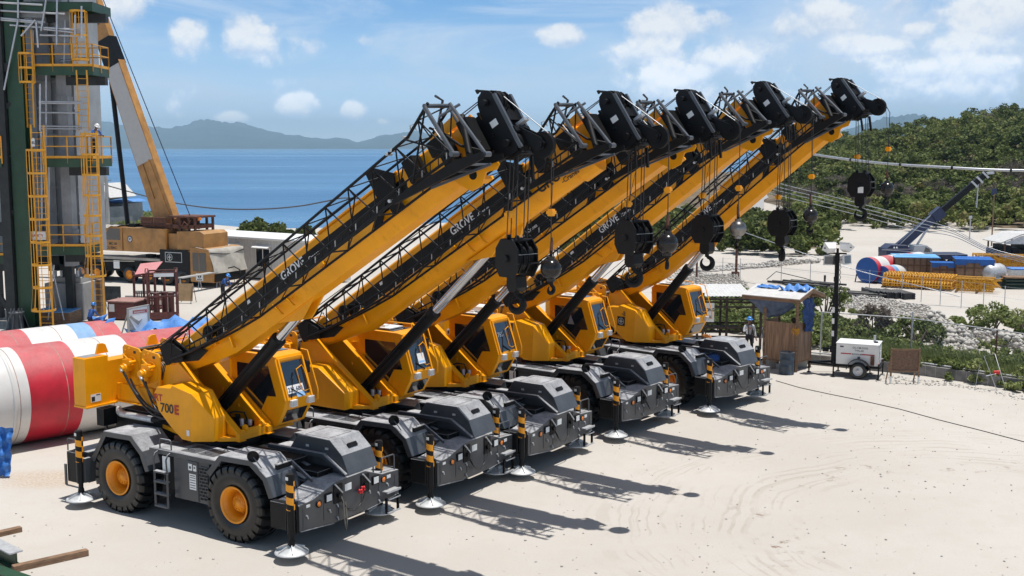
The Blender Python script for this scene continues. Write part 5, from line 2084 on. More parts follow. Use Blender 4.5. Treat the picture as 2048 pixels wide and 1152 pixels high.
m_ = MB()
wall_planks(m_, BP(La, 0, 0), BP(0, 0, 0), z0, 1.98, 11)
wall_planks(m_, BP(0, 0, 0), BP(0, Lb_, 0), z0, 1.98, 9)
wall_planks(m_, BP(La, Lb_, 0), BP(La, 0, 0), z0, 1.98, 9)
m_.build('plank_wall', PLANK, booth)
m_ = MB()
for (a, b) in ((0, 0), (La, 0), (0, Lb_), (La, Lb_)):
    q = BP(a, b, 0)
    m_.box(q.x - .05, q.x + .05, q.y - .05, q.y + .05, 0.02, 2.96)
for (p, q) in ((BP(0, 0, 2.9), BP(La, 0, 2.9)), (BP(0, 0, 2.9), BP(0, Lb_, 2.9)), (BP(0, 0, .40), BP(La, 0, .40)), (BP(0, 0, .40), BP(0, Lb_, .40))):
    m_.bar(p, q, .06, .10)
m_.build('booth_post', WOOD, booth)
m_ = MB()
# gable roof, ridge along ua
o = .50
ra, rb = -.35, La + .75
zl, zr = 3.02, 3.34
mid_b = Lb_ * .5
for (b0, b1) in ((-o - .1, mid_b), (Lb_ + o, mid_b)):
    p = [BP(ra, b0, zl), BP(rb, b0, zl), BP(rb, b1, zr), BP(ra, b1, zr)]
    up = Vector((0, 0, .035))
    m_.m(0).hexa([*p, *[q + up for q in p]])
    m_.m(1).bar(BP(ra, b0, zl - .06), BP(rb, b0, zl - .06), .04, .13)
    m_.bar(BP(ra, b0, zl - .06), BP(ra, b1, zr - .06), .04, .14)
m_.build('roof', [ROOFW, WOOD], booth)
m_ = MB()
for q in (BP(.25, .15, 0), BP(La - .2, .2, 0), BP(.3, Lb_ - .1, 0)):
    m_ = MB()
    m_.box(q.x - .2, q.x + .2, q.y - .15, q.y + .15, 0.01, .38)
    m_.build('footing_block', CONC, booth)


def tarp(name, label, p00, p10, p11, p01, sag, seed, m=BLUE_TARP, nu=16, nv=12, amp=.05, loc=None):
    """crumpled sheet between four corners, with a thickness"""
    rr = np.random.default_rng(seed)
    P = [Vector(p) for p in (p00, p10, p11, p01)]
    c = sum(P, Vector()) / 4
    V = []
    nrm = (P[1] - P[0]).cross(P[3] - P[0]).normalized()
    for j in range(nv + 1):
        for i in range(nu + 1):
            u, v = i / nu, j / nv
            q = (P[0] * (1 - u) + P[1] * u) * (1 - v) + (P[3] * (1 - u) + P[2] * u) * v
            w = math.sin(math.pi * u) * math.sin(math.pi * v)
            n_ = (math.sin(u * 17 + v * 9 + seed) + math.sin(v * 23 - u * 7 + seed * 2) + rr.uniform(-.8, .8)) * amp
            V.append(q - c + nrm * n_ * .6 + Vector((0, 0, -sag * w)))
    F = [(j * (nu + 1) + i, j * (nu + 1) + i + 1, (j + 1) * (nu + 1) + i + 1, (j + 1) * (nu + 1) + i) for j in range(nv) for i in range(nu)]
    n0 = len(V)
    V2 = V + [q + nrm * .008 for q in V]
    F2 = F + [tuple(reversed([x + n0 for x in f])) for f in F]
    k = MB()
    k.add(V2, F2, True)
    ob = k.build(name, m)
    ob.location = c
    return tag(ob, label, 'tarpaulin')


ob = Vector((C0.x, C0.y, 0))
tarp('tarpaulin', 'dark blue tarpaulin hanging over the right side of the booth', ob + BP(-.10, .25, 2.92), ob + BP(-.10, Lb_ + .08, 2.92), ob + BP(-.14, Lb_ - .05, 1.55), ob + BP(-.16, .38, 1.62), 0, 3,
     mat('navy_tarpaulin', (0.018, 0.055, 0.19), .5, var=.3, vscale=5, bump=.5, bscale=8), amp=.07)
tarp('tarpaulin', 'blue grey tarpaulin drooping across the booth opening', ob + BP(La + .62, -.25, 2.82), ob + BP(.35, -.02, 2.90), ob + BP(.30, .5, 2.55), ob + BP(La + .1, .45, 2.0), .35, 5, mat('grey_tarpaulin', (.06, .09, .16), .5, var=.3, vscale=5, bump=.4), amp=.04)
tarp('tarpaulin', 'crumpled blue tarpaulin lying on the booth roof', ob + BP(.9, .1, 3.30), ob + BP(-.30, .1, 3.30), ob + BP(-.32, .95, 3.36), ob + BP(.7, .8, 3.40), -.05, 7, BLUE_TARP, amp=.10)
tarp('tarpaulin', 'strip of blue and white sheeting on the left of the booth roof', ob + BP(2.0, .2, 3.28), ob + BP(1.0, .2, 3.30), ob + BP(1.0, .42, 3.40), ob + BP(1.9, .42, 3.38), -.03, 9, BLUE_TARP, nv=5, amp=.04)
# coil of yellow rope on the booth corner
m_ = MB()
rr = np.random.default_rng(9)
for k in range(16):
    a = rr.uniform(0, 6.28)
    m_.tube([(.03 * math.cos(a), -.02, .05), (.13 * math.cos(a), -.07, .12 * math.sin(a) + .05), (.17 * math.cos(a + .4), -.05, .20 * math.sin(a + .4) - .02), (.05 * math.cos(a), -.02, -.12)], .013, 5)
ro = m_.build('rope_coil', mat('yellow_rope', (.55, .27, .03), .8, var=.2))
ro.location = ob + BP(.02, -.10, 1.72)
tag(ro, 'yellow rope bundle hung on the corner of the guard booth', 'rope')

# --- oil drum by the booth
p = G(1573, 748)
dr = thing('oil_drum', 'faded dark blue oil drum standing in front of the booth', 'drum', p)
DRUMM = mat('faded_blue_drum', (.030, .050, .075), .55, var=.35, vscale=4, dust_sheen=.6, streak=.6, streakcol=(.20, .20, .20))
m_ = MB()
prof = [(.001, 0), (.29, 0), (.295, .02), (.285, .04), (.285, .30), (.297, .32), (.297, .34), (.285, .36), (.285, .58), (.297, .60), (.297, .62), (.285, .64), (.285, .86), (.295, .88), (.295, .90), (.27, .90), (.265, .875), (.001, .875)]
m_.lathe(prof, n=32)
m_.build('drum_shell', DRUMM, dr)
m_ = MB()
m_.cyl((.12, .1, .875), (.12, .1, .90), .03, n=10)
m_.build('bung', RUST, dr)

# --- roofed shelter with benches and the parking sign
s0 = G(1452, 690)
sh_ = thing('open_shelter', 'open timber shelter with a low white corrugated roof', 'shelter', s0)
DARKW = mat('dark_timber', (.045, .030, .022), .8, var=.3, vscale=5)
m_ = MB()
P1, P2, P3 = AT(1405, 692, 51.2) - s0, Vector((0, 0, 0)), AT(1520, 695, 51.0) - s0
for q in (P1, P2, P3):
    for dy in (0, 1.6):
        k = MB()
        k.box(q.x - .05, q.x + .05, q.y + dy - .05, q.y + dy + .05, 0, 2.35)
        k.build('shelter_post', DARKW, sh_)
m_ = MB()
for z in (.55, .95, 1.9, 2.25):
    for dy in (0, 1.6):
        m_.bar(Vector((P1.x - .6, P1.y + dy, z)), Vector((P3.x, P3.y + dy, z)), .05, .08)
m_.box(P1.x, P2.x + .6, .2, .6, .78, .84)
m_.build('bench_rail', DARKW, sh_)
m_ = MB()
nx_ = 40
x0_, x1_ = P1.x - 1.2, P3.x - .25
V, F = [], []
for i in range(nx_ + 1):
    x = x0_ + (x1_ - x0_) * i / nx_
    zz = .025 * (i % 2)
    for (y, z) in ((-.55, 2.30), (2.3, 2.52)):
        V += [(x, y, z + zz), (x, y, z + zz + .02)]
for i in range(nx_):
    a, b = 4 * i, 4 * (i + 1)
    F += [(a, a + 2, b + 2, b), (a + 1, b + 1, b + 3, a + 3), (a, b, b + 1, a + 1), (a + 2, a + 3, b + 3, b + 2)]
m_.add(V, F)
m_.build('roof', ROOFW, sh_)
sp = AT(1412, 625, 50.4)
sg = thing('parking_sign', 'white parking area sign on the shelter beside the farthest cab', 'sign', (sp.x, sp.y, 0), R(-6))
m_ = MB()
m_.box(-.36, .36, 0, .02, sp.z - .42, sp.z + .42)
m_.build('board', WHITE, sg)
m_ = MB()
m_.m(0).text('PARKING', frame((-.31, -.004, sp.z + .06), (1, 0, 0), (0, 0, 1)), .19, .002, .006, sx=.84)
m_.m(1).text('AREA', frame((-.16, -.004, sp.z - .26), (1, 0, 0), (0, 0, 1)), .19, .002, .006, sx=.84)
m_.build('sign_lettering', [BLKTXT, RUST], sg)
m_ = MB()
m_.box(-.03, .03, .021, .06, .02, sp.z + .3)
m_.build('sign_post', DARKW, sg)

# --- light tower trailer
tw = thing('light_tower', 'white mobile light tower trailer with a tall black mast and four floodlights', 'light tower', G(1720, 752), R(-24))
wb = MB()
wb.box(-.88, .72, -.50, .62, .52, 1.32)
wb.box(-.90, .74, -.52, .64, 1.32, 1.37)
body = wb.build('body', WHITE, tw, bevel=.02, seg=2)
d = MB()
d.m(0).box(-.70, -.30, -.506, -.501, .93, .975)
d.m(0).box(.10, .58, -.506, -.501, .93, .975)
d.m(1).text('TWL-02', frame((-.18, -.503, 1.06), (1, 0, 0), (0, 0, 1)), .10, .001, .002)
d.m(1).text('CC-CM-DOG', frame((-.26, -.503, 1.17), (1, 0, 0), (0, 0, 1)), .10, .001, .002)
d.m(1).text('MAGNUM', frame((-.28, -.503, .92), (1, 0, 0), (0, 0, 1)), .085, .001, .001)
d.m(2).box(-.74, -.60, -.506, -.501, 1.20, 1.25)
d.m(1).box(-.06, .04, -.508, -.501, .74, .86)
d.build('body_lettering', [REDTXT, STEELBAR, NAVY], body)
d = MB()
d.m(0).box(.721, .728, -.28, .18, .74, 1.12)
d.m(1)
for i in range(7):
    d.box(.728, .745, -.28, .18, .745 + .054 * i, .770 + .054 * i)
d.build('louvre', [BLACK, WHITE], body)
for y in (-.42, .54):
    l = MB()
    l.box(.722, .75, y - .05, y + .05, .56, .62)
    l.build('tail_lamp', REDL, body)
d = MB()
d.m(0).cyl((.48, .28, 1.37), (.48, .28, 1.62), .05, n=12)
d.m(1).cyl((.56, .05, 1.37), (.56, .05, 1.42), .09, .07, n=12)
d.m(2).tube([(.50, -.53, .62), (.50, -.56, .9), (.54, -.53, .95)], .02, 6)
d.m(3).box(.44, .58, -.57, -.51, .55, .92)
d.build('exhaust_stack', [GALV, BLACK, STEELBAR, RUST], body)
c = MB()
c.m(0).box(-1.0, .80, -.40, .46, .40, .50)
for y in (-.4, .46):
    c.bar((-1.0, y, .45), (-2.0, .03, .42), .08, .08)
c.tube([(-2.0, .03, .42), (-2.0, .03, .05)], .03, 8)
c.box(-2.07, -1.93, -.04, .10, 0.0, .03)
c.cyl((0, -.55, .30), (0, .65, .30), .04, n=8)
for (x, y) in ((-.95, -.62), (.76, -.62), (.78, .66), (-.95, .70)):
    c.cyl((x, y, .03), (x, y, .62), .03, n=8)
    c.cyl((x, y, 0), (x, y, .03), .08, n=10)
    c.bar((x, y, .50), (x, y * .6, .46), .05, .05)
c.build('trailer_chassis', [BLACK], tw)
for y in (-.66, .74):
    w = bpy.data.objects.new('wheel', None)
    COL.objects.link(w)
    w.parent = tw
    w.location = (0, y, .33)
    w.rotation_euler = (0, 0, 0 if y < 0 else math.pi)
    k = MB(); k.lathe([(.19, -.09), (.24, -.10), (.31, -.095), (.33, -.06), (.33, .06), (.31, .095), (.2, .09)], axis=(0, 1, 0), n=32); k.build('tyre', RUBBER, w)
    k = MB(); k.lathe([(.195, -.085), (.185, -.095), (.165, -.06), (.12, -.05), (.06, -.06), (.05, -.09), (.001, -.095)], axis=(0, 1, 0), n=24)
    for q in range(8):
        a = .785 * q
        k.cyl((.135 * math.cos(a), -.056, .135 * math.sin(a)), (.135 * math.cos(a), -.060, .135 * math.sin(a)), .018, n=8)
    k.build('rim', GALV, w)
    k = MB()
    P = [(.46 * math.cos(R(t)), .46 * math.sin(R(t))) for t in range(-5, 186, 15)]
    for i in range(len(P) - 1):
        k.prism([P[i], P[i + 1], (P[i + 1][0] * .95, P[i + 1][1] * .95), (P[i][0] * .95, P[i][1] * .95)], -.13, .12, 'y')
    f_ = k.build('mudguard', BLACK, w)
m_ = MB()
mx, my = -1.02, -.05
m_.m(0).box(mx - .10, mx + .10, my - .10, my + .10, .45, 3.2)
m_.box(mx - .08, mx + .08, my - .08, my + .08, 3.2, 4.85)
m_.box(mx - .16, mx + .16, my - .14, my + .14, .9, 1.15)
m_.cyl((mx - .2, my - .12, 1.0), (mx - .42, my - .12, 1.0), .09, n=12)
m_.m(1)
for z in (1.55, 2.05, 2.5):
    m_.box(mx - .115, mx - .02, my - .118, my - .101, z, z + .22)
m_.m(0)
for k in range(12):
    m_.tube([(mx + .11, my, 2.2 + .2 * k), (mx + .15, my + .03, 2.3 + .2 * k), (mx + .11, my, 2.4 + .2 * k)], .014, 5)
m_.bar((mx - .35, my, 4.85), (mx + .35, my, 4.85), .06, .06)
m_.cyl((mx, my, 4.7), (mx, my, 5.05), .05, n=10)
mast = m_.build('mast', [BLACK, WHITE], tw)
LENS = mat('floodlight_glass', (.10, .11, .12), .12, coat=.5)
for (dx, dz, tilt, yaw) in ((-.32, 5.10, 35, 215), (.34, 5.18, 60, 150), (-.30, 4.58, -8, 24), (.36, 4.62, 5, 60)):
    k = MB()
    k.m(0).hexa([(-.24, -.02, -.19), (.24, -.02, -.19), (.15, .24, -.12), (-.15, .24, -.12), (-.24, -.02, .19), (.24, -.02, .19), (.15, .24, .12), (-.15, .24, .12)])
    k.m(1).box(-.20, .20, -.032, -.022, -.15, .15)
    k.m(0)
    for (a0_, a1_, b0_, b1_) in ((-.25, -.205, -.20, .20), (.205, .25, -.20, .20), (-.205, .205, -.20, -.155), (-.205, .205, .155, .20)):
        k.box(a0_, a1_, -.045, -.0225, b0_, b1_)
    k.m(2).bar((-.26, .08, 0), (.26, .08, 0), .03, .03)
    f_ = k.build('floodlight', [GALV if dz < 4.6 else WHITE, LENS, BLACK], tw)
    f_.location = (mx + dx, my, dz)
    f_.rotation_euler = (R(-tilt), 0, R(yaw))

# --- brown board, easel
p0, p1 = G(1779, 767), G(1838, 768)
bd = thing('notice_board', 'blank brown plywood notice board on short white-footed legs', 'board', (p0 + p1) / 2, math.atan2((p1 - p0).y, (p1 - p0).x))
hw = (p1 - p0).length / 2
m_ = MB(); m_.box(-hw + .03, hw - .03, -.01, .015, .52, 1.30)
m_.build('panel', mat('brown_panel', (.16, .095, .062), .85, var=.3, vscale=4, stretch=(3, 1, 3)), bd)
m_ = MB()
m_.m(0).box(-hw, hw, -.04, -.011, 1.30, 1.36).box(-hw, hw, -.04, -.011, .46, .52)
for x in (-hw, hw - .06):
    m_.m(0).box(x, x + .06, -.045, .02, .28, 1.38)
    m_.m(1).box(x, x + .06, -.045, .02, 0, .28)
    m_.m(0).bar((x + .03, .02, 1.1), (x + .03, .7, .02), .04, .04)
m_.build('board_frame', [WOOD, WHITE], bd)
p = G(1985, 778)
ea = thing('easel_frame', 'thin leaning metal frame with a red tag near the low wall', 'frame', p)
m_ = MB()
a, b = Vector((-.30, -.02, 0)), Vector((.25, 0, 0))
m_.tube([Vector((.02, -.35, 0)), Vector((-.36, .05, 1.25)), Vector((.06, .1, 1.33)), Vector((.42, -.20, 0))], .014, 6)
m_.tube([Vector((-.62, .1, 0)), Vector((-.45, .15, .95))], .010, 6)
m_.tube([Vector((-.32, -.12, .52)), Vector((.02, -.2, .62))], .02, 6)
m_.build('leg', GALV, ea)
m_ = MB(); m_.box(-.13, .13, -.04, .02, .60, .74)
q = m_.build('tag', mat('red_plastic', (.62, .012, .012), .4), ea, bevel=.03)
q.location = (.05, -.16, .0)

# hose lying across the yard
P = []
for (a, b) in ((1552, 762), (1600, 776), (1660, 789), (1720, 801), (1800, 819), (1880, 841), (1960, 861), (2047, 884), (2150, 905)):
    P.append(G(a, b) + Vector((0, 0, .012)))
m_ = MB(); m_.tube(P, .014, 6)
tag(m_.build('ground_cable', HOSE), 'thin dark cable lying across the open sand yard', 'cable')

# ------------------------------------------------------------------ storage yard
BLUED = mat('blue_end_cap', (.010, .085, .32), .5, var=.1)
REDB = mat('red_band_paint', (.50, .012, .030), .45, var=.16, vscale=1.5, dust_sheen=.55, dust_sheen_col=(.52, .30, .28), streak=.4, streakcol=(.22, .02, .02))
WHB = mat('white_band_paint', (.66, .64, .61), .45, var=.06, vscale=1.2, dust_sheen=.15, streak=.35, streakcol=(.36, .30, .24))
BLB = mat('blue_band_paint', (.10, .28, .52), .5, var=.12, dust_sheen=.5, dust_sheen_col=(.45, .55, .65))


WELD = mat('weld_line', (.32, .20, .16), .6, var=.4, vscale=4)


def striped(name, label, c0, c1, rad, bands, group=None, cap=None, n=48, rings=()):
    """a lying steel tube section, its bands from c0 to c1; c0, c1 on the ground line"""
    c0, c1 = Vector(c0), Vector(c1)
    d = (c1 - c0)
    L = d.length
    root = thing(name, label, 'tube section', c0, math.atan2(d.y, d.x), group)
    tot = sum(b[1] for b in bands)
    x = 0
    k = MB()
    mats = [REDB, WHB, BLB, cap or BLACK]
    for (m__, w) in bands:
        x1 = x + w / tot * L
        k.m(m__).lathe([(rad, x), (rad, x1)], (0, 0, rad), (1, 0, 0), n)
        x = x1
    k.build('shell', mats, root)
    for xx in (0, L):
        k = MB()
        k.lathe([(rad * .999, xx), (rad * .9, xx + (.02 if xx else -.02)), (.001, xx + (.02 if xx else -.02))], (0, 0, rad), (1, 0, 0), n)
        k.build('end_cap', cap or WHB, root)
    if rad > 1.2:
        for q_ in np.arange(.7, L, 1.45):
            k = MB()
            k.lathe([(rad + .0005, q_ - .012), (rad + .006, q_), (rad + .0005, q_ + .012)], (0, 0, rad), (1, 0, 0), n)
            k.build('weld_seam', WELD, root)
    if rings:
        k = MB()
        for t in rings:
            k.lathe([(rad + .001, t - .05), (rad + .025, t - .045), (rad + .025, t + .045), (rad + .001, t + .05)], (0, 0, rad), (1, 0, 0), n)
        k.build('flange', WHB, root)
    return root


g_ = 'striped tube sections stored in the yard'
a = G(1733, 566)
striped('tube_section', 'larger red and white banded tube with a round blue end in the storage yard', a, a + Vector((4.9, 4.1, 0)), .86, [(0, .8), (1, 1.8), (0, 1.7), (1, 1.6), (2, .8), (1, .8), (2, .8), (0, .9), (1, 2)], None, BLUED)
a = G(1764, 568)
striped('tube_section', 'smaller banded tube with a round blue end beside the larger one', a, a + Vector((4.3, 3.6, 0)), .60, [(0, 1.0), (2, .7), (1, 2.4), (0, 1.2), (1, 3)], None, BLUED)

CRATEW = mat('crate_plywood', (.24, .155, .10), .85, var=.22, vscale=3, bump=.15)
CRATED = mat('crate_batten', (.14, .075, .045), .85, var=.25)


COVER = mat('blue_sheet_cover', (.012, .115, .42), .5, var=.12, vscale=3, bump=.2, bscale=4)
COVERP = mat('pale_blue_sheet_cover', (.16, .42, .72), .5, var=.1, vscale=3)


def crate(name, label, a, b, depth, h, cover, cells=6, drape=.35):
    a, b = Vector(a), Vector(b)
    d = b - a
    L = d.length
    root = thing(name, label, 'crate', a, math.atan2(d.y, d.x))
    k = MB(); k.box(0, L, 0, depth, .05, h); k.build('case', CRATEW, root)
    k = MB()
    for i in range(cells + 1):
        x = L * i / cells
        k.box(max(0, x - .04), min(L, x + .04), -.03, -.001, .05, h)
    for z in (.08, h * .35, h * .68):
        k.box(0, L, -.045, -.031, z, z + .08)
    for y in (0, depth * .5, depth - .08):
        k.box(L + .001, L + .03, y, y + .08, .05, h)
    k.build('batten', CRATED, root)
    if cover:
        k = MB()
        k.box(-.06, L + .06, -.08, depth + .06, h + .005, h + .05)
        if drape > 0:
            n = 14
            for i in range(n):
                x0, x1 = -.06 + (L + .12) * i / n, -.06 + (L + .12) * (i + 1) / n
                k.box(x0, x1 + .001 * 0, -.10, -.081, h + .03 - drape * (.65 if 3 < i < 9 else 1.0 + .1 * (i % 2)), h + .03)
            k.box(L + .061, L + .08, -.08, depth, h - drape * 1.1, h + .03)
        k.build('cover', COVER if drape > 0 else COVERP, root)
    return root


def XY(px, Y): return Vector(((px - 1024) / FOC * (Y * cp + 9 * sp_), Y, 0))


crate('crate', 'tall plywood crate with battens and a pale blue top', XY(1789, 76.9), XY(1877, 76.3), 2.6, 1.66, True, 7, 0)
crate('crate', 'low plywood crate under a blue cover, between two taller crates', XY(1863, 75.1), XY(1908, 74.8), 1.0, 1.46, True, 3, .28)
crate('crate', 'wide plywood crate under a deep blue tarpaulin cover on the right', XY(1910, 74.6), XY(1984, 74.0), 2.2, 1.74, True, 4, .34)

REBARY = mat('yellow_coated_bar', (.62, .30, .012), .5, var=.2, vscale=6)


def rebar_cage(name, label, a, b, rad, layers, n_rings, seed, boxy=False):
    rr = np.random.default_rng(seed)
    a, b = Vector(a), Vector(b)
    d = b - a
    L = d.length
    root = thing(name, label, 'rebar cage', a, math.atan2(d.y, d.x))
    for (y, z) in layers:
        k = MB()
        if boxy:
            for i in range(n_rings):
                x = L * (i + .5) / n_rings
                k.tube([(x, y, z), (x + rr.uniform(-.1, .1), y, z + 2 * rad)], .03, 5)
                k.bar((x, y, z + rad * rr.uniform(.4, 1.9)), (x + .5, y + rr.uniform(-.2, .2), z + rad * rr.uniform(.4, 1.9)), .05, .05)
            for t in (0.05, .5, 1.0, 1.5, 1.95):
                k.tube([(0, y, z + rad * t), (L, y, z + rad * t)], .03, 5)
        else:
            for i in range(n_rings):
                x = L * (i + rr.uniform(.3, .7)) / n_rings
                k.tube([(x, y + rad * math.cos(t), z + rad + rad * math.sin(t)) for t in np.linspace(0, 6.28, 13)], .038, 5)
            for t in np.linspace(0, 6.28, 9)[:-1]:
                k.tube([(0, y + rad * math.cos(t), z + rad + rad * math.sin(t)), (L, y + rad * math.cos(t), z + rad + rad * math.sin(t))], .028, 5)
        k.build('bar_cage', REBARY, root)
    k = MB()
    for i in range(int(L / 1.2) + 1):
        k.box(i * 1.2, i * 1.2 + .12, -.8, 1.4, 0.0, .1)
    k.build('skid', CRATED, root)
    return root


lay = [(y, .12 + z) for (y, z) in ((-.55, 0), (.10, 0), (.75, 0), (1.4, 0), (-.25, .36), (.4, .36), (1.05, .36))]
rebar_cage('rebar_cage', 'long stack of yellow reinforcement cages in front of the crates', XY(1768, 74.6), XY(1908, 72.4), .215, lay, 24, 1)
rebar_cage('rebar_cage', 'short boxy stack of yellow reinforcement bars under the wide crate', XY(1912, 72.0), XY(1987, 71.0), .40, [(-.5, .1), (0, .1), (.5, .12), (1, .1)], 14, 2, True)
rebar_cage('rebar_cage', 'far rusty yellow stack of cages beyond the blue bins', XY(1944, 83), XY(2075, 81.5), .62, [(0, .1), (.6, .1), (1.2, .1)], 26, 3, True)
# silver tank
a = XY(1982, 73.6)
tk = thing('tank', 'silver cylindrical tank lying right of the yellow bars', 'tank', a, R(14))
k = MB()
k.lathe([(.001, -.25), (.3, -.2), (.5, -.05), (.58, .1), (.58, 1.0), (.5, 1.2), (.3, 1.32), (.001, 1.36)], (0, .6, .95), (1, 0, 0), 28)
k.build('shell', GALV, tk)
k = MB()
for x in (.1, .9):
    k.box(x, x + .12, .2, 1.0, 0, .52)
k.box(-.3, 1.5, 0, 1.2, .0, .08)
k.cyl((.5, .6, 1.5), (.5, .6, 1.7), .1, n=12)
k.tube([(.3, -.02, .95), (.3, .02, .6), (.8, .0, .6)], .05, 8)
k.build('skid', GALV, tk)
for (nm, lb, px, Y, w, dpt, h, mm) in (('bin', 'pale grey bin with a blue lid by the silver tank', 2012, 84, 1.1, .9, .95, BLUE_TARP), ('bin', 'low white bin with a blue cover at the right edge', 2022, 80, 1.3, .9, .5, BLUE_TARP)):
    b_ = thing(nm, lb, 'bin', XY(px, Y), R(-8))
    k = MB(); k.hexa([(0, 0, 0), (w, 0, 0), (w, dpt, 0), (0, dpt, 0), (-.05, -.05, h), (w + .05, -.05, h), (w + .05, dpt + .05, h), (-.05, dpt + .05, h)]); k.build('tub', GALV, b_)
    k = MB(); k.box(-.1, w + .1, -.1, dpt + .1, h + .003, h + .12); k.build('lid', mm, b_, bevel=.03)
gb = thing('pipe_stack', 'dark green and rusty pipes stacked at the right edge of the yard', 'pipes', XY(2018, 73), R(-4))
k = MB()
for i in range(5):
    for j in range(3):
        k.cyl((-.2, .2 * i, .12 + .22 * j), (3.5, .2 * i, .12 + .22 * j), .1, n=8)
k.build('pipe_bundle', mat('dark_green_pipe', (.015, .035, .022), .5, var=.3), gb)
k = MB(); k.box(-.25, 3.6, -.1, 1.0, .70, .78); k.build('top_plank', WOOD, gb)
# black pipes on the sand
BP_ = mat('black_pipe', (.014, .015, .018), .45, var=.3, dust_sheen=.3)
rr = np.random.default_rng(3)
A_, B_ = G(1535, 566), G(1700, 580)
pp = thing('pipe_stack', 'long black pipes strewn over the sand behind the booth roof', 'pipes', A_)
k = MB()
for i in range(22):
    s = rr.uniform(0, .65)
    p = (B_ - A_) * s + Vector((rr.uniform(-.3, .3), rr.uniform(-.9, .9), .08 + .1 * (i % 3)))
    q = p + (B_ - A_) * rr.uniform(.25, .45) + Vector((0, rr.uniform(-.3, .3), 0))
    k.cyl(p, q, .07, n=7)
k.build('pipe_bundle', BP_, pp)
k = MB()
k.tube([(0, .3, .2), (.6, .2, .75), (2.4, -.2, .35), (3.2, -.3, .1)], .03, 5)
for i in range(7):
    x = rr.uniform(2, 9); k.cyl((x, -.02 * x, .1), (x + rr.uniform(-.1, .1), -.02 * x, rr.uniform(.4, .8)), .04, n=6)
k.build('upright_stub', BP_, pp)
A_, B_ = G(1690, 590), G(1838, 601)
pp = thing('pipe_stack', 'bundle of short black pipe lengths with cut ends facing the camera', 'pipes', A_)
k = MB()
for i in range(26):
    f = i / 26
    p = (B_ - A_) * f + Vector((0, rr.uniform(-.3, .3), 0))
    for j in range(3):
        if f > .42: k.cyl(p + Vector((0, 0, .08 + .12 * j)), p + Vector((-.25, 2.0, .08 + .12 * j)), .075, n=8)
for i in range(8):
    p = Vector((rr.uniform(-.3, .5), rr.uniform(-.5, .5), .08 + .1 * (i % 2)))
    k.cyl(p, p + (B_ - A_) * .45, .07, n=7)
k.build('pipe_bundle', BP_, pp)
# small yard fence: thin posts with one wire
yf = thing('wire_fence', 'line of thin posts and wire along the storage yard', 'fence', G(1480, 548))
o0 = G(1480, 548)
PP = []
for (px, py) in ((1445, 560), (1480, 562), (1562, 568), (1620, 572), (1675, 580), (1738, 590), (1803, 598), (1842, 604), (1880, 610), (1922, 616), (1966, 622), (2008, 628), (2060, 636)):
    p = G(px, py) - o0
    PP.append(p)
    k = MB(); k.cyl(p, p + Vector((0, 0, 1.55)), .022, n=6); k.build('fence_post', GALV, yf)
k = MB()
for z in (1.5, .9):
    k.tube([p + Vector((0, 0, z)) for p in PP], .006, 4)
k.build('fence_wire', GALV, yf)

# --- blue mobile crane in the far yard
bc = thing('truck_crane', 'distant dark blue mobile crane with a slim boom, black upper section', 'mobile crane', XY(1788, 88), R(0))
k = MB()
k.m(0).box(-.9, 5.2, -1.1, 1.1, .55, .95)
k.box(-.95, .9, -1.0, 1.0, .95, 1.35)
k.prism([(-.9, 1.35), (.9, 1.35), (.7, 1.62), (-.5, 1.66)], -.8, .8, 'y')
k.m(1).bar((-1.35, -1.05, 1.30), (1.4, -1.05, 1.12), .05, .06)
k.ball((-.35, -.9, 1.42), .09, 6)
k.ball((-.15, -.9, 1.42), .09, 6)
bcc = k.build('carrier', [NAVY, ALU], bc, bevel=.02)
for x in (-.4, .8, 3.0, 4.4):
    for y in (-.95, .95):
        k = MB()
        k.lathe([(.2, -.2), (.4, -.18), (.45, -.1), (.45, .1), (.4, .18), (.2, .2)], (x, y, .45), (0, 1, 0), 18)
        k.build('wheel', RUBBER, bc)
k = MB()
k.m(0).prism([(1.0, .95), (2.6, .95), (2.5, 1.35), (2.1, 1.62), (1.2, 1.60)], -1.0, .2, 'y')
k.m(1).prism([(1.9, 1.12), (2.4, 1.12), (2.3, 1.38), (2.0, 1.50)], -1.012, -1.001, 'y')
k.build('cab', [ALU, GLASS], bc)


def P97(px, py): return AT(px, py, 88) - Vector(bc.location)


b0, b1, b2 = P97(1793, 497), P97(1884, 421), P97(1972, 347)
k = MB()
k.m(0).bar(b0, b1, .52, .60)
k.bar(b1 - (b1 - b0).normalized() * .9, b1, .70, .80)
k.m(1).bar(b0 + Vector((-.05, -.27, .16)), b1 + Vector((-.5, -.27, .10)), .015, .06)
k.bar(b0 + Vector((.25, -.20, -.34)), b1 + Vector((-.3, -.2, -.42)), .05, .06)
k.build('boom', [NAVY, ALU], bc)
k = MB(); k.bar(b1, b2, .36, .42); k.build('inner_boom', BLACK, bc)
for t in (.72, .84, .97):
    k = MB()
    q = b1 + (b2 - b1) * t
    k.bar(q + Vector((-.25, -.22, .20)), q + Vector((.22, -.22, -.24)), .10, .14)
    k.build('boom_bracket', GALV, bc)
k = MB()
k.bar(b2, b2 + Vector((.55, 0, .06)), .4, .16)
k.tube([b2 + Vector((-.55, 0, -.35)), b2 + Vector((-.6, 0, -2.6))], .05, 6)
k.build('boom_head', GALV, bc)
k = MB(); k.bar(P97(1826, 502), P97(1862, 446), .13, .13); k.build('lift_cylinder', ALU, bc)

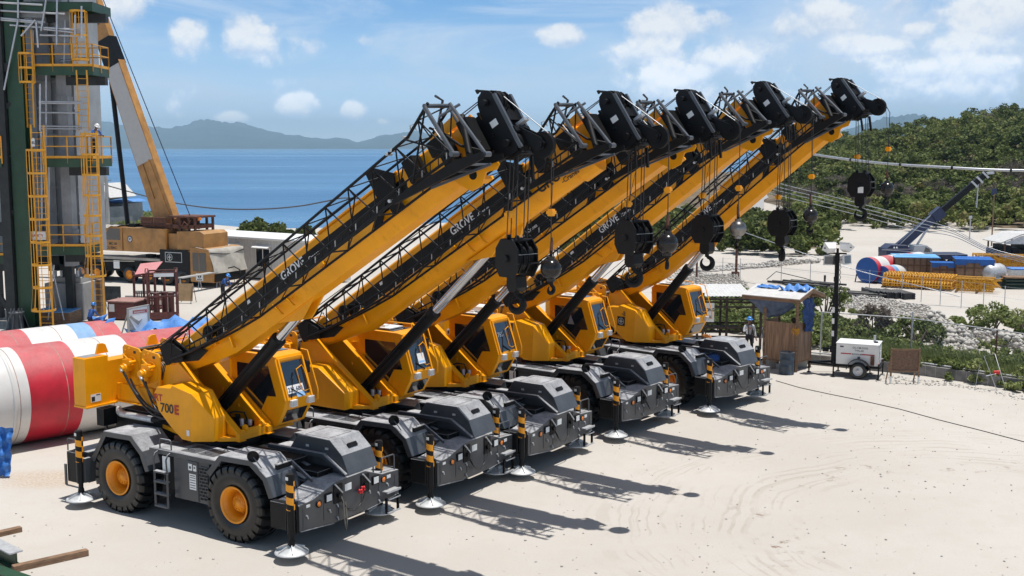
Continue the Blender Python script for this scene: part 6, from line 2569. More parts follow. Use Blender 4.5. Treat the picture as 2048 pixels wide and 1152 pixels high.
# --- open shed, mast, posts at the right
sd_ = thing('open_shed', 'small open shed with a sloping grey roof at the far right', 'shed', XY(2012, 86), R(0))
k = MB()
k.m(0).prism([(-1.0, 2.02), (.55, 2.66), (4.0, 2.66), (4.0, 2.58), (.55, 2.57), (-.95, 1.95)], -1.2, 2.2, 'y')
k.build('roof', ROOFW, sd_)
for x in (-.6, 1.2, 3.6):
    for y in (-1.0, 2.0):
        k = MB()
        k.box(x - .05, x + .05, y - .05, y + .05, 0, 2.06 if x < 0 else 2.55)
        k.build('shed_post', RUST, sd_)
k = MB(); k.prism([(-.7, 1.98), (.55, 2.50), (3.8, 2.50), (3.8, 1.9), (-.7, 1.9)], -1.10, -1.07, 'y'); k.build('gable_sheet', GALV, sd_)
k = MB()
for i in range(9):
    k.box(-1.0 + .5 * i, -.55 + .5 * i, -.9, 1.4, .02, 1.45 + .16 * ((i * 5) % 3))
k.build('stored_goods', DBLACK, sd_)
ms = thing('flag_pole', 'tall thin pole topped by a small blue flag', 'pole', G(1983, 492))
hgt = AT(1983, 388, G(1983, 492).y).z
k = MB(); k.cyl((0, 0, 0), (0, 0, hgt), .07, .05, n=8); k.build('pole', WOOD, ms)
k = MB(); k.prism([(-.25, hgt - .1), (.25, hgt + .0), (.22, hgt + .5), (-.22, hgt + .5)], -.03, .03, 'y'); k.build('flag', NAVY, ms)
p = G(1939, 478)
k = MB(); k.cyl((0, 0, 0), (0, 0, 2.2), .06, n=6); k.box(-.15, .15, -.05, .05, 2.0, 2.3)
q = k.build('utility_post', GALV); q.location = p; tag(q, 'short post standing alone on the bare far shelf', 'post')
p = G(1472, 558)
ip = thing('iron_post', 'rusty iron post on a small base near the gravel bank', 'post', p)
k = MB(); k.cyl((0, 0, 0), (0, 0, 3.1), .09, n=10); k.cyl((0, 0, 2.2), (0, 0, 2.3), .13, n=10); k.build('shaft', RUST, ip)
k = MB(); k.box(-.28, .18, -.25, .25, 0, .5); k.build('base_block', RUST, ip)
p = G(1393, 566)
q = MB(); q.cyl((0, 0, 0), (0, 0, 2.6), .07, n=8); q = q.build('iron_post', RUST); q.location = p; tag(q, 'dark bare post behind the farthest crane cab', 'post')
# road on the hill and the timber pole behind the booms
k = MB()
pts = [(1486, 430), (1500, 412), (1512, 396), (1530, 386), (1556, 378)]
L_ = [G(*p) for p in pts]
k2 = [(1512, 436), (1528, 420), (1528, 404), (1545, 394), (1570, 384)]
R_ = [G(*p) for p in k2]
for i in range(len(L_) - 1):
    k.add([L_[i] + Vector((0, 0, .35)), R_[i] + Vector((0, 0, .35)), R_[i + 1] + Vector((0, 0, .35)), L_[i + 1] + Vector((0, 0, .35))], [(0, 1, 2, 3)])
tag(k.build('road', mat('pale_road', (.34, .33, .32), .9, var=.1)), kind='structure')
p = XY(1283, 96)
up_ = thing('utility_pole', 'weathered timber pole rising behind the middle boom tip', 'pole', p)
zt_ = AT(1283, 200, 96).z
k = MB(); k.cyl((0, 0, 0), (0, 0, zt_), .22, .17, n=12); k.build('pole', mat('grey_pole', (.20, .18, .16), .85, var=.2), up_)
k = MB(); k.tube([(-.9, 0, zt_ - .6), (.9, 0, zt_ - .62)], .03, 6); k.build('cross_arm', RUST, up_)


def cable(name, label, pts, rad, m, wraps=0):
    P = [AT(*q) for q in pts]
    # smooth through the given points
    out = []
    for i in range(len(P) - 1):
        p0, p1, p2, p3 = P[max(0, i - 1)], P[i], P[i + 1], P[min(len(P) - 1, i + 2)]
        for t in np.linspace(0, 1, 8)[:-1]:
            out.append(.5 * ((2 * p1) + (p2 - p0) * t + (2 * p0 - 5 * p1 + 4 * p2 - p3) * t * t + (3 * p1 - p0 - 3 * p2 + p3) * t ** 3))
    out.append(P[-1])
    k = MB()
    k.m(0).tube(out, rad, 7)
    if wraps:
        k.m(1)
        for i in range(4, len(out) - 1, wraps):
            k.cyl(out[i], out[i] + (out[i + 1] - out[i]).normalized() * .12, rad * 1.25, n=7)
    return tag(k.build(name, [m, BLACK]), label, 'cable')


cable('overhead_cable', 'thick grey wrapped cable sagging across the wooded hill', [(1283, 225, 96), (1450, 272, 82), (1600, 304, 74), (1740, 324, 69), (1880, 334, 66), (2048, 341, 64), (2300, 336, 62)], .075, ALU, 5)
for i, dy in enumerate((0, 8, 15, 24)):
    cable('power_line', ('topmost', 'second', 'third', 'lowest')[i] + ' of four pale parallel wires slanting down across the hill',
          [(1283, 285 + dy, 97), (1420, 328 + dy, 92), (1540, 362 + dy, 88), (1700, 402 + dy, 82), (1830, 436 + dy, 78), (1905, 458 + dy * .6, 76), (1975, 494 + dy * .4, 75), (2060, 517 + dy * .5, 74), (2200, 550 + dy, 73)], .022, ALU)
cable('power_line', 'single thin pale wire dropping past the light tower to the yard', [(1300, 392, 90), (1400, 432, 84), (1490, 465, 78), (1650, 521, 74), (1760, 553, 72.5), (1850, 575, 70), (1960, 604, 69)], .024, ALU)

# ------------------------------------------------------------------ left side: tube sections, steel tower, old truck crane, cabin
d_ = Vector((math.cos(R(44.4)), math.sin(R(44.4)), 0))
st_ = Vector((-17.0, 32.79, 0)) - d_ * 1.5
RT_ = 1.484
striped('tube_section', 'big red and white banded steel tube lying behind the nearest crane', st_, st_ + d_ * 9.8, RT_,
        [(1, 3.9), (0, 1.6), (1, 1.8), (0, 2.5)], 'large banded steel tubes', WHB, 72, (2.9, 3.45))
nrm = Vector((-d_.y, d_.x, 0))
st2 = st_ + nrm * 3.27
striped('tube_section', 'second banded tube with a blue band, behind the big red and white one', st2, st2 + d_ * 8.6, RT_,
        [(1, 2.6), (0, 2.9), (1, 1.55), (2, .65), (0, .9)], 'large banded steel tubes', WHB, 72)
for (p, w) in ((st_ + d_ * 2.2, 1), (st_ + d_ * 8.0, 1), (st2 + d_ * 2.2, 1), (st2 + d_ * 7, 1)):
    k = MB()
    k.box(-1.0, -.55, -.2, .2, 0, .5); k.box(.55, 1.0, -.2, .2, 0, .5)
    k.hexa([(-1.1, -.2, 0), (1.1, -.2, 0), (1.1, .2, 0), (-1.1, .2, 0), (-1.1, -.2, .12), (1.1, -.2, .12), (1.1, .2, .12), (-1.1, .2, .12)])
    o = k.build('saddle', WOOD)
    o.location = p
    o.rotation_euler = (0, 0, math.atan2(d_.y, d_.x) + math.pi / 2)
    tag(o, 'timber saddle propping a banded tube off the ground', 'saddle', 'saddles under the banded tubes')
T2 = st2 + d_ * 8.6
tarp('tarpaulin', 'bright blue tarpaulin wrapped over the end of the rear tube', T2 + Vector((-.75, .35, 3.05)), T2 + Vector((.15, -.30, 3.02)), T2 + Vector((1.0, -.6, 1.2)), T2 + Vector((.3, .5, 1.2)), -.35, 12, BLUE_TARP, amp=.22)
p = G(350, 668)
tarp('tarpaulin', 'heap of blue tarpaulin spread on the ground behind the winches', p + Vector((-2.2, -.8, .15)), p + Vector((1.9, -.9, .2)), p + Vector((2.2, 1.4, .35)), p + Vector((-1.4, 1.2, .3)), -.35, 14, BLUE_TARP, amp=.26)
p = G(12, 958)
tarp('tarpaulin', 'blue tarpaulin hanging from the left end of the big tube', p + Vector((-.8, 0, .05)), p + Vector((.05, .15, .05)), p + Vector((.12, .3, 1.35)), p + Vector((-.6, .2, 1.45)), 0, 17, BLUE_TARP, amp=.10)

# --- steel process tower
GREENP = mat('dark_green_steel', (.010, .050, .018), .45, var=.2, vscale=1.5, streak=.35, streakcol=(.10, .055, .03))
DKSTEEL = mat('dark_primer_steel', (.018, .020, .019), .6, var=.3)
CLAD = mat('grey_cladding', (.30, .31, .32), .55, var=.14, vscale=.8, streak=.5, streakcol=(.16, .14, .12))
CLADF = mat('grey_column', (.27, .275, .28), .6, var=.18, vscale=1.0, streak=.5, streakcol=(.18, .11, .07))
YRAIL = mat('yellow_rail_paint', (.74, .34, .015), .42, var=.10, streak=.3, streakcol=(.3, .12, .03))
YT = 57.0
tb = AT(45, 655, YT)
tower = thing('process_tower', 'tall steel tower with grey cladding, dark green column and yellow railed platforms', 'steel tower', (tb.x, YT, 0))


def TP(px, py, dy=0.0):
    q = AT(px, py, YT + dy)
    return Vector((q.x - tb.x, dy, q.z))


k = MB()
xa, xb = TP(27, 400).x, TP(58, 400).x
k.box(xa, xb, -.06, .0, 0, 19)
k.box(xa, xb, .48, .54, 0, 19)
k.m(1).box((xa + xb) / 2 - .04, (xa + xb) / 2 + .04, 0, .48, 0, 19)
k.m(0).box(xa - .1, xb + .1, -.14, .62, 0, .06)
k.box(xa - .05, xb + .12, -.10, .58, TP(40, 312).z - .03, TP(40, 312).z + .03)
k.build('green_column', [GREENP, DKSTEEL], tower)
for (px0, px1, dy0, dy1, mm, nm) in ((6, 24, -.3, .8, DKSTEEL, 'dark_column'), (104, 124, 1.2, 1.9, CLADF, 'grey_column'), (88, 103, 2.2, 2.6, DKSTEEL, 'dark_column')):
    k = MB()
    q0, q1 = TP(px0, 400), TP(px1, 400)
    k.box(q0.x, q1.x, dy0, dy1, .02 if mm is not CLADF else 3.0, 18)
    if mm is CLADF:
        for z in (4.6, 8.1, 11.3, 14.2):
            k.box(q0.x - .05, q1.x + .05, dy0 - .04, dy1 + .04, z, z + .25)
    k.build(nm, mm, tower)
k = MB()
x0, x1 = TP(-80, 300).x, TP(112, 300).x
k.box(x0, x1, 2.7, 6.5, 3.4, 19)
for z in np.arange(4.2, 19, 1.35):
    k.box(x0, x1, 2.62, 2.70, z, z + .10)
for i in range(6):
    x = x0 + (x1 - x0) * (i + .5) / 6
    k.box(x - .05, x + .05, 2.60, 2.70, 3.4, 19)
k.build('cladding', CLAD, tower)
k = MB()
for (z0, z1) in ((0.1, 3.4),):
    k.box(x0, x0 + .4, 2.7, 3.1, z0, z1); k.box(TP(60, 300).x, TP(60, 300).x + .4, 3.0, 3.4, z0, z1); k.box(x0, x1, 3.0, 3.3, 2.9, 3.4)
k.build('base_frame', DKSTEEL, tower)
for (p_, q_, w_, h_) in (((0, 470), (27, 420), .18, .22), ((-10, 240), (22, 205), .16, .2), ((0, 590), (28, 640), .14, .18), ((-30, 355), (20, 355), .3, .5), ((-30, 130), (20, 136), .3, .4), ((-30, 470), (22, 440), .2, .3)):
    k = MB()
    k.bar(TP(*p_), TP(*q_), w_, h_)
    k.build('brace', DKSTEEL, tower)


def railing(parent, xs0, xs1, y0, y1, z, sides='frbl', h=1.08):
    m = MB()
    def run(p, q):
        L = (q - p).length
        n = max(1, round(L / 1.1))
        for i in range(n + 1):
            s = p + (q - p) * i / n
            m.bar(s + Vector((0, 0, -.25)), s + Vector((0, 0, h)), .05, .05)
        for t in (h, h * .55):
            m.bar(p + Vector((0, 0, t)), q + Vector((0, 0, t)), .05, .05)
        m.bar(p + Vector((0, 0, .06)), q + Vector((0, 0, .06)), .02, .14)
    A, B, C, D = Vector((xs0, y0, z)), Vector((xs1, y0, z)), Vector((xs1, y1, z)), Vector((xs0, y1, z))
    if 'f' in sides: run(A, B)
    if 'r' in sides: run(B, C)
    if 'b' in sides: run(D, C)
    if 'l' in sides: run(A, D)
    return m.build('railing', YRAIL, parent)


def platform(pxa, pxb, py, y0, y1, sides='frb', beam=True, rail=True):
    z = TP(100, py).z
    xa, xb = TP(pxa, py).x, TP(pxb, py).x
    m = MB()
    m.m(0).box(xa, xb, y0, y0 + .14, z - .42, z - .02)
    m.box(xa, xb, y1 - .14, y1, z - .42, z - .02)
    m.box(xb - .14, xb, y0 + .14, y1 - .14, z - .42, z - .02)
    m.m(1).box(xa, xb, y0 + .02, y1, z - .02, z + .01)
    m.box(xa + .8, xb + .25, (y0 + y1) / 2 - .2, (y0 + y1) / 2 + .2, z - .85, z - .43)
    o = m.build('platform', [GREENP, DKSTEEL], tower)
    if rail: railing(o, xa, xb, y0 + .03, y1 - .03, z, sides)
    return z


z_mid = platform(92, 190, 317, -.4, 2.4)
platform(-60, 10, 317, -.4, 2.0, 'f')
z_up = platform(60, 181, 132, .3, 2.6)
platform(-60, 24, 128, .3, 2.4, 'f')
z_top = platform(40, 184, 4, .0, 2.6, '', True, False)
z_low = platform(80, 168, 494, .2, 2.4, 'fr')
platform(-60, 20, 512, .2, 2.0, 'f')


def ladder(px, py0, py1, w=.5, dy=-.5, cage=None, side=1, flare=True, r=.40):
    """ladder between two photo heights, with an optional hooped cage"""
    p0, p1 = TP(px, py0, dy), TP(px, py1, dy)
    x = (p0.x + p1.x) / 2
    za, zb = max(0.0, min(p0.z, p1.z)), max(p0.z, p1.z)
    m = MB()
    for sx in (-w / 2, w / 2):
        m.box(x + sx - .035, x + sx + .035, dy - .03, dy + .03, za, zb)
    n = int((zb - za) / .30)
    for i in range(n):
        m.cyl((x - w / 2, dy, za + .15 + .3 * i), (x + w / 2, dy, za + .15 + .3 * i), .014, n=6)
    o = m.build('ladder', YRAIL, tower)
    if cage:
        c = MB()
        ca = TP(px, cage[0], dy).z
        cb = TP(px, cage[1], dy).z
        nh = max(2, round((cb - ca) / 1.05))
        rings = []
        for i in range(nh + 1):
            z = ca + (cb - ca) * i / nh
            rr_ = r * (1.28 if (i == 0 and flare) else 1.0)
            P = [(x - rr_ * .78, dy, z)] + [(x + rr_ * math.sin(R(t)), dy - side * (.28 + rr_ * math.cos(R(t))), z) for t in range(-110, 111, 22)] + [(x + rr_ * .78, dy, z)]
            rings.append(P)
            for j in range(len(P) - 1):
                a_, b_ = Vector(P[j]), Vector(P[j + 1])
                c.bar(a_, b_, .02, .10)
        for j in range(1, len(rings[0]) - 1, 2):
            for i in range(nh):
                c.bar(rings[i][j], rings[i + 1][j], .03, .012)
        c.build('safety_cage', YRAIL, o)
    return o


ladder(84, 652, 250, .62, -.9, (618, 300), 1, True, .44)
ladder(190, 632, 262, .55, -.6, (550, 268), 1, True, .40)
ladder(163, 140, 18, .5, .4, (120, 24), 1, False, .40)
ladder(166, 262, 140, .5, .3)
ladder(57, 168, 60, .4, .2, (165, 108), 1, False, .36)
ladder(60, 255, 160, .34, .2)
# scaffold tubes


def stube(p, q, r=.05):
    k = MB()
    k.cyl(p, q, r, n=8)
    k.build('scaffold_tube', ALU, tower)


for (x0_, y0_, x1_, y1_) in ((-20, 4, 85, 10), (-20, 34, 90, 44), (-20, 38, 84, 46), (-20, 20, 130, 28), (20, 50, 160, 60), (85, 58, 160, 66), (80, 70, 165, 72)):
    stube(TP(x0_, y0_, -.2), TP(x1_, y1_, -.2))
for (x0_, y0_, x1_, y1_) in ((36, 0, 36, 36), (92, 0, 82, 62), (114, 0, 113, 90), (150, 30, 150, 70), (163, 12, 163, 76), (36, 40, 8, 180), (72, 44, 76, 95), (80, 168, 80, 262), (82, 262, 84, 440), (70, 40, 42, 72)):
    stube(TP(x0_, y0_, -.3), TP(x1_, y1_, -.3), .045)
for (yy) in (203, 206, 225, 252, 257):
    stube(TP(78, yy, .2), TP(165, yy + 1, .2), .04)
for yy in (118, 123):
    stube(TP(120, yy, 1.2), TP(158, yy - 4, 1.2), .04)
for (p_, q_) in (((66, 60), (66, 250)), ((92, 150), (92, 310)), ((98, 330), (98, 490)), ((130, 40), (128, 130)), ((20, 520), (62, 500)), ((100, 515), (128, 640)), ((108, 530), (96, 640))):
    stube(TP(*p_, .6), TP(*q_, .6), .05 if p_[0] < 100 else .035)
k = MB()
k.box(TP(5, 30).x, TP(82, 30).x, .2, .5, TP(40, 34).z, TP(40, 16).z)
k.box(TP(98, 30).x, TP(127, 30).x, .8, 1.2, TP(110, 62).z, TP(110, 15).z)
k.build('girder', CLADF, tower)
k = MB()
k.m(0).box(TP(70, 300).x, TP(77, 300).x, -.47, -.45, TP(70, 293).z, TP(70, 276).z)
k.m(0).box(TP(80.5, 300).x, TP(87, 300).x, -1.02, -1.0, TP(70, 293).z, TP(70, 278).z)
k.m(1).text('EL', frame(TP(80.8, 288) + Vector((0, -1.025, 0)), (1, 0, 0), (0, 0, 1)), .17, .002, .004)
k.m(0).box(TP(60, 480).x, TP(90, 480).x, .12, .14, TP(70, 480).z, TP(70, 463).z)
k.m(2).text('SAFETY', frame(TP(62, 474) + Vector((0, .115, 0)), (1, 0, 0), (0, 0, 1)), .17, .002, .004)
k.m(2).box(TP(71.5, 300).x, TP(74, 300).x, -.476, -.471, TP(70, 287).z, TP(70, 283).z)
k.build('safety_sign', [WHITE, BLKTXT, REDTXT], tower)
# concrete pedestal with anchor bolts
p = G(168, 641)
pd = thing('concrete_pedestal', 'grey concrete pedestal with anchor bolts under the tower column', 'pedestal', (p.x, p.y, 0), R(-4))
w_ = 1.75
k = MB(); k.box(-w_ - .3, 0, 0, 2.2, 0, 1.95); k.box(-w_ + .1, -.15, .2, 1.9, 1.95, 2.25)
k.build('block', CONC, pd, bevel=.03)
k = MB()
for x in (-1.6, -1.25, -.75, -.4):
    for y in (.35, 1.5):
        k.cyl((x, y, 2.25), (x, y, 2.60), .09, n=10)
k.build('anchor_bolt', GALV, pd)
for (nm, lb, px0, px1, py, hh, cov) in (('timber_formwork', 'low timber box with a pale blue sheet on top below the caged ladder', 64, 140, 652, .68, True), ('timber_formwork', 'narrow brown timber formwork beside the pedestal', 174, 202, 632, 1.95, False)):
    p = G(px0, py); q = G(px1, py)
    f_ = thing(nm, lb, 'formwork', p)
    L = (q - p).x
    k = MB(); k.box(0, L, 0, 1.6 if cov else .8, 0, hh)
    for i in range(5):
        x = L * i / 4
        k.box(x - .04, x + .04, -.05, -.002, 0, hh)
    k.build('timber_side', WOOD, f_)
    if cov:
        k = MB(); k.box(-.02, L + .02, -.02, 1.62, hh + .003, hh + .03); k.build('top_sheet', mat('pale_blue_sheeting', (.13, .38, .70), .5, var=.15, vscale=3, bump=.3), f_)
# bolted steel base plate stand
p = G(35, 662)
sb = thing('anchor_stand', 'dark conical steel stand with bolts on a plate beside the green column', 'steel stand', p)
k = MB()
k.lathe([(.36, .05), (.30, .9), (.36, .9), (.36, .96), (.001, .96)], n=20)
for i in range(8):
    a = 6.28 * i / 8
    k.cyl((.26 * math.cos(a), .26 * math.sin(a), .96), (.26 * math.cos(a), .26 * math.sin(a), 1.1), .04, n=8)
    k.prism([(.30, .05), (.62, .05), (.34, .85)], -.02, .02, 'y') if i == 0 else None
for i in range(8):
    a = 6.28 * i / 8
    k.M = Matrix.Rotation(a, 4, 'Z'); k.prism([(.30, .05), (.60, .05), (.34, .85)], -.02, .02, 'y')
k.M = Matrix.Identity(4)
k.box(-.75, .75, -.75, .75, 0, .05)
k.build('stand_body', STEELBAR, sb)
k = MB(); k.box(-.2, .9, .0, .5, .0, .1); o = k.build('plate', CONC, sb); o.location = (.9, .1, 0)

# --- old brown truck crane
BROWN = mat('ochre_crane_paint', (.42, .20, .05), .5, var=.22, vscale=1.2, dust_sheen=.35, dust_sheen_col=(.42, .33, .22), streak=.55, streakcol=(.10, .045, .02))
PATCH = mat('grey_primer_patch', (.47, .455, .44), .6, var=.04)
BUFF = mat('buff_canvas', (.42, .385, .33), .85, var=.14, vscale=2, bump=.25, bscale=6)
tc_ = thing('truck_crane', 'old ochre and black truck crane with its boom raised steeply to the left', 'mobile crane', (-29.4, 78.2, 0), R(-25))
W_ = 2.6
k = MB()
k.m(0).box(-2.5, 9.4, .25, W_ - .25, .75, 1.55)
k.m(1).box(-2.5, 7.0, 0, W_, 1.55, 1.72)
k.m(0).box(-3.0, -2.4, -.1, W_ + .1, .5, 1.7)
k.box(4.9, 5.5, -.15, W_ + .15, .6, 1.5)
k.m(1).bar((.6, -.12, 1.35), (4.8, -.12, 1.50), .06, .05)
k.m(2).box(3.0, 3.5, -.14, -.10, .95, 1.5)
k.build('carrier', [DBLACK, BUFF, WHITE], tc_)
k = MB()
k.m(0).prism([(6.9, .4), (9.4, .4), (9.4, 2.2), (9.0, 2.36), (6.9, 2.36)], 0, W_, 'y')
k.m(1)
for (x0_, x1_, z0_, z1_) in ((7.35, 8.75, 2.17, 2.21), (7.35, 8.75, 1.55, 1.59), (7.35, 7.39, 1.59, 2.17), (8.71, 8.75, 1.59, 2.17)):
    k.box(x0_, x1_, -.015, -.002, z0_, z1_)
k.lathe([(.20, 0), (.24, 0), (.24, .01), (.20, .01)], (7.72, -.002, 1.88), (0, -1, 0), 20)
k.box(7.68, 7.76, -.013, -.002, 1.72, 2.04); k.box(7.57, 7.87, -.012, -.003, 1.85, 1.91)
k.build('engine_box', [BLACK, GALV], tc_)
for x in (-.09, 1.35, 4.2, 5.9, 7.41, 8.78):
    for y in (.18, W_ - .18):
        w = bpy.data.objects.new('wheel', None)
        COL.objects.link(w)
        w.parent = tc_
        w.location = (x, y, .56)
        w.rotation_euler = (0, 0, 0 if y < 1 else math.pi)
        k = MB(); k.lathe([(.30, -.18), (.5, -.19), (.55, -.12), (.56, .12), (.5, .19), (.3, .18)], axis=(0, 1, 0), n=28); k.build('tyre', RUBBER, w)
        k = MB(); k.lathe([(.31, -.185), (.28, -.10), (.2, -.06), (.14, -.16), (.001, -.17)], axis=(0, 1, 0), n=20); k.build('rim', RIM, w)
k = MB()
k.m(0).prism([(9.42, .35), (11.25, .35), (11.3, 1.0), (11.0, 2.42), (10.7, 2.55), (9.42, 2.55)], 0, 3.3, 'y')
k.m(1).box(9.62, 10.72, -.012, -.002, 1.05, 2.25)
k.m(0).box(10.14, 10.18, -.02, -.0125, 1.05, 2.25)
k.m(2).box(9.85, 10.45, -.012, -.003, .45, .92)
k.m(3).lathe([(.001, 0), (.14, 0), (.14, .004), (.001, .004)], (10.15, -.0125, .74), (0, -1, 0), 16)
k.box(9.95, 10.35, -.015, -.0125, .49, .55)
k.m(3).box(11.26, 11.33, .1, 3.2, .38, .9)
k.build('driver_cab', [BROWN, GLASS, WHITE, BLACK], tc_, bevel=.02)
k = MB()
V, F = [], []
nu, nv = 14, 8
for j in range(nv + 1):
    for i in range(nu + 1):
        t, s = j / nv, i / nu
        base = Vector((11.36 - .34 * t, -.04 + 3.38 * s, .95 + 1.52 * t))
        base.x += .05 * math.sin(s * 9 + t * 5) + .18 * math.sin(math.pi * s)
        V.append(base)
for i in range(nu + 1):
    s = i / nu
    V.append(Vector((9.9, -.04 + 3.38 * s, 2.60 + .04 * math.sin(s * 11))))
F = [(j * (nu + 1) + i, j * (nu + 1) + i + 1, (j + 1) * (nu + 1) + i + 1, (j + 1) * (nu + 1) + i) for j in range(nv + 1) for i in range(nu)]
k.m(0).add(V, F, True)
k.m(1).tube([V[(nv - 1) * (nu + 1) + i] + Vector((.03, 0, -.16 * math.sin(math.pi * i / nu))) for i in range(nu + 1)], .025, 6)
k.tube([(11.75, .9, 1.25), (11.85, 1.4, 1.3), (11.8, 2.0, 1.05), (11.6, 2.3, .75)], .04, 6)
k.build('windscreen_cover', [BUFF, BLACK], tc_)
k = MB()
k.m(0).box(3.75, 7.35, .05, W_ - .05, 2.12, 3.70)
k.box(7.42, 8.15, .3, W_ - .3, 2.3, 3.40)
k.prism([(8.3, 2.25), (10.5, 2.25), (10.5, 3.45), (10.2, 3.62), (8.3, 3.55)], .1, W_ - .1, 'y')
k.m(1).box(8.42, 10.4, .04, .095, 2.35, 2.39)
k.box(7.36, 10.5, .4, W_ - .4, 2.0, 2.25)
k.m(2).lathe([(.001, 0), (.22, 0), (.22, .01), (.001, .01)], (4.35, .045, 2.95), (0, -1, 0), 22)
k.m(3).lathe([(.06, 0), (.17, 0), (.17, .004), (.06, .004)], (4.35, .034, 2.95), (0, -1, 0), 22)
k.build('upper_body', [BROWN, DBLACK, NAVY, GALV], tc_, bevel=.02)
k = MB()
k.m(0).prism([(1.95, 2.12), (3.70, 2.12), (3.70, 3.72), (2.5, 3.78), (1.95, 3.2)], .0, 1.1, 'y')
k.m(1).prism([(2.25, 2.85), (3.55, 2.85), (3.55, 3.60), (2.6, 3.62), (2.2, 3.2)], -.014, -.002, 'y')
k.m(2).text('MC-58', frame((2.55, -.006, 2.52), (1, 0, 0), (0, 0, 1)), .24, .002, .006)
k.text('CU-EMG', frame((2.30, -.006, 2.24), (1, 0, 0), (0, 0, 1)), .24, .002, .006)
k.build('operator_cab', [BROWN, GLASS, BLKTXT], tc_, bevel=.02)
k = MB()
V, F = [], []
for j in range(5):
    for i in range(9):
        V.append(Vector((1.5 + 2.0 * i / 8, -.25 + 1.4 * j / 4, 3.82 - .75 * (1 - i / 8) ** 2 * (j == 0) + .05 * math.sin(i * 2.3 + j))))
F = [(j * 9 + i, j * 9 + i + 1, (j + 1) * 9 + i + 1, (j + 1) * 9 + i) for j in range(4) for i in range(8)]
k.add(V, F, True)
k.build('canvas_awning', BUFF, tc_)
k = MB()
k.m(0)
k.box(5.2, 9.6, .35, W_ - .35, 3.75, 4.0)
for (x0_, x1_) in ((5.2, 6.2), (6.3, 7.3)):
    k.box(x0_, x1_, .2, .28, 3.98, 4.40); k.box(x0_, x1_, .1, .4, 4.40, 4.44); k.box(x0_, x1_, .1, .4, 3.94, 3.98)
k.box(7.4, 9.7, .3, W_ - .3, 4.44, 4.56)
for x in (7.6, 8.3, 9.0, 9.5):
    k.box(x, x + .12, .35, .5, 3.6, 4.44); k.box(x, x + .12, W_ - .5, W_ - .35, 3.6, 4.44)
for z in (3.95, 4.2):
    k.cyl((8.2, .4, z), (8.2, W_ - .4, z), .26, n=14)
k.tube([(8.6, .3, 3.9), (8.8, .28, 4.2), (9.1, .28, 4.0), (9.3, .28, 4.3)], .05, 6)
k.m(1).box(9.72, 9.86, .5, .7, 4.3, 4.5)
k.build('winch_frame', [RUST, ORL], tc_)
k = MB()
for (x, y, z, s) in ((1.4, .3, 3.9, .3), (4.2, .6, 3.74, .28), (4.7, 1.0, 3.74, .3), (8.5, .5, 2.62, .2), (9.6, .7, 2.62, .22), (5.6, .6, 1.74, .3), (6.3, .8, 1.74, .26)):
    k.box(x - s, x + s, y - s * .6, y + s * .6, z, z + s * .7)
k.build('loose_gear', DBLACK, tc_)
k = MB()
def bpt(u, z, y): return Vector((u, y, z))
def bseg(m_, u0, z0, u1, z1, wa, wb, dy0, dy1):
    d0 = Vector((u1 - u0, 0, z1 - z0)).normalized()
    n0 = Vector((d0.z, 0, -d0.x))
    p, q = Vector((u0, 0, z0)), Vector((u1, 0, z1))
    m_.hexa([p - n0 * wa + Vector((0, dy0, 0)), p + n0 * wa + Vector((0, dy0, 0)), p + n0 * wa + Vector((0, dy1, 0)), p - n0 * wa + Vector((0, dy1, 0)),
             q - n0 * wb + Vector((0, dy0, 0)), q + n0 * wb + Vector((0, dy0, 0)), q + n0 * wb + Vector((0, dy1, 0)), q - n0 * wb + Vector((0, dy1, 0))])
fu = lambda z: 6.45 - (z - 4.35) * .392
k.m(0)
bseg(k, fu(3.4), 3.4, fu(14.6), 14.6, .84, .66, 1.0, 1.60)
k.m(1)
bseg(k, fu(8.0), 8.0, fu(14.4), 14.4, .72, .60, .985, .999)
k.m(0)
bseg(k, fu(5.6) - .25, 5.6, fu(7.9) - .25, 7.9, .05, .05, .94, 1.0)
bseg(k, fu(4.6) + .55, 4.6, fu(8.2) + .42, 8.2, .05, .05, .95, 1.0)
k.build('boom', [BROWN, PATCH], tc_, bevel=.02)
k = MB()
k.m(1)
bseg(k, fu(14.4), 14.4, fu(16.2), 16.2, .66, .60, .95, 1.65)
k.m(0)
bseg(k, fu(15.2), 15.2, fu(24), 24, .56, .50, 1.05, 1.55)
k.m(2).text('50 TONS', frame(Vector((fu(19.4) - .1, 1.045, 19.4)), (.365, 0, -.93), (.93, 0, .365)), .62, .003, .02)
k.build('inner_boom', [BROWN, BLACK, RUST], tc_)
k = MB(); k.cyl((3.1, 1.3, 3.0), (fu(13.4) - .8, 1.3, 13.4), .16, n=14); k.build('lift_cylinder', [BLACK], tc_)
k = MB(); k.tube([(8.7, 1.0, 4.5), (fu(19) + 1.0, 1.0, 19.3)], .03, 6); k.build('hoist_rope', NAVY, tc_)

# --- white site cabin
p, q = G(398, 548), G(650, 571)
d = (q - p)
cb_ = thing('site_cabin', 'long white corrugated site cabin with awninged windows behind the old crane', 'cabin', p, math.atan2(d.y, d.x))
L = d.length
CORR = mat('corrugated_white', (.55, .55, .53), .5, var=.06, streak=.3, streakcol=(.3, .25, .2))
k = MB()
n = int(L / .28)
pts = []
for i in range(n):
    x = L * i / n
    pts += [(x, -.035), (x + .10, -.035), (x + .14, 0), (x + .24, 0)]
pts += [(L, 0), (L, 2.5), (0, 2.5)]
k.prism(pts, .1, 2.75, 'z')
k.build('wall', CORR, cb_)
k = MB(); k.hexa([(-.15, -.2, 2.752), (L + .15, -.2, 2.752), (L + .15, 2.7, 2.752), (-.15, 2.7, 2.752), (-.15, -.2, 2.90), (L + .15, -.2, 2.90), (L + .15, 2.7, 3.02), (-.15, 2.7, 3.02)])
k.build('roof', WHITE, cb_, bevel=.02)
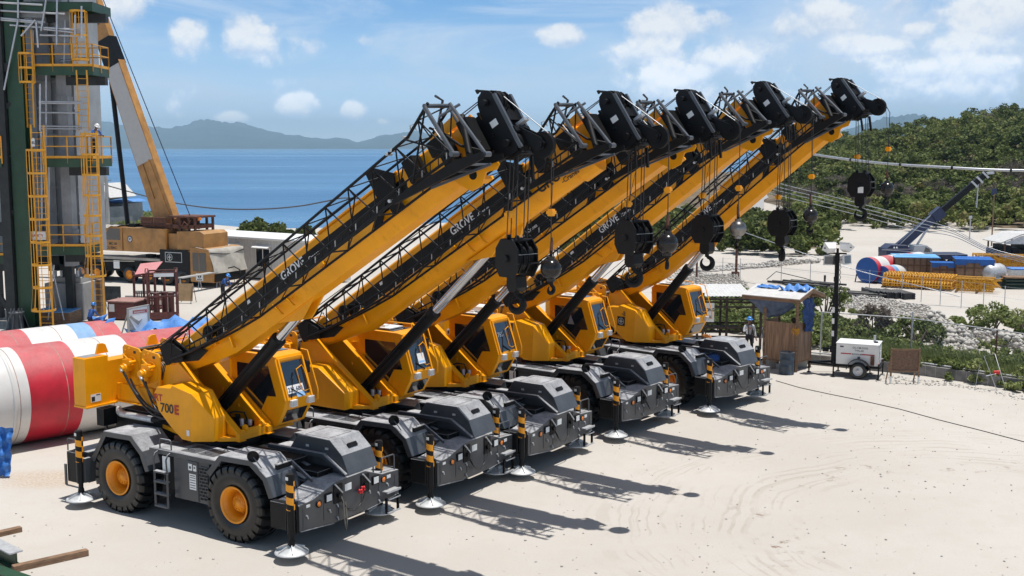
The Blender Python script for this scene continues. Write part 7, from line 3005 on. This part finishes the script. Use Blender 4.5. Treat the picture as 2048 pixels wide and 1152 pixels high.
for (x, w) in ((.35, 1.1), (3.3, 1.0), (6.0, 1.25)):
    k = MB()
    k.m(0).box(x - .08, x + w + .08, -.07, -.036, .85, 2.20)
    k.m(1).box(x, x + w, -.085, -.072, .92, 2.12)
    k.m(0).box(x + w * .48, x + w * .54, -.095, -.086, .92, 2.12)
    wd = k.build('window', [WHITE, GLASS], cb_)
    k = MB(); k.hexa([(x - .15, -.42, 2.20), (x + w + .15, -.42, 2.20), (x + w + .15, -.04, 2.34), (x - .15, -.04, 2.34), (x - .15, -.42, 2.24), (x + w + .15, -.42, 2.24), (x + w + .15, -.04, 2.40), (x - .15, -.04, 2.40)])
    k.build('awning', WHITE, wd)

# trees and growth behind the cabin
for (px, py, Y, h, w, sd_, lb) in ((522, 476, 96, 2.9, 3.9, 41, 'round green tree behind the white site cabin'), (574, 480, 94, 2.5, 1.3, 42, 'slender small tree right of the round tree behind the cabin'),
                                   (556, 478, 97, 1.5, 2.2, 43, 'low bush between the round tree and the slender one'), (612, 474, 98, 2.2, 1.6, 44, 'small tree half hidden behind the lattice of the nearest crane')):
    q = XY(px, Y)
    tree_thing('tree', lb, 'tree', q.x, q.y, 0, h, w, sd_, .30, .24, 34, 90)
r = np.random.default_rng(77)
parts = []
for i in range(150):
    px, Y = r.uniform(212, 335), r.uniform(112, 138)
    q = XY(px, Y)
    parts.append(crown((q.x, q.y, .7), r.uniform(.8, 1.6), r.uniform(.5, 1.1), 6, 40, .2, r, np.clip(r.normal(.62, .15), .2, .93)))
tag(foliage_object('grass_bank', parts, WEED, .22, r, flat=.1, aspect=.6), kind='stuff', label='bank of rough grass near the shore behind the steel tower', cat='grass')

# --- sheds and poles by the shore
for (nm, lb, px, Y, w, dpt, h, rh, rm) in (('shed', 'shore shed with a pale sloping roof seen past the tower', 128, 118, 5.5, 4, 3.0, 2.4, ROOFW), ('shed', 'shore shed with a rusty red roof', 150, 122, 4.6, 4, 2.2, 1.0, mat('rusty_pink_roof', (.40, .24, .21), .7, var=.3)),
                                           ('shed', 'grey shore shed partly covered with blue sheeting', 205, 121, 3.0, 3, 3.2, .4, BLUE_TARP)):
    q = XY(px, Y)
    s_ = thing(nm, lb, 'shed', q, R(-14))
    k = MB(); k.box(0, w, 0, dpt, 0, h)
    for i in range(9):
        k.box(w * i / 9, w * i / 9 + .05, -.06, -.002, 0, h)
    k.build('wall', CLADF, s_)
    k = MB(); k.prism([(-.4, h + .01), (w + .3, h + .01 + rh * .4), (w * .8, h + rh), (-.4, h + .2)], -.4, dpt + .4, 'y'); k.build('roof', rm, s_)
for (px, py0, py1, Y, rad, lb) in ((218, 448, 352, 108, .19, 'thick concrete utility pole beside the far caged ladder'), (150, 442, 335, 112, .16, 'utility pole between the tower and the shore sheds'), (214, 446, 330, 120, .08, 'thin leaning pole by the shore')):
    q = XY(px, Y)
    k = MB(); zt_ = AT(px, py1, Y).z
    k.cyl((0, 0, 0), (0, 0, zt_), rad, rad * .8, n=10)
    k.bar((-.5, 0, zt_ - .4), (.5, 0, zt_ - .4), .08, .08)
    o = k.build('utility_pole', CONC); o.location = q; tag(o, lb, 'pole')
cable('overhead_cable', 'drooping dark cable strung across the water behind the nearest boom', [(60, 326, 104), (150, 352, 106), (218, 372, 108), (310, 397, 100), (380, 411, 96), (450, 418, 94), (530, 418, 92), (600, 412, 91), (655, 402, 90), (690, 396, 90), (760, 400, 90)], .055, mat('weathered_cable', (.09, .08, .07), .8))

# --- clutter on the sand in front of the old crane
RACKM = REDP
def rack(name, label, p, rz, w, dpt, h, roof=None):
    t = thing(name, label, 'steel rack', p, rz)
    k = MB()
    for x in (0, w):
        for y in (0, dpt):
            k.box(x - .05, x + .05, y - .05, y + .05, 0, h)
    for z in (.12, .55 if roof else h * .5, h - .05):
        for (a, b) in (((0, 0), (w, 0)), ((w, 0), (w, dpt)), ((0, dpt), (w, dpt)), ((0, 0), (0, dpt))):
            k.bar((a[0], a[1], z), (b[0], b[1], z), .08, .08)
    for i in range(1, 6):
        x = w * i / 6
        k.bar((x, 0, .12), (x, 0, h * .5), .035, .035); k.bar((x, dpt, .12), (x, dpt, h * .5), .035, .035)
    for i in range(1, 4):
        k.bar((0, dpt * i / 4, .12), (0, dpt * i / 4, h * .5), .035, .035); k.bar((w, dpt * i / 4, .12), (w, dpt * i / 4, h * .5), .035, .035)
    for x in (0, w):
        k.tube([(x - .08, 0, h), (x - .06, 0, h + .2), (x + .06, 0, h + .2), (x + .08, 0, h)], .03, 6)
    k.box(0, w, -.06, -.052, .1, .45) if not roof else None
    k.build('rack_frame', RACKM, t)
    k = MB(); k.box(.05, w - .05, .05, dpt - .05, .03, .08); k.build('floor_plate', RUST, t)
    if roof:
        k = MB(); k.hexa([(.2, -.25, h + .05), (w + .1, -.25, h + .20), (w - .1, dpt + .1, h + .65), (-.2, dpt + .1, h + .50), (.2, -.25, h + .08), (w + .1, -.25, h + .23), (w - .1, dpt + .1, h + .68), (-.2, dpt + .1, h + .53)])
        k.build('sloping_lid', roof, t)
    else:
        k = MB()
        for (x, y) in ((.4, .6), (.8, .9), (1.15, .5)):
            k.cyl((x, y, .1), (x, y, h * .55), .16, n=14)
        k.build('gas_bottle', REDP, t)
        k = MB(); k.box(.35, w - .1, -.075, -.056, h - .24, h - .06); k.build('name_plate', WHITE, t)
    return t


PINK = mat('faded_red_sheet', (.55, .16, .17), .55, var=.1, dust_sheen=.6, dust_sheen_col=(.62, .36, .35))
rack('steel_rack', 'brown steel rack with a sloping faded red lid', G(270, 620), R(-10), 1.25, 1.1, 1.95, PINK)
rack('steel_rack', 'open brown steel cage rack holding gas bottles', G(297, 642), R(14), 1.45, 1.4, 2.55)
p = G(216, 640)
rb = thing('tool_box', 'large dark red site box with a dusty flat lid', 'box', p, R(-12))
k = MB(); k.box(0, 1.55, 0, 1.5, .05, .95); k.build('case', REDP, rb, bevel=.02)
k = MB(); k.box(-.04, 1.59, -.04, 1.54, .953, 1.02); k.build('lid', mat('dusty_red_lid', (.36, .20, .17), .7, var=.2), rb, bevel=.01)
k = MB(); k.box(.08, .40, -.008, -.001, .45, .85); k.build('label_plate', WHITE, rb)
p, q = G(256, 674), G(300, 668)
sgn = thing('sign_board', 'grey framed safety sign board with a red heading and a torn white sheet', 'sign board', p, math.atan2((q - p).y, (q - p).x))
L = (q - p).length
k = MB()
k.m(0).box(0, .08, -.04, .04, 0, 1.35).box(L - .08, L, -.04, .04, 0, 1.42)
k.hexa([(0, -.04, 1.30), (L, -.04, 1.38), (L, .04, 1.38), (0, .04, 1.30), (0, -.04, 1.38), (L, -.04, 1.46), (L, .04, 1.46), (0, .04, 1.38)])
k.bar((.05, 0, 1.2), (.05, .7, 0), .05, .05); k.bar((L - .05, 0, 1.2), (L - .05, .7, 0), .05, .05)
k.build('sign_frame', CONC, sgn)
k = MB()
k.m(0).hexa([(.08, .0, .18), (L - .08, .0, .18), (L - .08, .02, .18), (.08, .02, .18), (.08, 0, 1.30), (L - .08, 0, 1.37), (L - .08, .02, 1.37), (.08, .02, 1.30)])
k.m(1).box(.30, L - .12, -.006, -.001, 1.08, 1.24)
k.m(2).text('WARNING', frame((.36, -.008, 1.11), (1, 0, 0), (0, 0, 1)), .12, .001, .002)
k.m(3).prism([(.1, .95), (.34, .72), (.56, .52), (.80, .80), (.60, .70), (.40, .84), (.2, 1.02)], -.02, -.001, 'y')
k.prism([(.1, .9), (.42, .3), (.1, .25)], -.006, -.001, 'y')
k.build('sign_sheet', [WHITE, mat('faded_red_print', (.50, .10, .09), .6), WHITEM, mat('grey_torn_sheet', (.26, .25, .24), .7, var=.2)], sgn)
p = G(204, 620)
bb_ = thing('barrier_board', 'dark display board on a white trestle behind the formwork', 'board', p, R(-8))
k = MB(); k.box(-.1, 1.15, -.02, .02, .55, 1.35); k.build('panel', mat('dark_grey_board', (.07, .08, .085), .6, var=.4, vscale=3), bb_)
k = MB()
for x in (.15, 1.0):
    k.bar((x, -.35, 0), (x, 0, .75), .05, .05); k.bar((x, .35, 0), (x, 0, .75), .05, .05)
k.box(-.1, 1.15, -.03, .03, .48, .55)
k.build('trestle', ALU, bb_)
p = G(352, 607)
pb_ = thing('plywood_sheet', 'square of bare plywood leaning on a thin stand near the old crane cab', 'plywood', p, R(-6))
k = MB(); k.hexa([(0, 0, .15), (1.0, 0, .15), (1.0, .02, .15), (0, .02, .15), (0, .2, 1.15), (1.0, .2, 1.15), (1.0, .22, 1.15), (0, .22, 1.15)]); k.build('sheet', mat('bare_plywood', (.36, .24, .13), .8, var=.15), pb_)
k = MB()
for x in (.05, .95):
    k.bar((x, -.15, 0), (x, .25, 1.2), .03, .03); k.bar((x, .7, 0), (x, .25, 1.2), .03, .03)
k.build('stand', STEELBAR, pb_)
for (px0, py0, px1, py1, lb) in ((366, 590, 480, 568, 'long low trestle table in front of the old crane cab'),):
    p, q = G(px0, py0), G(px1, py1)
    t_ = thing('trestle_table', lb, 'table', p, math.atan2((q - p).y, (q - p).x))
    L = (q - p).length
    k = MB(); k.box(0, L, 0, .5, 1.0, 1.06); k.build('table_top', CONC, t_)
    for i in range(4):
        x = .1 + (L - .2) * i / 3
        k = MB(); k.bar((x - .2, .25, 0), (x, .25, 1.0), .03, .03); k.bar((x + .2, .25, 0), (x, .25, 1.0), .03, .03); k.build('leg', ALU, t_)
for (px, py, w, lb) in ((250, 598, 2.2, 'grey timber baulk lying left of the red-lidded rack'), (268, 588, 3.0, 'thin timber lying behind the red-lidded rack')):
    p = G(px, py)
    k = MB(); k.box(0, w, 0, .2, 0, .2); o = k.build('timber_baulk', CONC); o.location = p; o.rotation_euler = (0, 0, R(-6)); tag(o, lb, 'timber')
# planks and beams bottom left
for (a, b, w, h, lb) in (((28, 1146), (178, 1112), .16, .14, 'longer weathered plank on the sand at the bottom left'), ((-60, 1088), (45, 1064), .16, .12, 'short weathered plank at the left edge')):
    p, q = G(*a), G(*b)
    d = q - p
    k = MB(); k.box(0, d.length, 0, w, .002, h); o = k.build('plank', WOOD, bevel=.006); o.location = p; o.rotation_euler = (0, 0, math.atan2(d.y, d.x)); tag(o, lb, 'plank')
p, q = G(-60, 1088), G(34, 1138)
d = q - p
ib = thing('steel_beam', 'dark green steel beam end at the bottom left corner', 'beam', p, math.atan2(d.y, d.x))
k = MB(); k.m(0).box(-1, d.length, -.15, .15, .02, .05); k.box(-1, d.length, -.02, .02, .05, .35); k.m(1).box(-1, d.length, -.15, .15, .35, .38)
k.build('beam', [GREENP, GALV], ib)
p, q = G(-40, 1150), G(30, 1175)
d = q - p
ib = thing('steel_beam', 'second dark green beam below the first at the bottom left corner', 'beam', p, math.atan2(d.y, d.x))
k = MB(); k.box(-1.2, d.length + .35, -.15, .15, .02, .05); k.box(-1.2, d.length + .35, -.02, .02, .05, .25); k.box(-1.2, d.length + .35, -.15, .15, .25, .28)
k.build('beam', [GREENP], ib)

# ------------------------------------------------------------------ people
def person(label, loc, face, pose, top, trousers, helmet, vest=None, scale=1.0):
    """one continuous skinned body in metres, standing at the origin and facing +x; pose moves the joints"""
    J = {'pelvis': (0, 0, .95), 'waist': (0.0, 0, 1.10), 'chest': (.01, 0, 1.32), 'neck': (.0, 0, 1.48), 'head0': (.015, 0, 1.56), 'head1': (.02, 0, 1.66), 'head2': (.01, 0, 1.74)}
    for s, n in ((1, 'l'), (-1, 'r')):
        J.update({n + 'hip': (0, s * .095, .90), n + 'knee': (.02, s * .11, .50), n + 'ankle': (-.01, s * .12, .09), n + 'toe': (.16, s * .13, .035),
                  n + 'sho': (0, s * .185, 1.42), n + 'elb': (-.02, s * .25, 1.14), n + 'wri': (.06, s * .26, .90)})
    J.update(pose)
    rad = {'pelvis': (.155, .125), 'waist': (.135, .105), 'chest': (.165, .12), 'neck': (.055, .055), 'head0': (.062, .066), 'head1': (.082, .098), 'head2': (.060, .070),
           'hip': (.088, .088), 'knee': (.060, .060), 'ankle': (.042, .042), 'toe': (.045, .032), 'sho': (.062, .062), 'elb': (.045, .045), 'wri': (.030, .026)}
    names = list(J)
    V = [J[n] for n in names]
    idx = {n: i for i, n in enumerate(names)}
    E = [('pelvis', 'waist'), ('waist', 'chest'), ('chest', 'neck'), ('neck', 'head0'), ('head0', 'head1'), ('head1', 'head2')]
    for n in 'lr':
        E += [('pelvis', n + 'hip'), (n + 'hip', n + 'knee'), (n + 'knee', n + 'ankle'), (n + 'ankle', n + 'toe'), ('chest', n + 'sho'), (n + 'sho', n + 'elb'), (n + 'elb', n + 'wri')]
    E = [(idx[a], idx[b]) for a, b in E]
    R_ = [rad[n] if n in rad else rad[n[1:]] for n in names]
    zone = [0] * len(V)
    # hands: palm, four bent fingers and a thumb from the side of the palm
    for n, s in (('l', 1), ('r', -1)):
        w = Vector(J[n + 'wri'])
        d = (w - Vector(J[n + 'elb'])).normalized()
        side = d.cross(Vector((0, s, 0)))
        side = Vector((1, 0, 0)) if side.length < .2 else side.normalized()
        palm = w + d * .075
        pi = len(V)
        V.append(tuple(palm)); R_.append((.036, .020)); E.append((idx[n + 'wri'], pi))
        curl = d.cross(side).normalized() * -s
        for f, (o, l) in enumerate(((-.027, .070), (-.009, .080), (.009, .075), (.027, .060))):
            k0 = palm + side * o + d * .030
            k1 = k0 + d * l * .5 + curl * .006
            k2 = k0 + d * l * .85 + curl * .028
            b = len(V)
            V += [tuple(k0), tuple(k1), tuple(k2)]
            R_ += [(.0095, .0095), (.0085, .0085), (.007, .007)]
            E += [(pi, b), (b, b + 1), (b + 1, b + 2)]
        t0 = palm - side * .034 - d * .03
        t1 = t0 - side * .022 + d * .035
        b = len(V)
        V += [tuple(t0), tuple(t1), tuple(t1 + d * .026 + curl * .01)]
        R_ += [(.011, .011), (.010, .010), (.008, .008)]
        E += [(pi, b), (b, b + 1), (b + 1, b + 2)]
    me = bpy.data.meshes.new('body_skin')
    me.from_pydata(V, E, [])
    ob = bpy.data.objects.new('body_skin', me)
    COL.objects.link(ob)
    ob.modifiers.new('skin', 'SKIN').use_smooth_shade = True
    for i, sv_ in enumerate(me.skin_vertices[0].data):
        sv_.radius = R_[i]
        sv_.use_root = (i == 0)
    sub = ob.modifiers.new('sub', 'SUBSURF')
    sub.levels = sub.render_levels = 2
    dg = bpy.context.evaluated_depsgraph_get()
    dg.update()
    bm_ = bpy.data.meshes.new_from_object(ob.evaluated_get(dg))
    bpy.data.objects.remove(ob)
    bm_.name = 'body'
    for m_ in (SKIN, top, trousers, DARKCLOTH):
        bm_.materials.append(m_)
    bones = [(Vector(V[a]), Vector(V[b]), a, b) for a, b in E]
    def zone_of(c):
        best, zn = 9, 0
        for a, b, ia, ib in bones:
            d = b - a
            t = max(0, min(1, (c - a).dot(d) / max(d.length_squared, 1e-9)))
            q = (c - (a + d * t)).length
            if q < best:
                best = q
                nm = names[ib] if ib < len(names) else 'hand'
                if nm in ('head0', 'head1', 'head2', 'hand') or nm == 'neck' and t > .75: zn = 0
                elif nm[1:] == 'wri': zn = 1 if t < .9 else 0
                elif nm[1:] in ('knee', 'ankle', 'hip'): zn = 2 if not (nm[1:] == 'ankle' and t > .85) else 3
                elif nm[1:] == 'toe': zn = 3
                elif nm == 'waist': zn = 2 if t < .35 else 1
                else: zn = 1
        return zn
    for p in bm_.polygons:
        p.material_index = zone_of(p.center)
        p.use_smooth = True
    root = thing('person', label, 'person', loc, face)
    root.scale = (scale,) * 3
    o = bpy.data.objects.new('body', bm_)
    COL.objects.link(o)
    o.parent = root
    h1 = Vector(J['head1'])
    ax = (Vector(J['head2']) - Vector(J['head0'])).normalized()
    # helmet, hair, face
    yv = Vector((0, 1, 0)) - ax * ax.y
    yv.normalize()
    xv = yv.cross(ax)
    Mh = Matrix.Identity(4)
    for i in range(3):
        Mh[i][0], Mh[i][1], Mh[i][2], Mh[i][3] = xv[i], yv[i], ax[i], h1[i]
    k = MB()
    k.M = Mh
    k.ball((-.005, 0, .055), .112, 12, (1.12, .98, .92))
    k.lathe([(.10, .045), (.150, .030), (.152, .036), (.10, .06)], (.02, 0, 0), (.12, 0, 1), 22)
    k.build('helmet', helmet, o)
    k = MB()
    k.M = Mh
    k.ball((-.022, 0, -.005), .092, 10, (1.0, .95, .85))
    k.build('hair', HAIR, o)
    k = MB()
    k.M = Mh
    k.m(0).ball((.082, 0, -.028), .016, 6, (1.2, .8, 1.4))
    for s in (-1, 1):
        k.m(1).ball((.074, s * .030, -.004), .010, 6)
        k.m(0).ball((0, s * .084, -.02), .020, 6, (.8, .5, 1.4))
    k.m(2).box(.074, .082, -.022, .022, -.066, -.058)
    k.build('face', [SKIN, HAIR, REDP], o)
    if vest:
        k = MB()
        c, w = Vector(J['chest']), Vector(J['waist'])
        for s in (-1, 1):
            k.tube([w + Vector((.115, s * .07, -.06)), c + Vector((.135, s * .085, -.02)), c + Vector((.06, s * .10, .13)), c + Vector((-.08, s * .10, .12)), c + Vector((-.135, s * .06, -.05)), w + Vector((-.11, s * .05, -.06))], .018, 6)
        k.lathe([(.150, -.03), (.158, -.02), (.158, .02), (.150, .03)], w + Vector((0, 0, -.08)), (0, 0, 1), 20)
        k.build('harness', vest, o)
    return root


A_ = R
man = G(1497, 716)
person('standing man in a blue helmet, white shirt and dark braces beside the shelter', man, R(-80),
       {'relb': (.06, -.27, 1.17), 'rwri': (.24, -.14, 1.30), 'lelb': (-.03, .27, 1.15), 'lwri': (.05, .29, .91), 'lknee': (.04, .13, .50)}, SHIRTW, DARKCLOTH, HELMETB, DARKCLOTH)
p = G(1531, 722)
person('man in a dark vest half hidden behind the booth post', p, R(-150), {'lwri': (.10, .24, .92), 'relb': (-.06, -.26, 1.15)}, SHIRTW, DARKCLOTH, mat('dark_cap', (.02, .02, .025), .6), DARKCLOTH)
q = ob + BP(.45, .62, .40)
person('man with folded arms inside the guard booth', q, R(-60), {'relb': (.10, -.24, 1.16), 'rwri': (.22, .02, 1.16), 'lelb': (.10, .24, 1.16), 'lwri': (.20, -.04, 1.20)}, SHIRTW, DARKCLOTH, mat('brown_cap', (.05, .03, .02), .7), None, .95)
p = G(446, 602)
person('worker in a blue helmet and blue jacket bending by the trestle table', p, R(-20),
       {'waist': (.05, 0, 1.08), 'chest': (.20, 0, 1.24), 'neck': (.30, 0, 1.36), 'head0': (.34, 0, 1.42), 'head1': (.39, 0, 1.50), 'head2': (.41, 0, 1.57), 'lsho': (.26, .185, 1.32), 'rsho': (.26, -.185, 1.32),
        'lelb': (.34, .25, 1.06), 'lwri': (.48, .16, .94), 'relb': (.34, -.25, 1.06), 'rwri': (.48, -.16, .94)}, BLUECLOTH, DARKCLOTH, HELMETB, DARKCLOTH)
p = G(184, 662)
person('worker in a blue helmet standing low beside the narrow timber formwork', p, R(60),
       {'pelvis': (-.12, 0, .62), 'waist': (-.06, 0, .76), 'chest': (.05, 0, .95), 'neck': (.10, 0, 1.10), 'head0': (.13, 0, 1.17), 'head1': (.15, 0, 1.27), 'head2': (.15, 0, 1.35), 'lhip': (-.10, .095, .58), 'rhip': (-.10, -.095, .58),
        'lknee': (.24, .13, .50), 'rknee': (.22, -.13, .48), 'lsho': (.06, .185, 1.04), 'rsho': (.06, -.185, 1.04), 'lelb': (.16, .24, .82), 'lwri': (.36, .16, .74), 'relb': (.16, -.24, .82), 'rwri': (.36, -.14, .74)}, BLUECLOTH, DARKCLOTH, HELMETB, None)
zz = TP(180, 317).z + .012
q = TP(181, 317)
person('worker in blue with a white helmet leaning over the platform railing', Vector((tb.x + q.x, YT + .55, zz)), R(-35),
       {'waist': (.04, 0, 1.09), 'chest': (.14, 0, 1.28), 'neck': (.22, 0, 1.41), 'head0': (.26, 0, 1.47), 'head1': (.31, 0, 1.55), 'head2': (.33, 0, 1.63), 'lsho': (.18, .185, 1.37), 'rsho': (.18, -.185, 1.37),
        'lelb': (.30, .24, 1.15), 'lwri': (.48, .18, 1.12), 'relb': (.32, -.22, 1.16), 'rwri': (.50, -.10, 1.12), 'lknee': (-.10, .12, .50), 'lankle': (-.22, .12, .09), 'ltoe': (-.06, .13, .035)}, BLUECLOTH, DARKCLOTH, HELMETW, GALV)

# ropes heaped on the deck of the farthest crane
W5 = crane_world(5)
for (lx, ly, lz, sd_, m_, lb, n) in ((2.9, -.40, 1.55, 5, mat('blue_rope', (.03, .11, .36), .7, var=.2), 'heap of blue rope on the front deck of the farthest crane', 26), (2.35, .22, 2.235, 8, mat('orange_rope', (.55, .20, .04), .7, var=.35), 'small bundle of red and yellow rope on the hood of the farthest crane', 12)):
    rr = np.random.default_rng(sd_)
    k = MB()
    s_ = .34 if n > 20 else .15
    for i in range(n):
        a = rr.uniform(0, 6.28); t = rr.uniform(.4, 1)
        P = [(s_ * t * math.cos(a + u) * 1.1, s_ * t * math.sin(a + u) * .8, .02 + rr.uniform(0, .28 * s_ / .34) * math.sin(u) ** 2) for u in np.linspace(0, 4.2, 11)]
        k.tube(P, .014, 5)
    o = k.build('rope_coil', m_)
    o.location = W5 @ Vector((lx, ly, lz))
    tag(o, lb, 'rope')
# yellow tow strap looped from the nearest crane's front panel, red tag beside it
W1 = crane_world(1)
k = MB()
k.tube([W1 @ Vector(p) for p in ((4.10, -.44, 1.16), (4.16, -.40, .95), (4.17, -.38, .50), (4.18, -.34, .28), (4.17, -.30, .50), (4.16, -.34, .95))], .016, 6)
tag(k.build('tow_strap', mat('dirty_white_webbing', (.42, .36, .28), .85, var=.2)), 'dirty white webbing strap looped from the nearest crane front panel', 'strap')
k = MB()
for i in range(8):
    k.ball(W1 @ Vector((4.13 + .02 * (i % 2), .20 + .045 * (i % 4), 1.02 + .05 * (i // 3))), .035, 6)
tag(k.build('shackle', mat('red_shackle', (.55, .012, .02), .4)), 'red painted shackles hooked on the nearest crane front panel', 'shackle')

# ------------------------------------------------------------------ sea air
hz = bpy.data.materials.new('sea_haze')
hz.use_nodes = True
nt = hz.node_tree
for n in list(nt.nodes): nt.nodes.remove(n)
vp = nt.nodes.new('ShaderNodeVolumePrincipled')
vp.inputs['Color'].default_value = HAZECOL
vp.inputs['Density'].default_value = HAZEDEN
vp.inputs['Anisotropy'].default_value = 0.0
mo = nt.nodes.new('ShaderNodeOutputMaterial')
nt.links.new(vp.outputs[0], mo.inputs['Volume'])
k = MB()
k.box(-22000, 22000, -400, 20500, -6.5, 470)
o = k.build('haze', hz)
tag(o, 'pale blue sea haze over the bay', 'haze', None, 'stuff')
